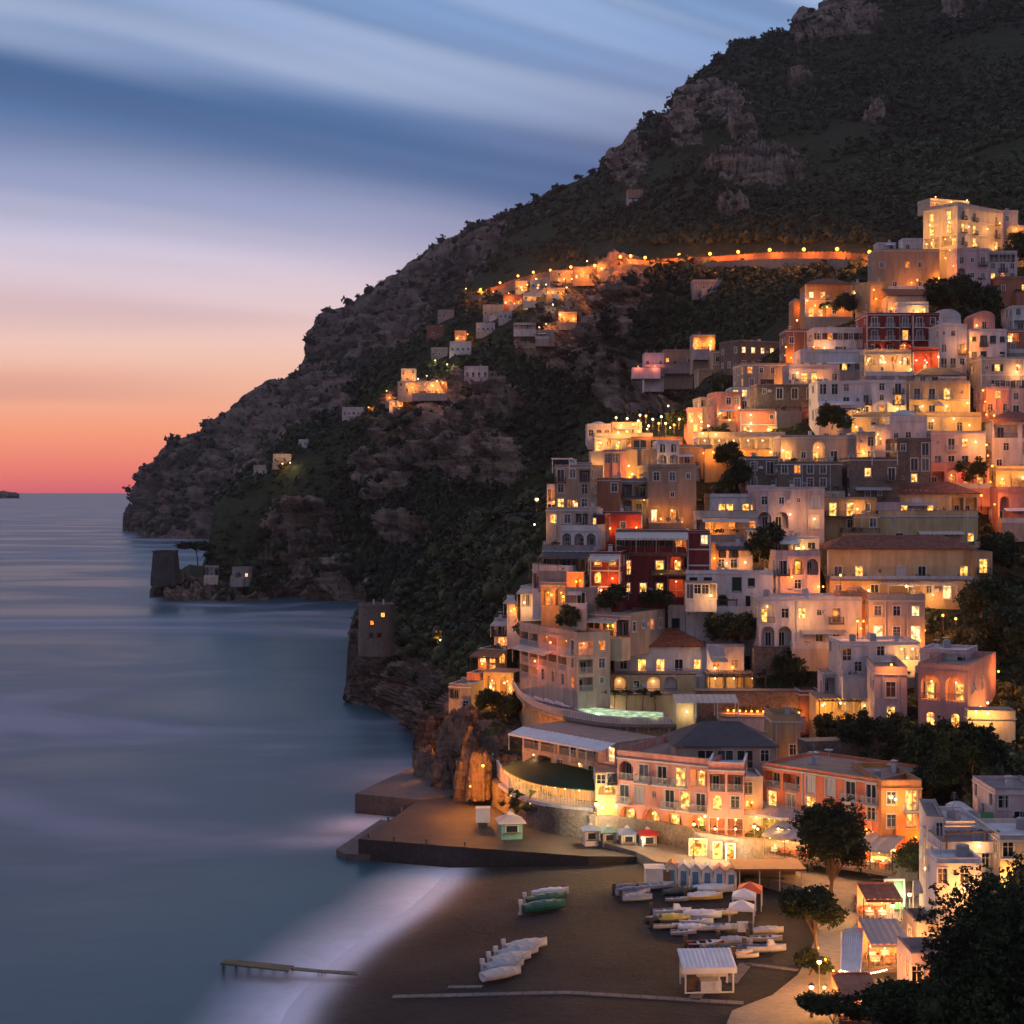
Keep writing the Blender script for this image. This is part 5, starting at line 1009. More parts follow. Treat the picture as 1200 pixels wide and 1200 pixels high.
for (x, y, D_) in ((517, 757, 330), (541, 768, 322)):
    lamp_post(['lamp glowing on the dark wooded slope, upper left one', 'lamp glowing on the dark wooded slope, lower right one'][x > 530], x, y+2, 1.6, D=D_*.985, E=420, col=GOLD, r=.3)
lamp_post('street lamp on the slope left of the tan apartment house', 629, 600, 2.5, D=300, E=200, col=GOLD, r=.35)
def curtain(name, label, pts, z0, z1, th, mat, cat, rail=False, kind=None):
    """wall of real thickness along a plan line; pts are (px, D)"""
    root = empty(name, V(pts[0][0], HY, pts[0][1])-Vector((0, 0, EYE-z0))) if rail else None
    o = root.location if rail else Vector((0, 0, 0))
    line = [Vector(((x-CX)/F*D, D, 0)) for x, D in pts]; b = MB(); m_ = len(line)
    nn = []
    for i in range(m_):
        d = (line[min(i+1, m_-1)]-line[max(i-1, 0)]).normalized(); nn.append(Vector((-d.y, d.x, 0)))
    for i in range(m_-1):
        q = [line[i], line[i+1], line[i+1]+nn[i+1]*th, line[i]+nn[i]*th]; b.prism([tuple((v-Vector((o.x, o.y, 0))).xy) for v in q], z0-o.z, z1-o.z)
    w = b.build('wall' if rail else name, mat, root)
    if rail:
        rb = MB(); rail_pts(rb, [tuple(v-Vector((o.x, o.y, 0))+nn[i]*.25+Vector((0, 0, z1-o.z))) for i, v in enumerate(line)], 1.0, .35, .02); rb.build('railing', M_WRAIL, root)
    return tag(root or w, label, cat, None, kind)
def arc(pts, n=6):
    """smooth a (px, D) line"""
    a = np.array(pts, float); t = np.linspace(0, len(a)-1, (len(a)-1)*n+1); out = []
    for u in t:
        i = min(int(u), len(a)-2); f = u-i; p0, p1, p2, p3 = a[max(i-1, 0)], a[i], a[i+1], a[min(i+2, len(a)-1)]
        out.append(tuple(.5*((2*p1)+(-p0+p2)*f+(2*p0-5*p1+4*p2-p3)*f*f+(-p0+3*p1-3*p2+p3)*f**3)))
    return out
curtain('retaining_wall', 'curved rubble wall below the green roofed restaurant', arc([(572, 224), (590, 217), (615, 209), (650, 203.5), (690, 201)]), 1.5, 6.2, 1.2, M_STONE, 'wall')
curtain('parapet', 'white parapet of the ramp climbing past the orange lamp', arc([(556, 250), (575, 236), (588, 222), (596, 214)]), 5.8, 8.0, .3, WM['white'], 'wall')
curtain('retaining_wall', 'mossy stone wall behind the beach kiosks', arc([(690, 200.6), (730, 198), (775, 195), (815, 191)]), 2.0, 6.0, 1.0, M_STONE, 'wall')
curtain('retaining_wall', 'stone arcade wall along the promenade below the red dining terrace', arc([(815, 190), (850, 187.5), (900, 185), (950, 183)]), 2.0, 6.0, 1.0, M_STONE, 'wall')
for k, (x, D_) in enumerate(((818, 188.9), (841, 187.3), (856, 186.5))):
    t_ = empty('shop_front', V(x, HY, D_)-Vector((0, 0, EYE-3.3))); tag(t_, ['wide bright shop opening in the stone wall by the lamp', 'first narrow lit shop door right of the wide opening', 'second narrow lit shop door right of the wide opening'][k], 'shop')
    w_ = 2.0 if k == 0 else .9; fb = MB(); fb.box(-w_/2-.15, -w_/2, -.1, .3, 0, 2.1); fb.box(w_/2, w_/2+.15, -.1, .3, 0, 2.1); fb.box(-w_/2, w_/2, -.1, .3, 2.0, 2.15); fb.build('frame', M_FR, t_)
    gb = MB(); gb.box(-w_/2, w_/2, .0, .2, 0, 2.0); gb.build('lit_interior', LIT[1], t_); light(t_, (0, -1.4, 2.0), 200 if k == 0 else 110, COOL, .3)
# ------------------------------------------------ curved restaurant with the green roof
EV = arc([(591, 219), (603, 213.5), (625, 208), (655, 204.5), (698, 202)], 5)
r_ = empty('restaurant', V(591, HY, 219)-Vector((0, 0, EYE-5))); tag(r_, 'curved beach restaurant glazed in gold under a green roof', 'restaurant'); o_ = r_.location
def plan(pts, z, off=0.0):
    L_ = [Vector(((x-CX)/F*D, D, 0)) for x, D in pts]; out = []
    for i, p in enumerate(L_):
        d = (L_[min(i+1, len(L_)-1)]-L_[max(i-1, 0)]).normalized(); out.append(tuple(p+Vector((-d.y, d.x, 0))*off+Vector((0, 0, z))-o_))
    return out
def loft(b, A_, B_):
    for i in range(len(A_)-1): b.poly([A_[i], A_[i+1], B_[i+1], B_[i]])
b = MB(); loft(b, plan(EV, 8.9, -.4), plan(EV, 10.6, 5.5)); loft(b, plan(EV, 10.6, 5.5), plan(EV, 8.9, 11)); loft(b, plan(EV, 8.75, -.4), plan(EV, 8.9, -.4)); b.build('roof', plain('green_felt', (.018, .045, .022), .9, .3, 1.0), r_)
b = MB(); loft(b, plan(EV, 6.1, -.9), plan(EV, 6.6, -.9)); loft(b, plan(EV, 6.6, -.9), plan(EV, 6.6, 6)); loft(b, plan(EV, 6.1, 6), plan(EV, 6.1, -.9)); b.build('floor_slab', WM['white'], r_)
b = MB(); loft(b, plan(EV, 6.6, 3.2), plan(EV, 8.8, 3.2)); b.build('wall', WM['yellow'], r_)
b = MB(); loft(b, plan(EV, 5.0, .3), plan(EV, 6.1, .3)); loft(b, plan(EV, 3, .3), plan(EV, 5, .3)); b.build('wall', M_STONE, r_)
b = MB(); P0 = plan(EV, 6.6); 
for i, p in enumerate(P0):
    b.box(p[0]-.07, p[0]+.07, p[1]-.07, p[1]+.07, p[2], p[2]+2.2)
    if i+1 < len(P0):
        q = P0[i+1]
        for f_ in (.33, .66): x, y = p[0]+(q[0]-p[0])*f_, p[1]+(q[1]-p[1])*f_; b.box(x-.035, x+.035, y-.035, y+.035, p[2], p[2]+2.2)
rail_pts(b, P0, .8, .4, .02); b.build('window_frame', M_FR, r_)
for i in range(1, len(P0)-1, 2):
    p = plan(EV, 8.3, 1.5)[i]; wall_lamp(r_, p, 330, GOLD, .12)
for i in range(0, len(P0), 5): wall_lamp(r_, plan(EV, 5.9, -.5)[i], 60, GOLD, .1)
b = MB(); 
for i in range(2, 8): b.poly([plan(EV, 4.6, .1)[i], plan(EV, 4.6, .1)[i+1], plan(EV, 5.7, .1)[i+1], plan(EV, 5.7, .1)[i]])
b.build('window', LIT[2], r_)
B('stone and pink terraces stepping between the awning and the green roof', 612, 722, 861, 912, ['r r r r R', 'R r d R d r'], 'beige', -50, D=211, dep=8, name='hotel_terraces', roof='x', lit=2, lc=(1, .35, .2), E=60, gbal=1, rail=M_WRAIL, perg=[(0, 1, 1.0, 2.6, M_CANVASW, 'awn')], base=3)
B('lit conservatory with a yellow arch between the green roof and pink hotel', 698, 724, 905, 945, ['u d', 'A', '.'], 'yellow', 0, D=200, dep=6, roof='x', lc=GOLD, E=300, lit=1, lamps=((.1, .08, 420, COOL), (.3, .0, 360, GOLD), (.9, .05, 300, GOLD)))
# ------------------------------------------------ pool deck over an orange wall
DE = arc([(603, 262), (614, 243), (640, 229), (690, 219.5), (735, 216), (792, 216)], 5)
r_ = empty('pool_deck', V(603, HY, 262)-Vector((0, 0, EYE-11))); tag(r_, 'curved hotel deck with a glowing swimming pool over an ochre wall', 'terrace'); o_ = r_.location
b = MB(); loft(b, plan(DE, 15.1, -.6), plan(DE, 15.5, -.6)); loft(b, plan(DE, 15.5, -.6), plan(DE, 15.5, 10)); b.build('deck', M_ROOFT, r_)
b = MB(); loft(b, plan(DE, 10.2, .3), plan(DE, 15.1, .3)); b.build('wall', WM['ochre'], r_)
b = MB(); loft(b, plan(DE, 11.9, .15), plan(DE, 12.2, .15)); loft(b, plan(DE, 12.2, .15), plan(DE, 12.2, .3)); loft(b, plan(DE, 14.7, -.1), plan(DE, 15.1, -.6))
for p in plan(DE, 14.3, 0): b.box(p[0]-.1, p[0]+.1, p[1]-.3, p[1]+.3, p[2], p[2]+.7)
b.build('cornice', WM['beige'], r_)
b = MB(); rail_pts(b, plan(DE, 15.5, -.45), 1.0, .35, .022); b.build('railing', M_WRAIL, r_)
m, t, bs = mat_new('pool_water'); bs.inputs['Base Color'].default_value = (.25, .6, .5, 1); bs.inputs['Roughness'].default_value = .1
g = t.new('ShaderNodeNewGeometry').outputs['Position']; nz = t.noise(g, 1.1, 2.0, .5); t.l.new(t.mix(t.rng(nz, .35, .65), (.35, .62, .25, 1), (.75, .80, .42, 1)), bs.inputs['Emission Color']); t.l.new(t.rng(nz, .3, .7, .35, 1.0), bs.inputs['Emission Strength'])  # glow of the underwater lamps put into the water's emission
pl = [pz(x, y, 15.53) for x, y in ((672, 829), (690, 828.5), (735, 833), (778, 835), (778, 841), (735, 841.5), (700, 839), (680, 834))]
b = MB(); b.poly([tuple(Vector(p)-o_) for p in pl][::-1]); b.build('pool', m, r_)
b = MB()
for p, q in zip(pl, pl[1:]+pl[:1]):
    p = Vector(p)-o_; q = Vector(q)-o_; d = (q-p); R = Matrix.Rotation(math.atan2(d.y, d.x), 3, 'Z'); b.box(0, d.length, -.18, .02, -.02, .08, R, p)
b.build('pool_edge', M_FR, r_)
for x, y in ((700, 832), (735, 837), (768, 838)): light(r_, tuple(Vector(pz(x, y, 16.0))-o_), 9, (.8, 1, .55), .5)  # lights added over the water in place of its underwater lamps
def lounger(px, py, z, rz, label, group):
    root = empty('sun_lounger', pz(px, py, z), rz); tag(root, label, 'sun lounger', group); b = MB(); b.box(-.32, .32, 0, 1.3, .28, .36); b.poly([(-.32, 1.3, .36), (.32, 1.3, .36), (.32, 1.85, .75), (-.32, 1.85, .75)]); b.build('cushion', M_CANVASW, root)
    b = MB()
    for x in (-.28, .28):
        for y in (.1, 1.2): b.box(x-.03, x+.03, y-.03, y+.03, 0, .28)
    b.build('frame', M_WRAIL, root)
for i in range(12): lounger(622+i*4.2, 820+i*.95, 15.5, .6+.1*(i % 3), ORD[i]+' white sun lounger from the left on the pool deck', 'sun loungers on the pool deck')
for i, x in enumerate((708, 720, 734, 753, 768)): crown_tree(['first', 'second', 'third', 'fourth', 'fifth'][i]+' small sparse tree from the left behind the pool', x, 828, 233, 2.6, 1.0, 60+i, n=60, group='potted trees behind the pool', z=15.5, lobes=4, cs=.22)
def fire_pots():
    for i in range(13):
        x = 852+i*6.9; y = 838+.25*i; root = empty('lantern', pz(x, y, 15.0)); tag(root, ORD[i]+' lantern from the left in the row along the flower terrace', 'lantern', 'row of orange lanterns on the flower terrace')
        b = MB(); b.lathe([(0, 0), (.22, 0), (.3, .45), (0, .5)], 8); b.build('pot', WM['rust'], root)
        v, f = leaf_cloud(np.random.RandomState(i), np.array([[0, 0, .9]]), np.array([.5]), 30, .5, blob=False); link('plant', npmesh('plant', v, f), leaf_mat('pot_plant', (.02, .03, .01), (.08, .07, .03)), root)
        wall_lamp(root, (.1, -.35, .75), 26, SODIUM, .16)
fire_pots()
B('low ochre terrace wall carrying the row of orange lanterns', 846, 944, 841, 850, ['.'], 'rose', 0, D=223, dep=5, base=1, roof='x', name='terrace', fill=0)
def shelter(label, px0, px1, py, z, h, depth, mat, name='pergola', rz=0, slope=.25, cat='pergola'):
    a = Vector(pz(px0, py, z)); w = (px1-px0)/F*a.y; root = empty(name, a, rz); tag(root, label, cat)
    b = MB(); k = max(4, int(w/.8))
    for i in range(k): x0, x1 = w*i/k, w*(i+.93)/k; b.prism([(x0, -.3, h-.05), (x1, -.3, h-.05), (x1, depth+.3, h+depth*slope-.05), (x0, depth+.3, h+depth*slope-.05)], 0, 0, [(x0, -.3, h+.03), (x1, -.3, h+.03), (x1, depth+.3, h+depth*slope+.03), (x0, depth+.3, h+depth*slope+.03)])
    b.build('roof', mat, root); b = MB()
    for x in np.linspace(.1, w-.1, max(2, int(w/3)+1)): b.box(x-.07, x+.07, -.05, .09, 0, h-.05); b.box(x-.07, x+.07, depth-.1, depth+.04, 0, h+depth*slope-.05)
    b.build('post', M_WRAIL, root); return root, w
shelter('beige slatted pergola on the terrace beside the lanterns', 791, 866, 842, 15.2, 2.3, 3, M_CANVAS)
# ------------------------------------------------ restaurants on the promenade
def diner(label, px0, px1, D, z, th, h, roofm, n, seed, E=150, depth=5):
    short = ['', 'red dining terrace', 'dining row below the salmon hotel', 'glass restaurant entrance', '', 'grey roofed restaurant', 'small red tabled restaurant', 'string lit dining corner'][seed]
    a = math.radians(th); XL = (px0-CX)/F*D; w = 1
    for _ in range(5): w = ((px1-CX)/F*D-XL)/(math.cos(a)-(px1-CX)/F*math.sin(a))
    root = empty('restaurant', (XL, D, z), a); tag(root, label, 'restaurant'); rs = random.Random(seed)
    b = MB(); k = max(6, int(w/1.1))
    for i in range(k):
        x0, x1 = w*i/k, w*(i+1)/k; xm = (x0+x1)/2
        for (p0, p1, s0, s1) in ((x0, xm, 0, .06), (xm, x1, .06, 0)): b.poly([(p0, -.8, h+s0), (p1, -.8, h+s1), (p1, depth, h+depth*.2+s1), (p0, depth, h+depth*.2+s0)])
    b.box(0, w, -.85, -.8, h-.3, h+.02); b.build('awning', roofm, root)
    b = MB()
    for x in np.linspace(0, w, max(2, int(w/2.6)+1)): b.box(x-.05, x+.05, -.1, .0, 0, h)
    rail_pts(b, [(0, -.05, 0), (w, -.05, 0)], .85, .4, .015); b.build('frame', M_IRON, root)
    b = MB(); b.box(0, w, -.3, depth, -.35, 0); b.build('floor', M_ROOFT, root)
    b = MB(); b.box(0, w, depth, depth+.2, 0, h+.8); b.build('wall', WM['salmon'], root)
    cloth = plain('red_tablecloth', (.55, .13, .08), .8, .2, 3.0)
    def world(x, y, z_=0.0): return (XL+x*math.cos(a)-y*math.sin(a), D+x*math.sin(a)+y*math.cos(a), z+z_)
    tb_ = MB(); tb_.lathe([(0, .75), (.48, .75), (.5, .4), (.44, .38)], 8); tb_.tube([(0, 0, 0), (0, 0, .4)], .05, 5)
    cb_ = MB(); cb_.box(-.2, .2, -.2, .2, .42, .47); cb_.box(-.2, -.15, -.2, .2, .45, .9)
    for q in (-.17, .17):
        for u in (-.17, .17): cb_.box(q-.02, q+.02, u-.02, u+.02, 0, .43)
    for i in range(int(w/1.35)):
        for yy in (1.0, 2.8):
            x = .8+i*1.35+rs.uniform(-.1, .1); red = rs.random() < .6
            t_ = inst('dining_table', MCput('diner_table', tb_, cloth if red else M_CANVASW), None, world(x, yy), a); tag(t_, ('round table with a red cloth in the ' if red else 'round table with a white cloth in the ')+short, 'table', 'tables in the '+short)
            if rs.random() < .5: wall_lamp(root, (x, yy, 1.0), 22, (1, .38, .14), .09)
            for s_ in (-1, 1): tag(inst('chair', MCput('diner_chair', cb_, M_WOOD), None, world(x+s_*.66, yy), a+(0 if s_ < 0 else math.pi)), 'wooden chair at a round table in the '+short, 'chair', 'chairs in the '+short)
    for i in range(n): wall_lamp(root, (w*(i+.5)/n, .3+1.8*(i % 2), h-.5), E*2.2, (GOLD, WARM, (1, .38, .14))[i % 3], .15)
    return root
diner('red glowing open air dining terrace above the stone arcade wall', 826, 940, 194, 6.0, -38, 2.5, M_CANVASG, 16, 1, 120)
diner('covered dining row below the salmon hotel beside the pine', 896, 1046, 184, 4.6, -34, 2.6, M_CANVASG, 14, 2, 130, 4)
diner('small glass restaurant entrance with two bright corner lamps', 1019, 1046, 177.5, 3.4, -4, 2.7, M_CANVAS, 5, 3, 260, 4)
lamp_post('street lamp with three globes in front of the dining row', 925, 1014, 4.2, z=3.3, E=1500, col=WARM, heads=3)
lamp_post('street lamp in front of the wide bright shop opening', 813, 1006, 4.2, z=3.3, E=1300, col=GOLD)
lamp_post('street lamp left of the pine on the promenade', 884, 1009, 4.2, z=3.3, E=1300, col=GOLD)
lamp_post('street lamp at the end of the kiosk row', 775, 992, 3.2, z=2.75, E=1300, col=GOLD)
for k, x in enumerate((838, 862, 888, 912)): lamp_post(ORD[k]+' added lamp from the left on the arcade wall under the red dining terrace', x, 985, 1.4, D=183.5+.0*k, E=500, col=GOLD, r=.14, pole=False)  # lamps added to brighten the promenade front
lamp_post('corner lamp on the steps below the salmon hotel', 1018, 1020, 1.2, z=3.3, E=900, col=GOLD, r=.22)
lamp_post('right corner lamp on the steps below the salmon hotel', 1040, 1023, 1.2, z=3.3, E=900, col=GOLD, r=.22)
lamp_post('wall lamp at the top of the kiosk wall', 699, 951, 1.0, D=198, E=1500, col=COOL, r=.28)
# steps going down to the beach and the green signboard
b = MB()
for i in range(12):
    y = 1078-i*2.6; p = pz(998+i*.3, y, 2.9+i*.13); q = pz(1036, y, 2.9+i*.13); b.box(p[0], q[0], p[1], p[1]+.9, 2.0, 2.9+i*.13)
tag(b.build('stairs', M_PAVE), 'wide pale flight of steps between the pine and the signboard', 'stairs', None, 'structure')
t_ = empty('signboard', pz(1048, 1068, 3.0)); tag(t_, 'tall green framed signboard beside the wide steps', 'signboard'); b = MB(); b.box(-1.15, -.95, -.1, .1, 0, 3.3); b.box(.95, 1.15, -.1, .1, 0, 3.3); b.box(-1.15, 1.15, -.1, .1, 3.3, 3.5); b.build('frame', M_FR, t_)
b = MB(); b.box(-.95, .95, -.04, .04, .9, 3.3); b.build('board', plain('green_board', (.03, .08, .05), .5, .5, 3.0), t_); b = MB(); b.box(-.95, .95, -.07, -.041, .3, .9); b.build('panel', plain('bright_green', (.05, .22, .06), .5, .2, 2.0), t_)
for i, (x, y) in enumerate(((432, 981), (462, 985), (500, 988), (545, 991.5), (455, 962), (470, 951))):
    b = MB(); b.lathe([(0, 0), (.16, 0), (.13, .35), (.2, .42), (.18, .55), (0, .58)], 10); o = b.build('bollard', M_IRON); o.location = pz(x, y, 2.75); tag(o, ORD[i]+' iron bollard along the sea edge of the dark quay', 'bollard', 'bollards on the quay')
# ------------------------------------------------ kiosks
def kiosk(label, px, py, z, w, h, wall, roofm, group=None, win=True, sides=4, flare=.35, name='kiosk'):
    root = empty(name, pz(px, py, z), .15); tag(root, label, 'kiosk', group); r = w/2*1.414; b = MB(); n = sides; a0 = math.pi/4 if n == 4 else 0
    b.lathe([(r, 0), (r, h)], n, a0=a0, a1=a0+2*math.pi); b.build('wall', wall, root)
    b = MB(); b.lathe([(r*1.32, h-.1), (r*1.30, h), (r*.7, h+flare), (r*.25, h+flare*1.6), (.0, h+flare*1.7)], n, a0=a0, a1=a0+2*math.pi); o = b.build('roof', roofm, root)
    b = MB(); b.lathe([(r*.28, h+flare*1.3), (r*.28, h+flare*1.9), (0, h+flare*2.6)], n, a0=a0, a1=a0+2*math.pi); b.build('finial', M_FR, root)
    if win:
        f_ = inst('window', frame_mesh('window', w*.55, h*.38, M_FR), root, (0, -w/2-.02, h*.45)); inst('pane', quad_mesh(w*.55, h*.38, M_GLASS, -.02), f_); b = MB(); b.box(-w*.4, w*.4, -w/2-.35, -w/2, h*.38, h*.42); b.build('counter', M_WOOD, root)
    return root
BLUE = plain('blue_roof', (.12, .17, .33), .6, .2, 1.5); REDR = plain('red_roof', (.55, .035, .03), .6, .2, 1.5); MINT = plain('mint_paint', (.15, .36, .33), .7, .2, 1.5); GRNB = plain('green_blue_roof', (.05, .12, .13), .6, .2, 1.5)
kiosk('small white kiosk with a striped blue roof, first of the row', 692, 990, 2.75, 1.75, 2.0, WM['white'], BLUE, 'kiosks in a row on the quay')
kiosk('small kiosk with a dark green roof, second of the row', 713, 991, 2.75, 1.75, 1.9, WM['cream'], GRNB, 'kiosks in a row on the quay')
kiosk('cream kiosk with a wide blue roof, third of the row', 735, 992.5, 2.75, 1.9, 1.9, WM['cream'], BLUE, 'kiosks in a row on the quay')
k_ = kiosk('kiosk with a bright red roof at the end of the row', 759, 995, 2.75, 1.9, 2.0, WM['white'], REDR, 'kiosks in a row on the quay'); wall_lamp(k_, (-1.0, -1.2, 1.7), 60, COOL, .16)
kiosk('mint green ticket hut with a flared cream roof', 598, 981, 2.75, 2.8, 2.2, MINT, M_CANVAS, None, flare=.5)
t_ = empty('box_stall', pz(566, 968, 2.75)); tag(t_, 'white tall box stall standing on the quay left of the mint hut', 'stall'); b = MB(); b.box(-.95, .95, -.7, .7, .6, 2.4); b.build('wall', M_CANVASW, t_); b = MB(); b.box(-1.0, 1.0, -.8, .8, 2.4, 2.55); b.build('roof', M_FR, t_); b = MB(); b.box(-.6, .6, -.72, .5, 0, .6); b.build('base', M_IRON, t_)
t_ = empty('snack_stall', pz(828, 1158, 2.3), .06); tag(t_, 'open white snack stall with a pale striped roof alone on the sand', 'stall')
b = MB(); 
for i in range(12):
    x0, x1 = -2.5+i*.417, -2.5+(i+1)*.417; xm = (x0+x1)/2
    for (p0, p1, s0, s1) in ((x0, xm, 0, .05), (xm, x1, .05, 0)): b.poly([(p0, -1.6, 2.35+s0), (p1, -1.6, 2.35+s1), (p1, 1.6, 3.2+s1), (p0, 1.6, 3.2+s0)])
b.box(-2.5, 2.5, -1.65, -1.6, 1.85, 2.4); b.build('roof', M_CANVASW, t_)
b = MB()
for x in (-2.2, .9, 2.2):
    for y in (-1.4, 1.4): b.box(x-.07, x+.07, y-.07, y+.07, 0, 2.4)
b.box(-2.2, 2.2, -1.45, -1.35, 0, .12); b.box(-2.2, 2.2, 1.38, 1.45, .6, 2.9); b.build('frame', M_FR, t_)
b = MB(); b.box(-.7, 1.2, -1.0, .2, 0, .95); b.build('counter', M_FR, t_); b = MB(); b.box(-1.9, -.9, -.6, .6, 0, 1.1); b.build('shelf', M_WOOD, t_)
# bathing cabins
def cabin(label, px, py, z, w, doorm, roofm, lone=False):
    root = empty('bathing_cabin', pz(px, py, z), -.12); tag(root, label, 'cabin', None if lone else 'bathing cabins in a row'); h = 2.0; d = 1.8
    b = MB(); b.box(-w/2, w/2, 0, d, 0, h); b.poly([(-w/2, 0, h), (w/2, 0, h), (0, 0, h+.55)]); b.poly([(w/2, d, h), (-w/2, d, h), (0, d, h+.55)]); b.build('wall', M_FR, root)
    b = MB()
    for s_ in (-1, 1): b.prism([(0, -.18, h+.62), (0, d+.1, h+.62), (s_*(w/2+.14), d+.1, h-.04), (s_*(w/2+.14), -.18, h-.04)][::s_], 0, 0, [(0, -.18, h+.69), (0, d+.1, h+.69), (s_*(w/2+.14), d+.1, h+.03), (s_*(w/2+.14), -.18, h+.03)][::s_])
    b.build('roof', roofm, root)
    b = MB(); b.box(-w*.27, w*.27, -.06, -.003, .05, 1.75); o = b.build('door', doorm, root); b = MB(); b.box(w*.18, w*.22, -.1, -.061, .8, .95); b.build('handle', M_IRON, o)
BD = plain('blue_door', (.06, .17, .30), .6, .2, 2.0)
nm = ['first', 'second', 'third', 'fourth', 'fifth', 'sixth']
for i in range(6): cabin(nm[i]+' white bathing cabin from the left with a blue door', 787+i*14.0, 1037+i*1.2, 2.5, 1.22, BD, [WM['rust'], M_FR, M_FR, M_FR, WM['pink'], WM['rust']][i])
t_ = empty('beach_hut', pz(767, 1038, 2.5)); tag(t_, 'plain white beach hut at the left end of the cabins', 'hut'); b = MB(); b.box(-1.0, 1.0, 0, 2.2, 0, 1.9); b.build('wall', M_FR, t_); b = MB(); b.box(-1.1, 1.3, -.2, 2.3, 1.9, 2.0); b.build('roof', M_ROOFW, t_); b = MB(); b.box(1.0, 1.9, .3, 2.2, 0, 1.5); b.build('lean_to', M_WOOD, t_)
# club house deck over a dark bar
t_ = empty('beach_bar', pz(866, 1044, 2.4)); tag(t_, 'brown flat roofed beach bar with a dark open front behind the cabins', 'bar')
b = MB(); b.box(-.5, 7.6, -.4, 4.4, 2.35, 2.6); b.build('roof', plain('brown_deck', (.20, .11, .08), .85, .3, 1.2), t_); b = MB(); b.box(0, 7.2, 4, 4.2, 0, 2.35); b.box(0, .15, 0, 4, 0, 2.35); b.build('wall', M_WOOD, t_)
b = MB()
for x in (0, 2.3, 4.6, 7.1): b.box(x, x+.12, -.1, .02, 0, 2.35)
b.build('post', M_WRAIL, t_); b = MB(); b.box(.8, 5.5, 1.6, 2.2, 0, 1.05); b.build('counter', M_IRON, t_)
def tent(label, px, py, w, d, h, mat, mast=.7):
    root = empty('market_tent', pz(px, py, 2.5), -.2); tag(root, label, 'tent'); b = MB(); c = [(-w/2, -d/2, h), (w/2, -d/2, h), (w/2, d/2, h), (-w/2, d/2, h)]
    for p, q in zip(c, c[1:]+c[:1]): b.poly([p, q, (0, 0, h+mast)]); b.poly([(p[0], p[1], h-.3), (q[0], q[1], h-.3), q, p])
    b.build('canopy', mat, root); b = MB()
    for x in (-w/2+.05, w/2-.05):
        for y in (-d/2+.05, d/2-.05): b.box(x-.04, x+.04, y-.04, y+.04, 0, h)
    b.build('pole', M_WRAIL, root)
tent('orange red tent beside the boats', 879, 1064, 2.6, 2.4, 2.2, plain('orange_canvas', (.60, .11, .05), .8, .2, 1.0))
tent('white tent in front of the orange red tent', 872, 1070, 2.5, 2.2, 2.0, M_CANVASW)
tent('small white tent nearest the water on the boat park', 869, 1083, 2.6, 2.0, 1.9, M_CANVASW)
t_ = empty('white_counter', pz(871, 1091, 2.4)); tag(t_, 'white chest freezer under the small white tent', 'freezer'); b = MB(); b.box(-.6, .6, -.35, .35, 0, .85); b.build('body', M_FR, t_); b = MB(); b.box(-.62, .62, -.37, .37, .86, .92); b.build('lid', M_SHW, t_)
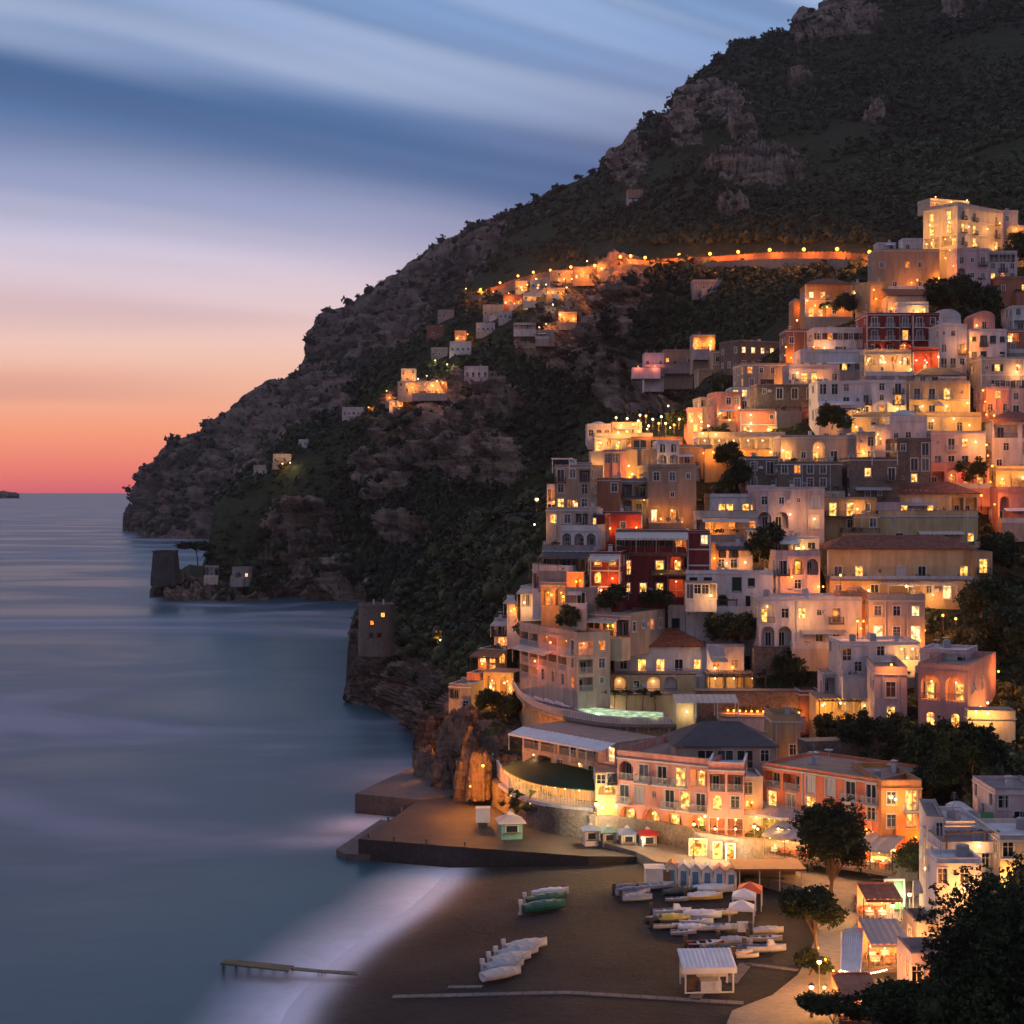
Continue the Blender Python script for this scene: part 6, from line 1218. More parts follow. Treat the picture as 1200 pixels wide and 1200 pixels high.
# ------------------------------------------------ boats
def hull_profile(L, Wd, Hh, u):
    w = Wd/2*(1-max(0, (u-.45)/.55)**2.2)*(.86+.14*min(1, u/.2)); return w, Hh*(1+.35*u*u)
def boat(label, px, py, L, ang, hullm, kind='open', z=None, group='boats drawn up on the beach', deck=None, engine=False, tarp=None, Wd=None, name='boat', cat='boat'):
    p = pz(px, py, 2.2)
    z = beach_z(p[0], p[1]) if z is None else z; p = pz(px, py, z)
    root = empty(name, p, math.radians(ang)); root.rotation_euler[0] = math.radians(RN.uniform(-4, 4)); tag(root, label, cat, group)
    Wd = Wd or L*.36; Hh = L*.13+.12; N, K = 12, 7; V_ = []; b = MB(); rows = []
    for i in range(N+1):
        u = i/N; w, h = hull_profile(L, Wd, Hh, u); w = max(w, .02); ring = []
        for k in range(K+1):
            a = math.pi*k/K; ring.append((L*(u-.5), -w*math.cos(a), h-(h*(1-.25*u*u))*math.sin(a)**.7+.0))
        rows.append(ring)
    for i in range(N):
        for k in range(K): b.poly([rows[i][k], rows[i][k+1], rows[i+1][k+1], rows[i+1][k]])
    b.poly(rows[0][::-1]); b.build('hull', hullm, root, False)
    if kind in ('open', 'cabin'):
        b = MB()
        for i in range(N):     # gunwale and inner floor
            for s_ in (0, K):
                a, c = rows[i][s_], rows[i+1][s_]; sg = -1 if s_ == 0 else 1; b.poly([a, c, (c[0], c[1]-sg*min(.14, abs(c[1])), c[2]+.03), (a[0], a[1]-sg*min(.14, abs(a[1])), a[2]+.03)][::sg])
        for u in (.3, .55): w, h = hull_profile(L, Wd, Hh, u); b.box(L*(u-.5)-.12, L*(u-.5)+.12, -w*.95, w*.95, h-.14, h-.08)
        w, h = hull_profile(L, Wd, Hh, .72); i0 = 8
        for i in range(i0, N): a, c = rows[i], rows[i+1]; b.poly([a[0], c[0], c[K], a[K]])
        b.build('deck', deck or M_FR, root)
        b = MB(); b.poly([(r[0][0], r[0][1]*.86, Hh*.42) for r in rows[:10]]+[(r[K][0], r[K][1]*.86, Hh*.42) for r in rows[:10]][::-1]); b.build('floor', M_WOOD, root)
    if kind == 'cabin':
        w, h = hull_profile(L, Wd, Hh, .6); b = MB(); b.prism([(L*.02, -w*.7), (L*.26, -w*.5), (L*.26, w*.5), (L*.02, w*.7)], h-.1, h+.5, [(L*.05, -w*.6), (L*.18, -w*.4), (L*.18, w*.4), (L*.05, w*.6)]); b.build('cabin', M_FR, root)
    if kind == 'tarp':
        b = MB(); rr = []
        for i in range(N+1):
            u = i/N; w, h = hull_profile(L, Wd, Hh, u); pk = h+.10+L*.055*math.sin(math.pi*min(1, u*1.1))+(.05*math.sin(i*2.3)); ring = [(L*(u-.5), w*1.05*math.cos(math.pi*k/6), h-.12+(pk-h+.12)*math.sin(math.pi*k/6)**.8) for k in range(7)]; rr.append(ring)
        for i in range(N):
            for k in range(6): b.poly([rr[i][k], rr[i+1][k], rr[i+1][k+1], rr[i][k+1]])
        b.poly(rr[0]); b.build('tarpaulin', tarp or M_CANVASG, root)
    if engine:
        x = -L/2; b = MB(); b.box(x-.42, x-.02, -.17, .17, Hh+.25, Hh+.75); b.prism([(x-.36, -.07), (x-.1, -.07), (x-.1, .07), (x-.36, .07)], -.05, Hh+.25); b.box(x-.5, x-.05, -.02, .02, -.1, .18); b.build('outboard_engine', M_SHW if engine == 1 else M_IRON, root)
    return root
HW = plain('white_hull', (.58, .57, .60), .4, .2, 1.5, 0, .5); HB = plain('blue_hull', (.05, .08, .17), .4, .2, 1.5, 0, .5); HC = plain('cream_hull', (.60, .47, .34), .45, .2, 1.5, 0, .5); HR = plain('dark_red_hull', (.16, .03, .03), .4, .2, 1.5, 0, .5); HD = plain('dark_hull', (.03, .04, .04), .4, .2, 1.5, 0, .5); HY_ = plain('yellow_hull', (.55, .38, .07), .4, .2, 1.5, 0, .5); HP = plain('lilac_hull', (.32, .27, .42), .5, .2, 1.5, 0, .4); HRD = plain('red_hull', (.45, .09, .07), .5, .2, 1.5, 0, .4)
TG = plain('green_tarpaulin', (.01, .10, .08), .6, .25, 1.5, .3)
GB = 'boats in the green covered pair'
boat('green covered motor boat, the nearer of the pair on the open sand', 638, 1068, 5.2, 20, TG, 'tarp', tarp=TG, engine=1, group=GB, Wd=2.0)
boat('green covered motor boat, the farther of the pair on the open sand', 641, 1059, 5.0, 22, TG, 'tarp', tarp=TG, engine=1, group=GB, Wd=1.9)
boat('slim white boat hull lying behind the green covered pair', 645, 1051, 4.4, 14, HW, 'tarp', tarp=M_CANVASW, group=GB, Wd=1.0)
GW = 'row of boats under pale covers'
for i, (x, y) in enumerate(((617, 1112), (607, 1120), (599, 1127), (591, 1135), (588, 1145))):
    boat(nm[i]+' pale covered boat of the row, counted from the far end', x, y+2, 4.7-.15*i, 26, HW, 'tarp', tarp=M_CANVAS if i % 2 == 0 else M_CANVASG, engine=1 if i < 4 else False, group=GW, Wd=1.75)
BL = [('dark blue covered boat at the left of the upper boat park', 733, 1044, 3.6, 8, HB, 'tarp', HB), ('blue and white motor boat in front of the plain white hut', 742, 1049, 4.6, 5, HW, 'tarp', HB), ('white rowing boat moored right beside the plain white hut', 770, 1042, 4.6, 8, HW, 'open', None), ('grey covered dinghy in front of the blue and white boat', 747, 1056, 3.9, 3, HW, 'tarp', M_CANVASG),
      ('dark covered boat in front of the third cabin', 797, 1050, 4.6, 6, HD, 'tarp', HD), ('grey rubber dinghy below the dark covered boat', 793, 1057, 3.0, 0, M_METAL, 'open', None), ('long white covered boat in front of the last cabins', 836, 1047, 5.4, -3, HW, 'tarp', M_CANVASW), ('yellow striped white boat below the long white covered boat', 826, 1055, 4.6, -2, HY_, 'tarp', M_CANVASW),
      ('white cabin boat at the left of the middle group', 788, 1073, 4.8, 2, HW, 'cabin', None), ('dark green canoe left of the yellow kayak', 774, 1081, 3.6, 3, HD, 'tarp', HD), ('yellow kayak in front of the white cabin boat', 788, 1081, 4.4, -4, HY_, 'tarp', HY_), ('white sloop hull with a blue stern right of the cabin boat', 823, 1077, 4.8, -5, HW, 'tarp', M_CANVASW),
      ('cream hulled boat behind the middle group', 846, 1073, 4.0, 4, HC, 'open', None), ('white open boat with grey seats in the middle group', 816, 1084, 4.2, -8, HW, 'open', None), ('cream dinghy lowest left in the middle group', 782, 1089, 3.4, 0, HC, 'open', None), ('plain white skiff beside the cream dinghy', 811, 1091, 3.4, -10, HW, 'tarp', M_CANVASW), ('white open boat with a dark interior at the right of the middle group', 843, 1091, 4.4, -4, HW, 'open', None), ('lilac dinghy closest to the snack stall side of the middle group', 801, 1096, 3.1, 2, HP, 'open', None),
      ('dark red rowing boat above the snack stall', 827, 1111, 4.3, 5, HR, 'open', None), ('grey covered boat on a trailer behind the snack stall', 863, 1107, 3.8, -14, HW, 'tarp', M_CANVASG), ('dark slim boat between the red boat and the snack stall', 842, 1117, 4.4, -3, HD, 'tarp', HD), ('cream boat partly behind the snack stall roof', 863, 1121, 3.8, 0, HC, 'open', None), ('blue covered boat under the small pine', 877, 1115, 3.2, -12, HW, 'tarp', HB), ('big white motor boat beside the small pine', 898, 1116, 4.6, -2, HW, 'cabin', None), ('grey boat behind the big white motor boat', 898, 1104, 3.8, -4, M_METAL, 'open', None), ('pale boat farthest back beside the small pine', 900, 1095, 3.8, 2, HC, 'tarp', M_CANVAS), ('small white dinghy right of the cream boat behind the stall', 876, 1123, 2.6, 0, HW, 'open', None),
      ('white rowing boat with a mast beside the first kiosk', 699, 1002, 3.2, 0, HW, 'open', None)]
for (l, x, y, L, a, hm, kd, tp) in BL: boat(l, x, y, L*.86, a, hm, kd, tarp=tp, engine=2 if (kd == 'cabin' or RN.random() < .25) else False)
def board(label, px, py, L, mat, ang=0): boat(label, px, py, L, ang, mat, 'tarp', tarp=mat, Wd=.85, group='kayaks along the quay wall', name='kayak', cat='kayak')
board('red kayak at the left end of the quay wall', 624, 1008.5, 2.0, HRD); board('white kayak lying behind the red one', 630, 1004.5, 2.0, HW, -4); board('second red kayak touching the white one', 638, 1007, 1.9, HRD, -4); board('white kayak alone in the middle of the quay wall', 661, 1006.5, 2.1, HW); board('yellow kayak under the white rowing boat', 695, 1008, 2.6, HY_)
# wooden jetty in the surf
t_ = empty('jetty', pz(300, 1135, .9)); tag(t_, 'old wooden jetty standing in the surf', 'jetty'); o_ = t_.location
def lp(x, y, z): return tuple(Vector(pz(x, y, z))-o_)
def plank(b, pts, z, th_=.18):
    q = [Vector(lp(x, y, z)) for x, y in pts]; b.prism([(v.x, v.y, v.z-th_) for v in q], 0, 0, [tuple(v) for v in q])
b = MB(); n_ = 30
for i in range(n_):
    f0, f1 = i/n_, (i+.9)/n_; plank(b, [(258+80*f0, 1128.5+8.5*f0), (258+80*f1, 1128.5+8.5*f1), (265+80*f1, 1123.5+8*f1), (265+80*f0, 1123.5+8*f0)], 1.3)
b.build('deck', plain('mossy_planks', (.17, .15, .10), .85, .4, 2.5, .4), t_)
b = MB(); plank(b, [(338, 1135.5), (378, 1139), (378, 1136.3), (340, 1132.5)], .95, .12); plank(b, [(378, 1139), (419, 1142), (418, 1138.6), (378, 1136.3)], 1.0, .12); b.build('gangway', plain('mossy_planks', (0, 0, 0)), t_)
for i in range(6):
    f_ = i/5; b = MB(); b.tube([lp(262+74*f_, 1128.2+8*f_, -1.0), lp(262+74*f_, 1128.2+8*f_, 1.15)], .16, 7); b.build('pile', M_WOOD, t_)
for x, y, h_ in ((337, 1139, 2.6), (343, 1138, 3.4), (373, 1141, 2.4), (377, 1141, 3.0), (381, 1141, 2.9)):
    b = MB(); b.tube([lp(x, y, -1), lp(x, y, .4+h_)], .06, 6); b.build('pole', M_WOOD, t_)
# ------------------------------------------------ right hand side: pines, tents and roofs below the viewpoint
M_PINE = leaf_mat('pine_needles', (.006, .012, .006), (.030, .045, .018), .5, 2.5)
crown_tree('tall dark pine standing on the promenade in front of the dining row', 972, 1092, 168, 10.9, 3.5, 1, M_PINE, 2600, 'pine_tree', flat=1.4, trunk=.26, cs=.10, lobes=24, z=2.8, core=.4)
crown_tree('spreading umbrella pine over the boats', 958, 1168, 146, 7.4, 3.1, 2, M_PINE, 1300, 'pine_tree', flat=.66, trunk=.48, cs=.11, lobes=13, z=2.7, core=.45)
crown_tree('huge dark evergreen filling the lower right corner', 1178, 1220, 112, 17.5, 7.2, 3, M_PINE, 9000, 'tree', flat=1.3, trunk=.2, cs=.05, lobes=40, z=2.6, core=.42)
crown_tree('dark evergreen in front of the huge one', 1135, 1225, 108, 13.0, 3.8, 8, M_PINE, 5200, 'tree', flat=1.5, trunk=.15, cs=.065, lobes=30, z=2.6, core=.42)
crown_tree('leafy tree at the bottom edge lit from below', 1056, 1240, 118, 7.2, 3.1, 4, M_TREE, 2400, 'tree', flat=.6, trunk=.4, cs=.10, lobes=14, z=2.6)
crown_tree('low bush at the bottom edge left of the lit tree', 990, 1222, 122, 2.6, 2.4, 5, M_TREE, 900, 'bush', 'bush', flat=.45, trunk=.2, cs=.14, z=2.6)
crown_tree('dark shrub by the street lamp under the umbrella pine', 948, 1158, 144, 2.2, 2.0, 55, M_PINE, 500, 'bush', 'bush', flat=.6, trunk=.15, cs=.14, z=2.7)
crown_tree('wide bush at the bottom between the pine and the fairy lights', 975, 1205, 130, 2.6, 2.6, 56, M_TREE, 700, 'bush', 'bush', flat=.5, trunk=.15, cs=.13, z=2.7)
lamp_post('street lamp with a lit lantern under the umbrella pine', 960, 1166, 3.0, z=2.75, E=330, col=GOLD, r=.22)
lamp_post('street lamp at the left of the bottom bush', 951, 1192, 2.6, z=2.75, E=300, col=GOLD, r=.2)
lamp_post('low garden lamp beside the street lamp under the pine', 966, 1170, 1.0, z=2.75, E=260, col=GOLD, r=.15)
for i, (x, y) in enumerate(((1055, 1080), (1066, 1072), (1046, 1086))): lamp_post(nm[i]+' bright lamp at the corner of the green awning', x, y, 2.2, z=2.8, E=800, col=COOL, r=.24)
lamp_post('lamp on the hidden alley behind the leafy bottom tree', 1045, 1190, 2.0, z=2.8, E=700, col=SODIUM, r=.2)
def canopy(label, pix, z, mat, name='canopy', posts=True, drop=.9):
    """sloping cloth roof on posts: pix = 4 corners (px, py) front-left, front-right, back-right, back-left"""
    zs = [z, z, z+drop, z+drop]; pts = [Vector(pz(x, y, q)) for (x, y), q in zip(pix, zs)]; o = Vector((pts[0].x, pts[0].y, 2.75)); root = empty(name, o); tag(root, label, 'canopy'); b = MB(); n = 10
    for i in range(n):
        f0, fm, f1 = i/n, (i+.5)/n, (i+1)/n
        A0 = [pts[0].lerp(pts[1], f)-o for f in (f0, fm, f1)]; A1 = [pts[3].lerp(pts[2], f)-o for f in (f0, fm, f1)]; u = Vector((0, 0, .06))
        b.poly([A0[0], A0[1]+u, A1[1]+u, A1[0]]); b.poly([A0[1]+u, A0[2], A1[2], A1[1]+u])
    b.build('cloth', mat, root); b = MB()
    for p in pts: q = p-o; b.box(q.x-.05, q.x+.05, q.y-.05, q.y+.05, 0, q.z-.02)
    b.build('post', M_WRAIL, root); return root
c1 = canopy('long pale awning on the left of the lower restaurants', [(984, 1148), (1009, 1142), (1013, 1081), (986, 1092)], 5.6, M_CANVASW, drop=.4)
for i in range(4): wall_lamp(c1, (.6, 2+i*3.5, 1.9), 120, SODIUM, .1)
c2 = canopy('lower pale awning continuing towards the bottom edge', [(983, 1166), (1009, 1158), (1009, 1143), (984, 1149)], 5.2, plain('lilac_canvas', (.42, .36, .46), .8, .2, 1.0), drop=.3)
diner('lower restaurant with a grey roof and lit dining room', 1018, 1066, 143.5, 3.6, 0, 2.4, M_METAL, 6, 5, 170, 4.5)
diner('small red tabled restaurant behind the grey roofed one', 1012, 1056, 160, 3.4, 0, 2.4, WM['brown'], 5, 6, 170, 3)
diner('string lit dining corner at the foot of the pale awnings', 983, 1030, 131, 3.0, 0, 2.3, WM['rust'], 5, 7, 120, 3)
canopy('dark green awning beside the bright lamps', [(1068, 1094), (1092, 1094), (1086, 1075), (1058, 1075)], 5.6, plain('dark_green_canvas', (.02, .06, .045), .8, .2, 1.0), drop=.2)
canopy('dusty red awning below the green one', [(1077, 1131), (1097, 1128), (1092, 1106), (1074, 1110)], 5.4, plain('dusty_red_canvas', (.26, .10, .09), .8, .2, 1.0), drop=.2)
canopy('striped grey awning left of the clustered white roofs', [(1070, 1048), (1102, 1046), (1100, 1030), (1070, 1032)], 6.0, M_CANVASG, drop=.2)
B('beige house wall behind the dusty red awning', 1074, 1100, 1092, 1130, ['. w', 'D .'], 'beige', 0, D=146, dep=5, roof='terrace', lamps=((.1, .3, 200, GOLD),), clutter=1)
B('low pale terrace building by the bottom right trees', 1068, 1108, 1130, 1160, ['w . w'], 'rose', 0, D=134, dep=5, roof='terrace', clutter=2)
# fairy lights
for (l, a, b_, z0, z1) in (('string of fairy lights hanging along the dining corner front', (984, 1136), (1040, 1135), 5.9, 5.9), ('string of fairy lights down the edge of the pale awnings', (984, 1136), (979, 1176), 5.9, 3.8)):
    p, q = Vector(pz(*a, z0)), Vector(pz(*b_, z1)); root = empty('fairy_lights', p); tag(root, l, 'string lights'); b = MB(); d = q-p; n = 22
    b.tube([tuple(d*(i/12)+Vector((0, 0, -.35*math.sin(math.pi*i/12)))) for i in range(13)], .012, 4); b.build('cable', M_IRON, root); b = MB()
    for i in range(n): f = (i+.5)/n; c = d*f+Vector((0, 0, -.35*math.sin(math.pi*f)-.08)); b.lathe([(0, -.08), (.07, 0), (0, .08)], 6, tuple(c))
    b.build('bulb', FAIRY, root); 
    for f in (.2, .5, .8): light(root, tuple(d*f+Vector((0, -.2, -.3))), 22, WARM, .2)
# clustered houses at the right edge seen from above
B('white house with a parapet roof terrace and pergola at the right edge', 1104, 1172, 998, 1042, ['w . d . w .', 'w . w . w d'], 'white', 0, D=152, dep=7, roof='terrace', clutter=3, perg=[(.05, .95, 1.55, .3, PG, 'perg')], lamps=((.6, 1.2, 50, WARM),))
B('low white flat roofed block left behind the parapet terrace', 1108, 1150, 968, 990, ['. w .'], 'white', 0, D=161, dep=8, rc=M_ROOFW, clutter=4)
B('small white barrel roofed room behind the low flat block', 1122, 1150, 958, 968, ['w .'], 'white', 0, D=167, dep=5, roof='vault')
B('narrow white house wall with side windows at the left of the cluster', 1086, 1106, 962, 1030, ['. w', 'w .', '. w'], 'white', -10, D=157, dep=9, rc=M_ROOFG, clutter=2, lamps=((-.1, .2, 160, GOLD),))
B('pink house with a dark roof at the top of the right edge cluster', 1166, 1225, 930, 985, ['w . w', '. d .', 'w . w'], 'rose', 0, D=165, dep=8, rc=M_ROOFG, clutter=1)
B('cream house lit yellow between the cluster and the big tree', 1172, 1230, 985, 1050, ['w . .', '. . W', 'D . .'], 'cream', 0, D=150, dep=8, lamps=((.1, .3, 300, GOLD), (.35, .1, 300, GOLD)), clutter=2)
B('low white block in front of the parapet roof terrace', 1098, 1150, 1012, 1046, ['w . w .'], 'white', 0, D=146, dep=4, rc=M_ROOFW, clutter=3)
canopy('bright green awning on the roof of the cluster', [(1150, 968), (1166, 968), (1164, 952), (1149, 952)], 14.0, plain('bright_green_canvas', (.04, .16, .05), .8, .2, 1.0), drop=.1)
# ------------------------------------------------ towers and far houses
def watch_tower(label, px, py, D, r0, r1, h, n=4, mat=None, rz=0):
    root = empty('watch_tower', V(px, py, D), rz); tag(root, label, 'tower'); a0 = math.pi/4; b = MB(); b.lathe([(r0, -3), (r0, 0), (r1, h)], n, a0=a0, a1=a0+2*math.pi); b.build('wall', mat or M_STONE, root)
    b = MB(); b.lathe([(r1*1.04, h), (r1*1.04, h+.7), (r1*.9, h+.7), (r1*.9, h+.1), (0, h+.1)], n, a0=a0, a1=a0+2*math.pi); b.build('parapet', mat or M_STONE, root); return root
TWS = plain('dark_tower_stone', (.085, .08, .085), .95, .5, .8, .8)
wt = watch_tower('dark square watch tower on the low point in the bay', 194, 678, 690, 7.8, 6.5, 12.0, 4, TWS)
for x, z_ in ((-1.2, 5), (1.6, 8.0)): inst('window', frame_mesh('window', .9, 1.6, M_FRB), wt, (x, -5.15, z_))
wt = watch_tower('round stone tower house with lit windows above the near rocks', 441, 752, 348, 4.1, 3.9, 8.0, 24, plain('tower_stone', (.17, .14, .125), .95, .4, 1.5, .6), .1)
for x, z_, lt in ((-1.0, 4.2, 3), (1.4, 5.9, 1), (-1.2, 1.4, None), (.6, 1.4, None)):
    yy = -math.sqrt(4.05**2-x*x)-.02; o = inst('window', frame_mesh('window', .8, .9, M_FRB), wt, (x, yy, z_), math.atan2(x, -yy)); inst('pane', quad_mesh(.8, .9, LIT[lt] if lt is not None else M_GLASS, -.02), o)
for x in (-.6, 1.6): b = MB(); b.box(x-.2, x+.2, -.2, .2, 8.0, 9.6); b.build('chimney', M_ROOFW, wt)
FAR = [('white houses with arcade on the low point beside the dark tower', 240, 256, 664, 676, ['a a'], 'grey', 688), ('long low grey house with one lit window on the point', 272, 292, 666, 678, ['. w W'], 'grey', 686), ('white cottage on the bluff above the point, left one', 297, 313, 546, 556, ['w w'], 'cream', 812), ('white cottage on the bluff with a yellow garden light', 320, 341, 533, 542, ['w . w'], 'cream', 815),
       ('white villa in trees halfway down the dark slope', 401, 428, 478, 488, ['w w w'], 'white', 815), ('pale house with lit terrace above the lamp lit villa', 470, 487, 433, 446, ['W w', 'W .'], 'cream', 760), ('lamp lit villa on the shelf over the cliff', 466, 524, 448, 461, ['W . W W W .', 'A . W . A W'], 'cream', 752), ('white two storey house alone below the village', 527, 552, 401, 413, ['w w w w'], 'white', 782),
       ('white house with four dark windows on the cliff brow', 544, 572, 430, 442, ['d d d d'], 'white', 728), ('low white house under the village lamps', 558, 580, 379, 389, ['w w w'], 'white', 800), ('small white row in the trees right of the low white house', 602, 628, 379, 386, ['w w w w'], 'grey', 790), ('white house inside the glowing village', 613, 640, 344, 353, ['w W w w'], 'white', 842), ('long lit houses just under the road lamps', 672, 712, 314, 326, ['W W . W . W', 'A W A . W A'], 'tan', 762),
       ('tan block below the road lamps in the village middle', 645, 672, 318, 332, ['w W w', '. W .'], 'tan', 845), ('small grey house at the village left edge', 513, 532, 364, 373, ['w w'], 'grey', 860), ('brown terrace house on the slope left of the village', 500, 520, 383, 395, ['. w .'], 'brown', 815), ('cream house above the brown terrace house', 566, 590, 358, 370, ['w . w'], 'cream', 838), ('dark red small house in the glowing village', 590, 612, 346, 358, ['W w'], 'rust', 850), ('lit small house at the lower right of the village', 655, 676, 366, 378, ['W W'], 'tan', 770),
       ('grey villa roof hidden in the trees above the church', 812, 846, 329, 341, ['. w . w'], 'grey', 632), ('ruined stone hut high on the mountain slope', 735, 754, 223, 236, ['w . w'], 'tan', 1040), ('tiny lit hut above the lamp lit villa', 533, 546, 388, 400, ['W'], 'tan', 800)]
FAR += [('narrow lit house under the third road lamp', 604, 618, 330, 340, ['W w'], 'tan', 0), ('pale terrace house beneath the fourth road lamp', 622, 640, 329, 338, ['w W w'], 'white', 0), ('lit terrace row at the heart of the village', 640, 662, 338, 347, ['W W w'], 'tan', 0), ('grey house with a white wall right of the village heart', 664, 684, 346, 355, ['w . w'], 'grey', 0),
        ('small white house above the low white house', 584, 600, 366, 374, ['w w'], 'white', 0), ('pale garden wall house below the village steps', 628, 650, 388, 397, ['. w .'], 'grey', 0), ('low ochre house left of the lamp lit villa', 452, 466, 462, 470, ['w W'], 'tan', 0), ('white garage under the lamp lit villa', 456, 472, 470, 477, ['. w'], 'white', 0), ('lone pale hut on the dark slope above the point', 350, 360, 516, 523, ['w'], 'white', 0), ('grey terrace house near the two storey white house', 505, 524, 408, 418, ['w . w'], 'grey', 0)]
for (l, x0, x1, yt, yb, rows, wl_, D_) in FAR:
    Dt = surf_D('B', (x0+x1)/2, yb)-1.5
    B(l, x0, x1, yt, yb, rows, wl_, 0, D=Dt, dep=8, base=3.5, clutter=1, lamps=((.3, .5, 500, SODIUM), (.8, .3, 400, SODIUM)) if (('lit' in l.split() and 'one lit window' not in l and 'tiny' not in l) or 'glowing' in l or 'lamp lit' in l) else (), E=400, bal=False)
RL = [(563, 337), (586, 329), (607, 321), (625, 317), (645, 315), (669, 312), (697, 311), (727, 301), (739, 300), (756, 302), (796, 299), (832, 298), (865, 296), (902, 294), (942, 294), (981, 294), (1019, 298)]
for i, (x, y) in enumerate(RL): lamp_post('orange sodium lamp on the mountain road, number %s from the left' % ['one', 'two', 'three', 'four', 'five', 'six', 'seven', 'eight', 'nine', 'ten', 'eleven', 'twelve', 'thirteen', 'fourteen', 'fifteen', 'sixteen', 'seventeen'][i], x, y+10, 3.8, D=surf_D('B', x, y+9)-9, E=4200, col=(1, .24, .03), r=.7, group='lamps along the mountain road')
# the road bench and its reddish retaining wall
road = []; b = MB(); wb = MB()
xs_ = np.linspace(548, 1024, 90); rp = interp([(x, y+9) for x, y in RL])
prev = None
RX = np.linspace(540, 1030, 40); RD = np.array([surf_D('B', x, float(rp(x)), 5) for x in RX]); RD = np.convolve(np.pad(RD, 2, 'edge'), np.ones(5)/5, 'valid')
for x in xs_:
    y = float(rp(x)); D_ = float(np.interp(x, RX, RD))-10; p = V(x, y, D_); q = p.copy(); q.x *= 1.014; q.y *= 1.014
    if prev:
        b.poly([prev[0], p, q, prev[1]]); b.poly([prev[0]-Vector((0, 0, 5)), p-Vector((0, 0, 5)), p, prev[0]])
        wb.prism([tuple(prev[1].xy), tuple(q.xy), tuple((q*1.003).xy), tuple((prev[1]*1.003).xy)], min(prev[1].z, q.z)-1, max(prev[1].z, q.z)+3.5)
    prev = (p, q)
tag(b.build('mountain_road', M_PAVE), 'road cut across the mountain under a line of orange lamps', 'road', None, 'structure')
tag(wb.build('retaining_wall', plain('road_wall_stone', (.26, .14, .09), .95, .5, .25, .6)), 'long stone wall above the mountain road lit orange by its lamps', 'wall')
VL = [(596, 346, 0), (630, 340, 1), (640, 336, 1), (652, 331, 2), (661, 330, 0), (670, 330, 1), (622, 351, 2), (603, 358, 0), (640, 347, 1), (648, 360, 2), (656, 372, 1), (640, 383, 0), (632, 387, 0), (546, 340, 1), (535, 399, 0), (578, 344, 0), (618, 336, 1), (470, 452, 1), (490, 447, 1), (500, 444, 2), (512, 450, 1), (519, 452, 0), (507, 455, 1), (478, 458, 0), (453, 461, 0), (510, 425, 2), (524, 430, 2), (432, 480, 0), (340, 545, 2), (331, 546, 1), (705, 318, 1), (690, 322, 2), (680, 328, 1), (548, 394, 0), (688, 309, 1), (712, 306, 1), (612, 342, 1), (628, 329, 1), (664, 340, 1)]
VL.sort()
for i, (x, y, k) in enumerate(VL):
    lamp_post(ORD[i]+' small lamp from the left among the hillside village houses', x, y+3, 2.5, D=surf_D('B', x, y+4)-2.5, E=450, col=(SODIUM, GOLD, COOL)[k], r=.32, group='small lamps of the hillside village')
for i, (x, y) in enumerate(sorted(((722, 498), (735, 499), (748, 502), (757, 496), (765, 500), (772, 505), (780, 505), (790, 507), (760, 508), (742, 506), (775, 497), (796, 500), (750, 495)))):
    lamp_post(ORD[i]+' terrace lamp from the left on the crowded upper left rooftops', x, y, 1.6, D=float(T_D(x, y+4))*.975, E=420, col=(GOLD, WARM, SODIUM)[i % 3], r=.24, group='lamps of the upper left terraces')
for i, (x, y, D_, E_, c_) in enumerate([(783, 487, 352, 500, GOLD), (822, 507, 312, 600, GOLD), (830, 512, 308, 500, GOLD), (1152, 470, 318, 500, SODIUM), (1156, 535, 292, 500, SODIUM), (1163, 560, 283, 400, SODIUM), (1150, 595, 276, 300, SODIUM), (950, 380, 372, 500, SODIUM), (934, 386, 376, 300, GOLD), (921, 418, 352, 500, SODIUM), (1024, 350, 385, 300, SODIUM), (1075, 338, 400, 400, SODIUM), (1108, 312, 418, 500, SODIUM), (1062, 703, 247, 200, GOLD), (1105, 738, 236, 260, SODIUM), (1120, 742, 235, 120, SODIUM), (1165, 500, 303, 400, SODIUM), (985, 690, 250, 300, SODIUM), (1005, 745, 232, 300, SODIUM), (660, 716, 238, 100, SODIUM)]):
    lamp_post('street lamp '+['behind the upper left terraces', 'at the left end of the glazed dining terrace', 'under the tree by the glazed dining terrace', 'at the top of the bright stair on the right', 'halfway down the bright stair beside the rose house', 'at the veranda house foot on the bright stair', 'at the bottom of the bright stair', 'between the hipped villa and the brown block', 'on the left corner of the brown plastered block', 'below the brown plastered block', 'beside the glowing tall wall house', 'left of the wide sandy stone house', 'at the right end of the sandy stone house', 'on the garden floor under the long yellow house', 'on the right flank of the terracotta house', 'in the ravine right of the terracotta house', 'left of the red roofed veranda house', 'behind the pink lit arches', 'at the right end of the open arches house', 'above the balcony hotel terrace'][i], x, y, 2.2, D=D_*.985, E=E_, col=c_, r=.2)
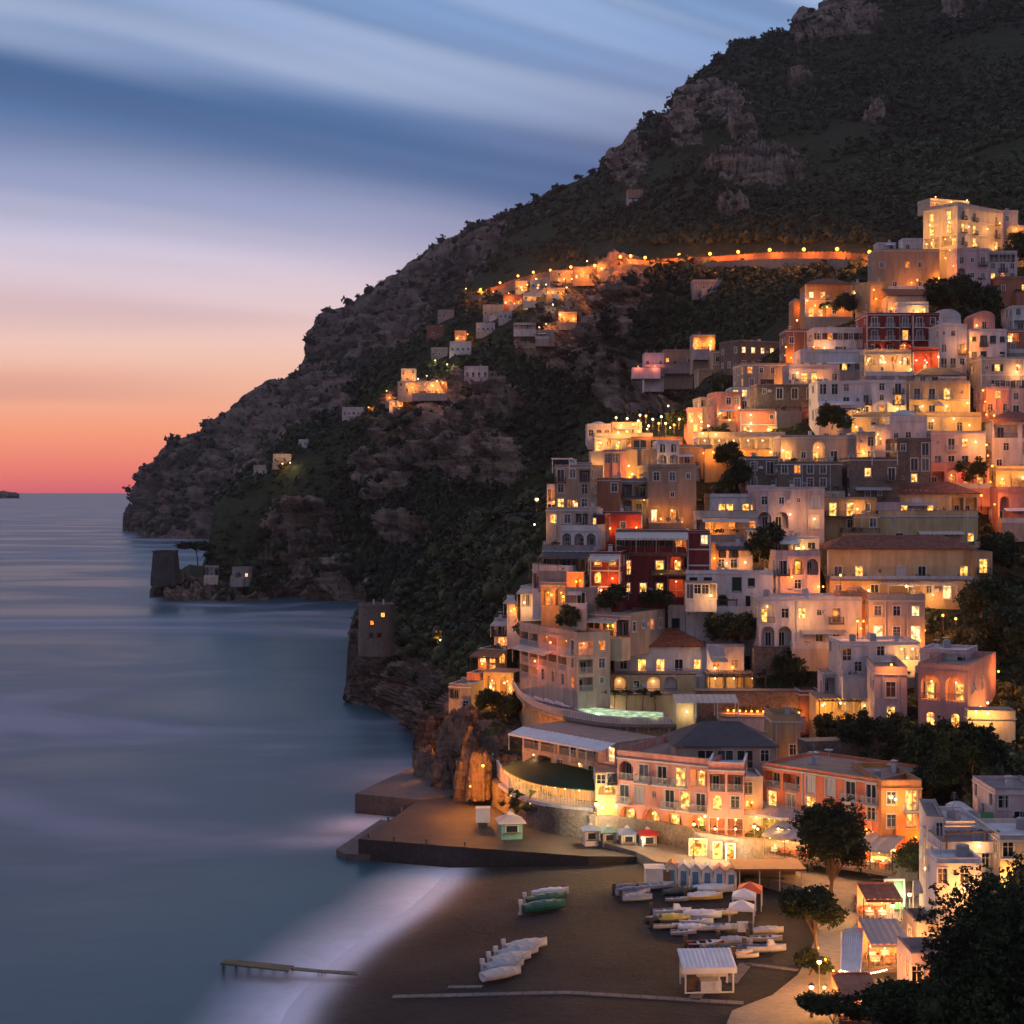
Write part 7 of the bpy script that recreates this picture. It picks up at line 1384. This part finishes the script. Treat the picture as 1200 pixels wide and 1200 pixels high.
# ------------------------------------------------ greenery between the houses
def keep_clear(p, r):
    ok = np.ones(len(p), bool)
    for (X0, Y0, a, w, dp, z, H) in FOOT:
        dx_, dy_ = p[:, 0]-X0, p[:, 1]-Y0; u = dx_*math.cos(a)+dy_*math.sin(a); v = -dx_*math.sin(a)+dy_*math.cos(a)
        ok &= ~((u > -r-.3) & (u < w+r+.3) & (v > -r-2.2) & (v < dp+r) & (p[:, 2] < z+H+3) & (p[:, 2] > z-9))
    return ok
def scatter_T(name, n, rmin, rmax, seed, nc, cs, cond, label, mat):
    pos, PX, PY, rk = SHEETS['T']; rs = np.random.RandomState(seed); ny, nx = PX.shape; w = PY[0]-PY[-1]
    ci = rs.choice(nx, n, p=w/w.sum()); ri = (rs.rand(n)*(ny-1)).astype(int); p = pos[ri, ci]+rs.randn(n, 3)*.3; pr = np.where(rk[ri, ci] > .4, .10, 1.0)
    r = (rmin+(rmax-rmin)*rs.rand(n)**2)*(.6+.8*vnoise(p*.08, 5)); ok = (rs.rand(n) < pr) & cond(PX[ri, ci], PY[ri, ci]) & (p[:, 2] > 4); p, r = p[ok], r[ok]
    k = keep_clear(p, r*.6); p, r = p[k], r[k]; p[:, 2] += r*.3; v, f = leaf_cloud(rs, p, r, nc, cs); tag(link(name, npmesh(name, v, f), mat), label, 'scrub', None, 'stuff')
scatter_T('slope_woodland', 9000, 1.2, 3.6, 5, 42, .2, lambda x, y: (x < 660), 'dense dark woodland on the slope between the sea and the houses', M_NEARBUSH)
scatter_T('garden_shrubs', 9000, .7, 1.9, 6, 26, .26, lambda x, y: (x >= 660) & ~((y > 905) & (x < 1085)), 'garden shrubs and hedges growing between the houses', M_NEARBUSH)
TR = [(842, 520, 3.6, 'broad tree glowing over the glazed dining terrace', 2.6), (975, 500, 4.5, 'dark round tree beside the yellow arcade wall', 3.2), (990, 362, 4.0, 'dark tree in the villa garden at the head of town', 3.0), (968, 365, 3.2, 'low bushy tree under the hipped villa', 2.6), (1100, 352, 5.0, 'dense evergreen below the sandy stone house', 4.4), (1125, 350, 5.0, 'evergreen under the pink arched house', 4.2), (1150, 358, 5.0, 'wide evergreen above the pink vault', 4.2), (1195, 300, 6, 'dark tree at the right edge below the orange lit house', 4.5), (1140, 565, 4.0, 'shrubby tree lit by the stair lamps', 2.6),
      (795, 500, 3.5, 'small tree behind the upper terraces', 2.6), (850, 455, 3.2, 'dark hedge like tree below the bell tower', 3.2), (890, 655, 4.0, 'dark tree left of the white veranda cube', 2.8), (905, 640, 4.0, 'round tree above the stepped villa', 2.6), (845, 745, 3.0, 'vine clad tree in front of the stepped villa', 2.8), (870, 745, 3.0, 'low dark tree beside the vine clad one', 2.6), (715, 708, 3.0, 'bushy tree at the foot of the red hotel', 2.6), (770, 706, 2.4, 'hedge tree in front of the red hotel rooms', 2.4), (905, 800, 4.0, 'dark tree right of the orange vine restaurant', 3.2), (930, 800, 4.2, 'larger dark tree beside the white pergola terrace', 3.4),
      (915, 815, 2.4, 'low tree above the rubble wall', 2.4), (1150, 720, 6, 'bare branched tree right of the terracotta house', 4.0), (1170, 660, 5, 'dark tree in the ravine right of the long yellow house', 4.0), (1180, 760, 6, 'tall dark tree in the ravine at the right edge', 4.4), (970, 862, 2.6, 'low tree under the glowing vine restaurant', 2.6), (1010, 862, 2.6, 'round bush tree under the white pergola group', 2.8), (1050, 865, 2.8, 'dark tree below the rose house with one shuttered door', 2.8), (1100, 885, 4.2, 'tree on the dark slope under the pink arched house', 3.6), (1140, 900, 5, 'tall tree on the dark slope above the white vaults', 3.8),
      (1090, 930, 4, 'tree beside the rounded orange hotel end', 2.8), (1068, 1016, 2.6, 'small tree in front of the rounded orange hotel end', 2.2), (575, 830, 3.0, 'dark shrub tree beside the grotto terrace', 2.2), (598, 835, 3.0, 'dark tree on the rock right of the grotto terrace', 2.6), (850, 895, 2.0, 'clipped vine tree on the roof garden of the pink hotel', 2.2), (800, 893, 2.0, 'terrace bush beside the chimney of the pink hotel', 1.8), (668, 730, 2.4, 'tree on the terrace above the balcony hotel', 2.0), (860, 570, 4.5, 'dark tree in the gap below the orange retaining wall', 3.0), (852, 545, 4.0, 'tree hanging under the orange retaining wall', 3.0)]
for i, (x, y, h_, l, r_c) in enumerate(TR): crown_tree(l, x, y, float(T_D(x, min(y, 1040)))*.985, h_, r_c, 100+i, M_TREE if i % 3 else M_PINE, 480, 'tree', 'tree', 1.0, .18, cs=.17, lobes=9)
for i, x in enumerate((225, 231, 237)): pass
crown_tree('umbrella pine silhouetted on the point beside the dark tower', 232, 668, 700, 11, 7.0, 70, M_PINE, 260, 'pine_tree', flat=.3, trunk=.7, cs=.2, lobes=6, z=14)
for i, (x, y) in enumerate(sorted(((381, 363), (432, 343), (446, 333), (548, 268), (566, 261), (610, 244), (626, 232), (590, 252), (655, 222), (678, 211)))): crown_tree(ORD[i]+' tree from the left breaking the skyline of the ridge', x, y+5, float(A_D(x, y)) if x < 600 else float(B_D(x, y)), 7, 4.2, 80+i, M_FARBUSH, 70, 'tree', 'tree', .6, .3, cs=.25, lobes=5, group='trees on the skyline')

# ------------------------------------------------ evening air
b = MB(); b.box(-2600, 1500, -60, 2750, -9, 560); hz = b.build('haze', None or bpy.data.materials.new('haze_air'))
hm = hz.data.materials[0]; hm.use_nodes = True; t = NT(hm.node_tree); t.n.clear(); v_ = t.new('ShaderNodeVolumePrincipled'); v_.inputs['Density'].default_value = .000035; v_.inputs['Color'].default_value = (.92, .92, 1, 1); v_.inputs['Anisotropy'].default_value = .3
o2 = t.new('ShaderNodeOutputMaterial'); t.l.new(v_.outputs[0], o2.inputs[1]); tag(hz, 'thin evening haze over the bay', 'haze', None, 'stuff')
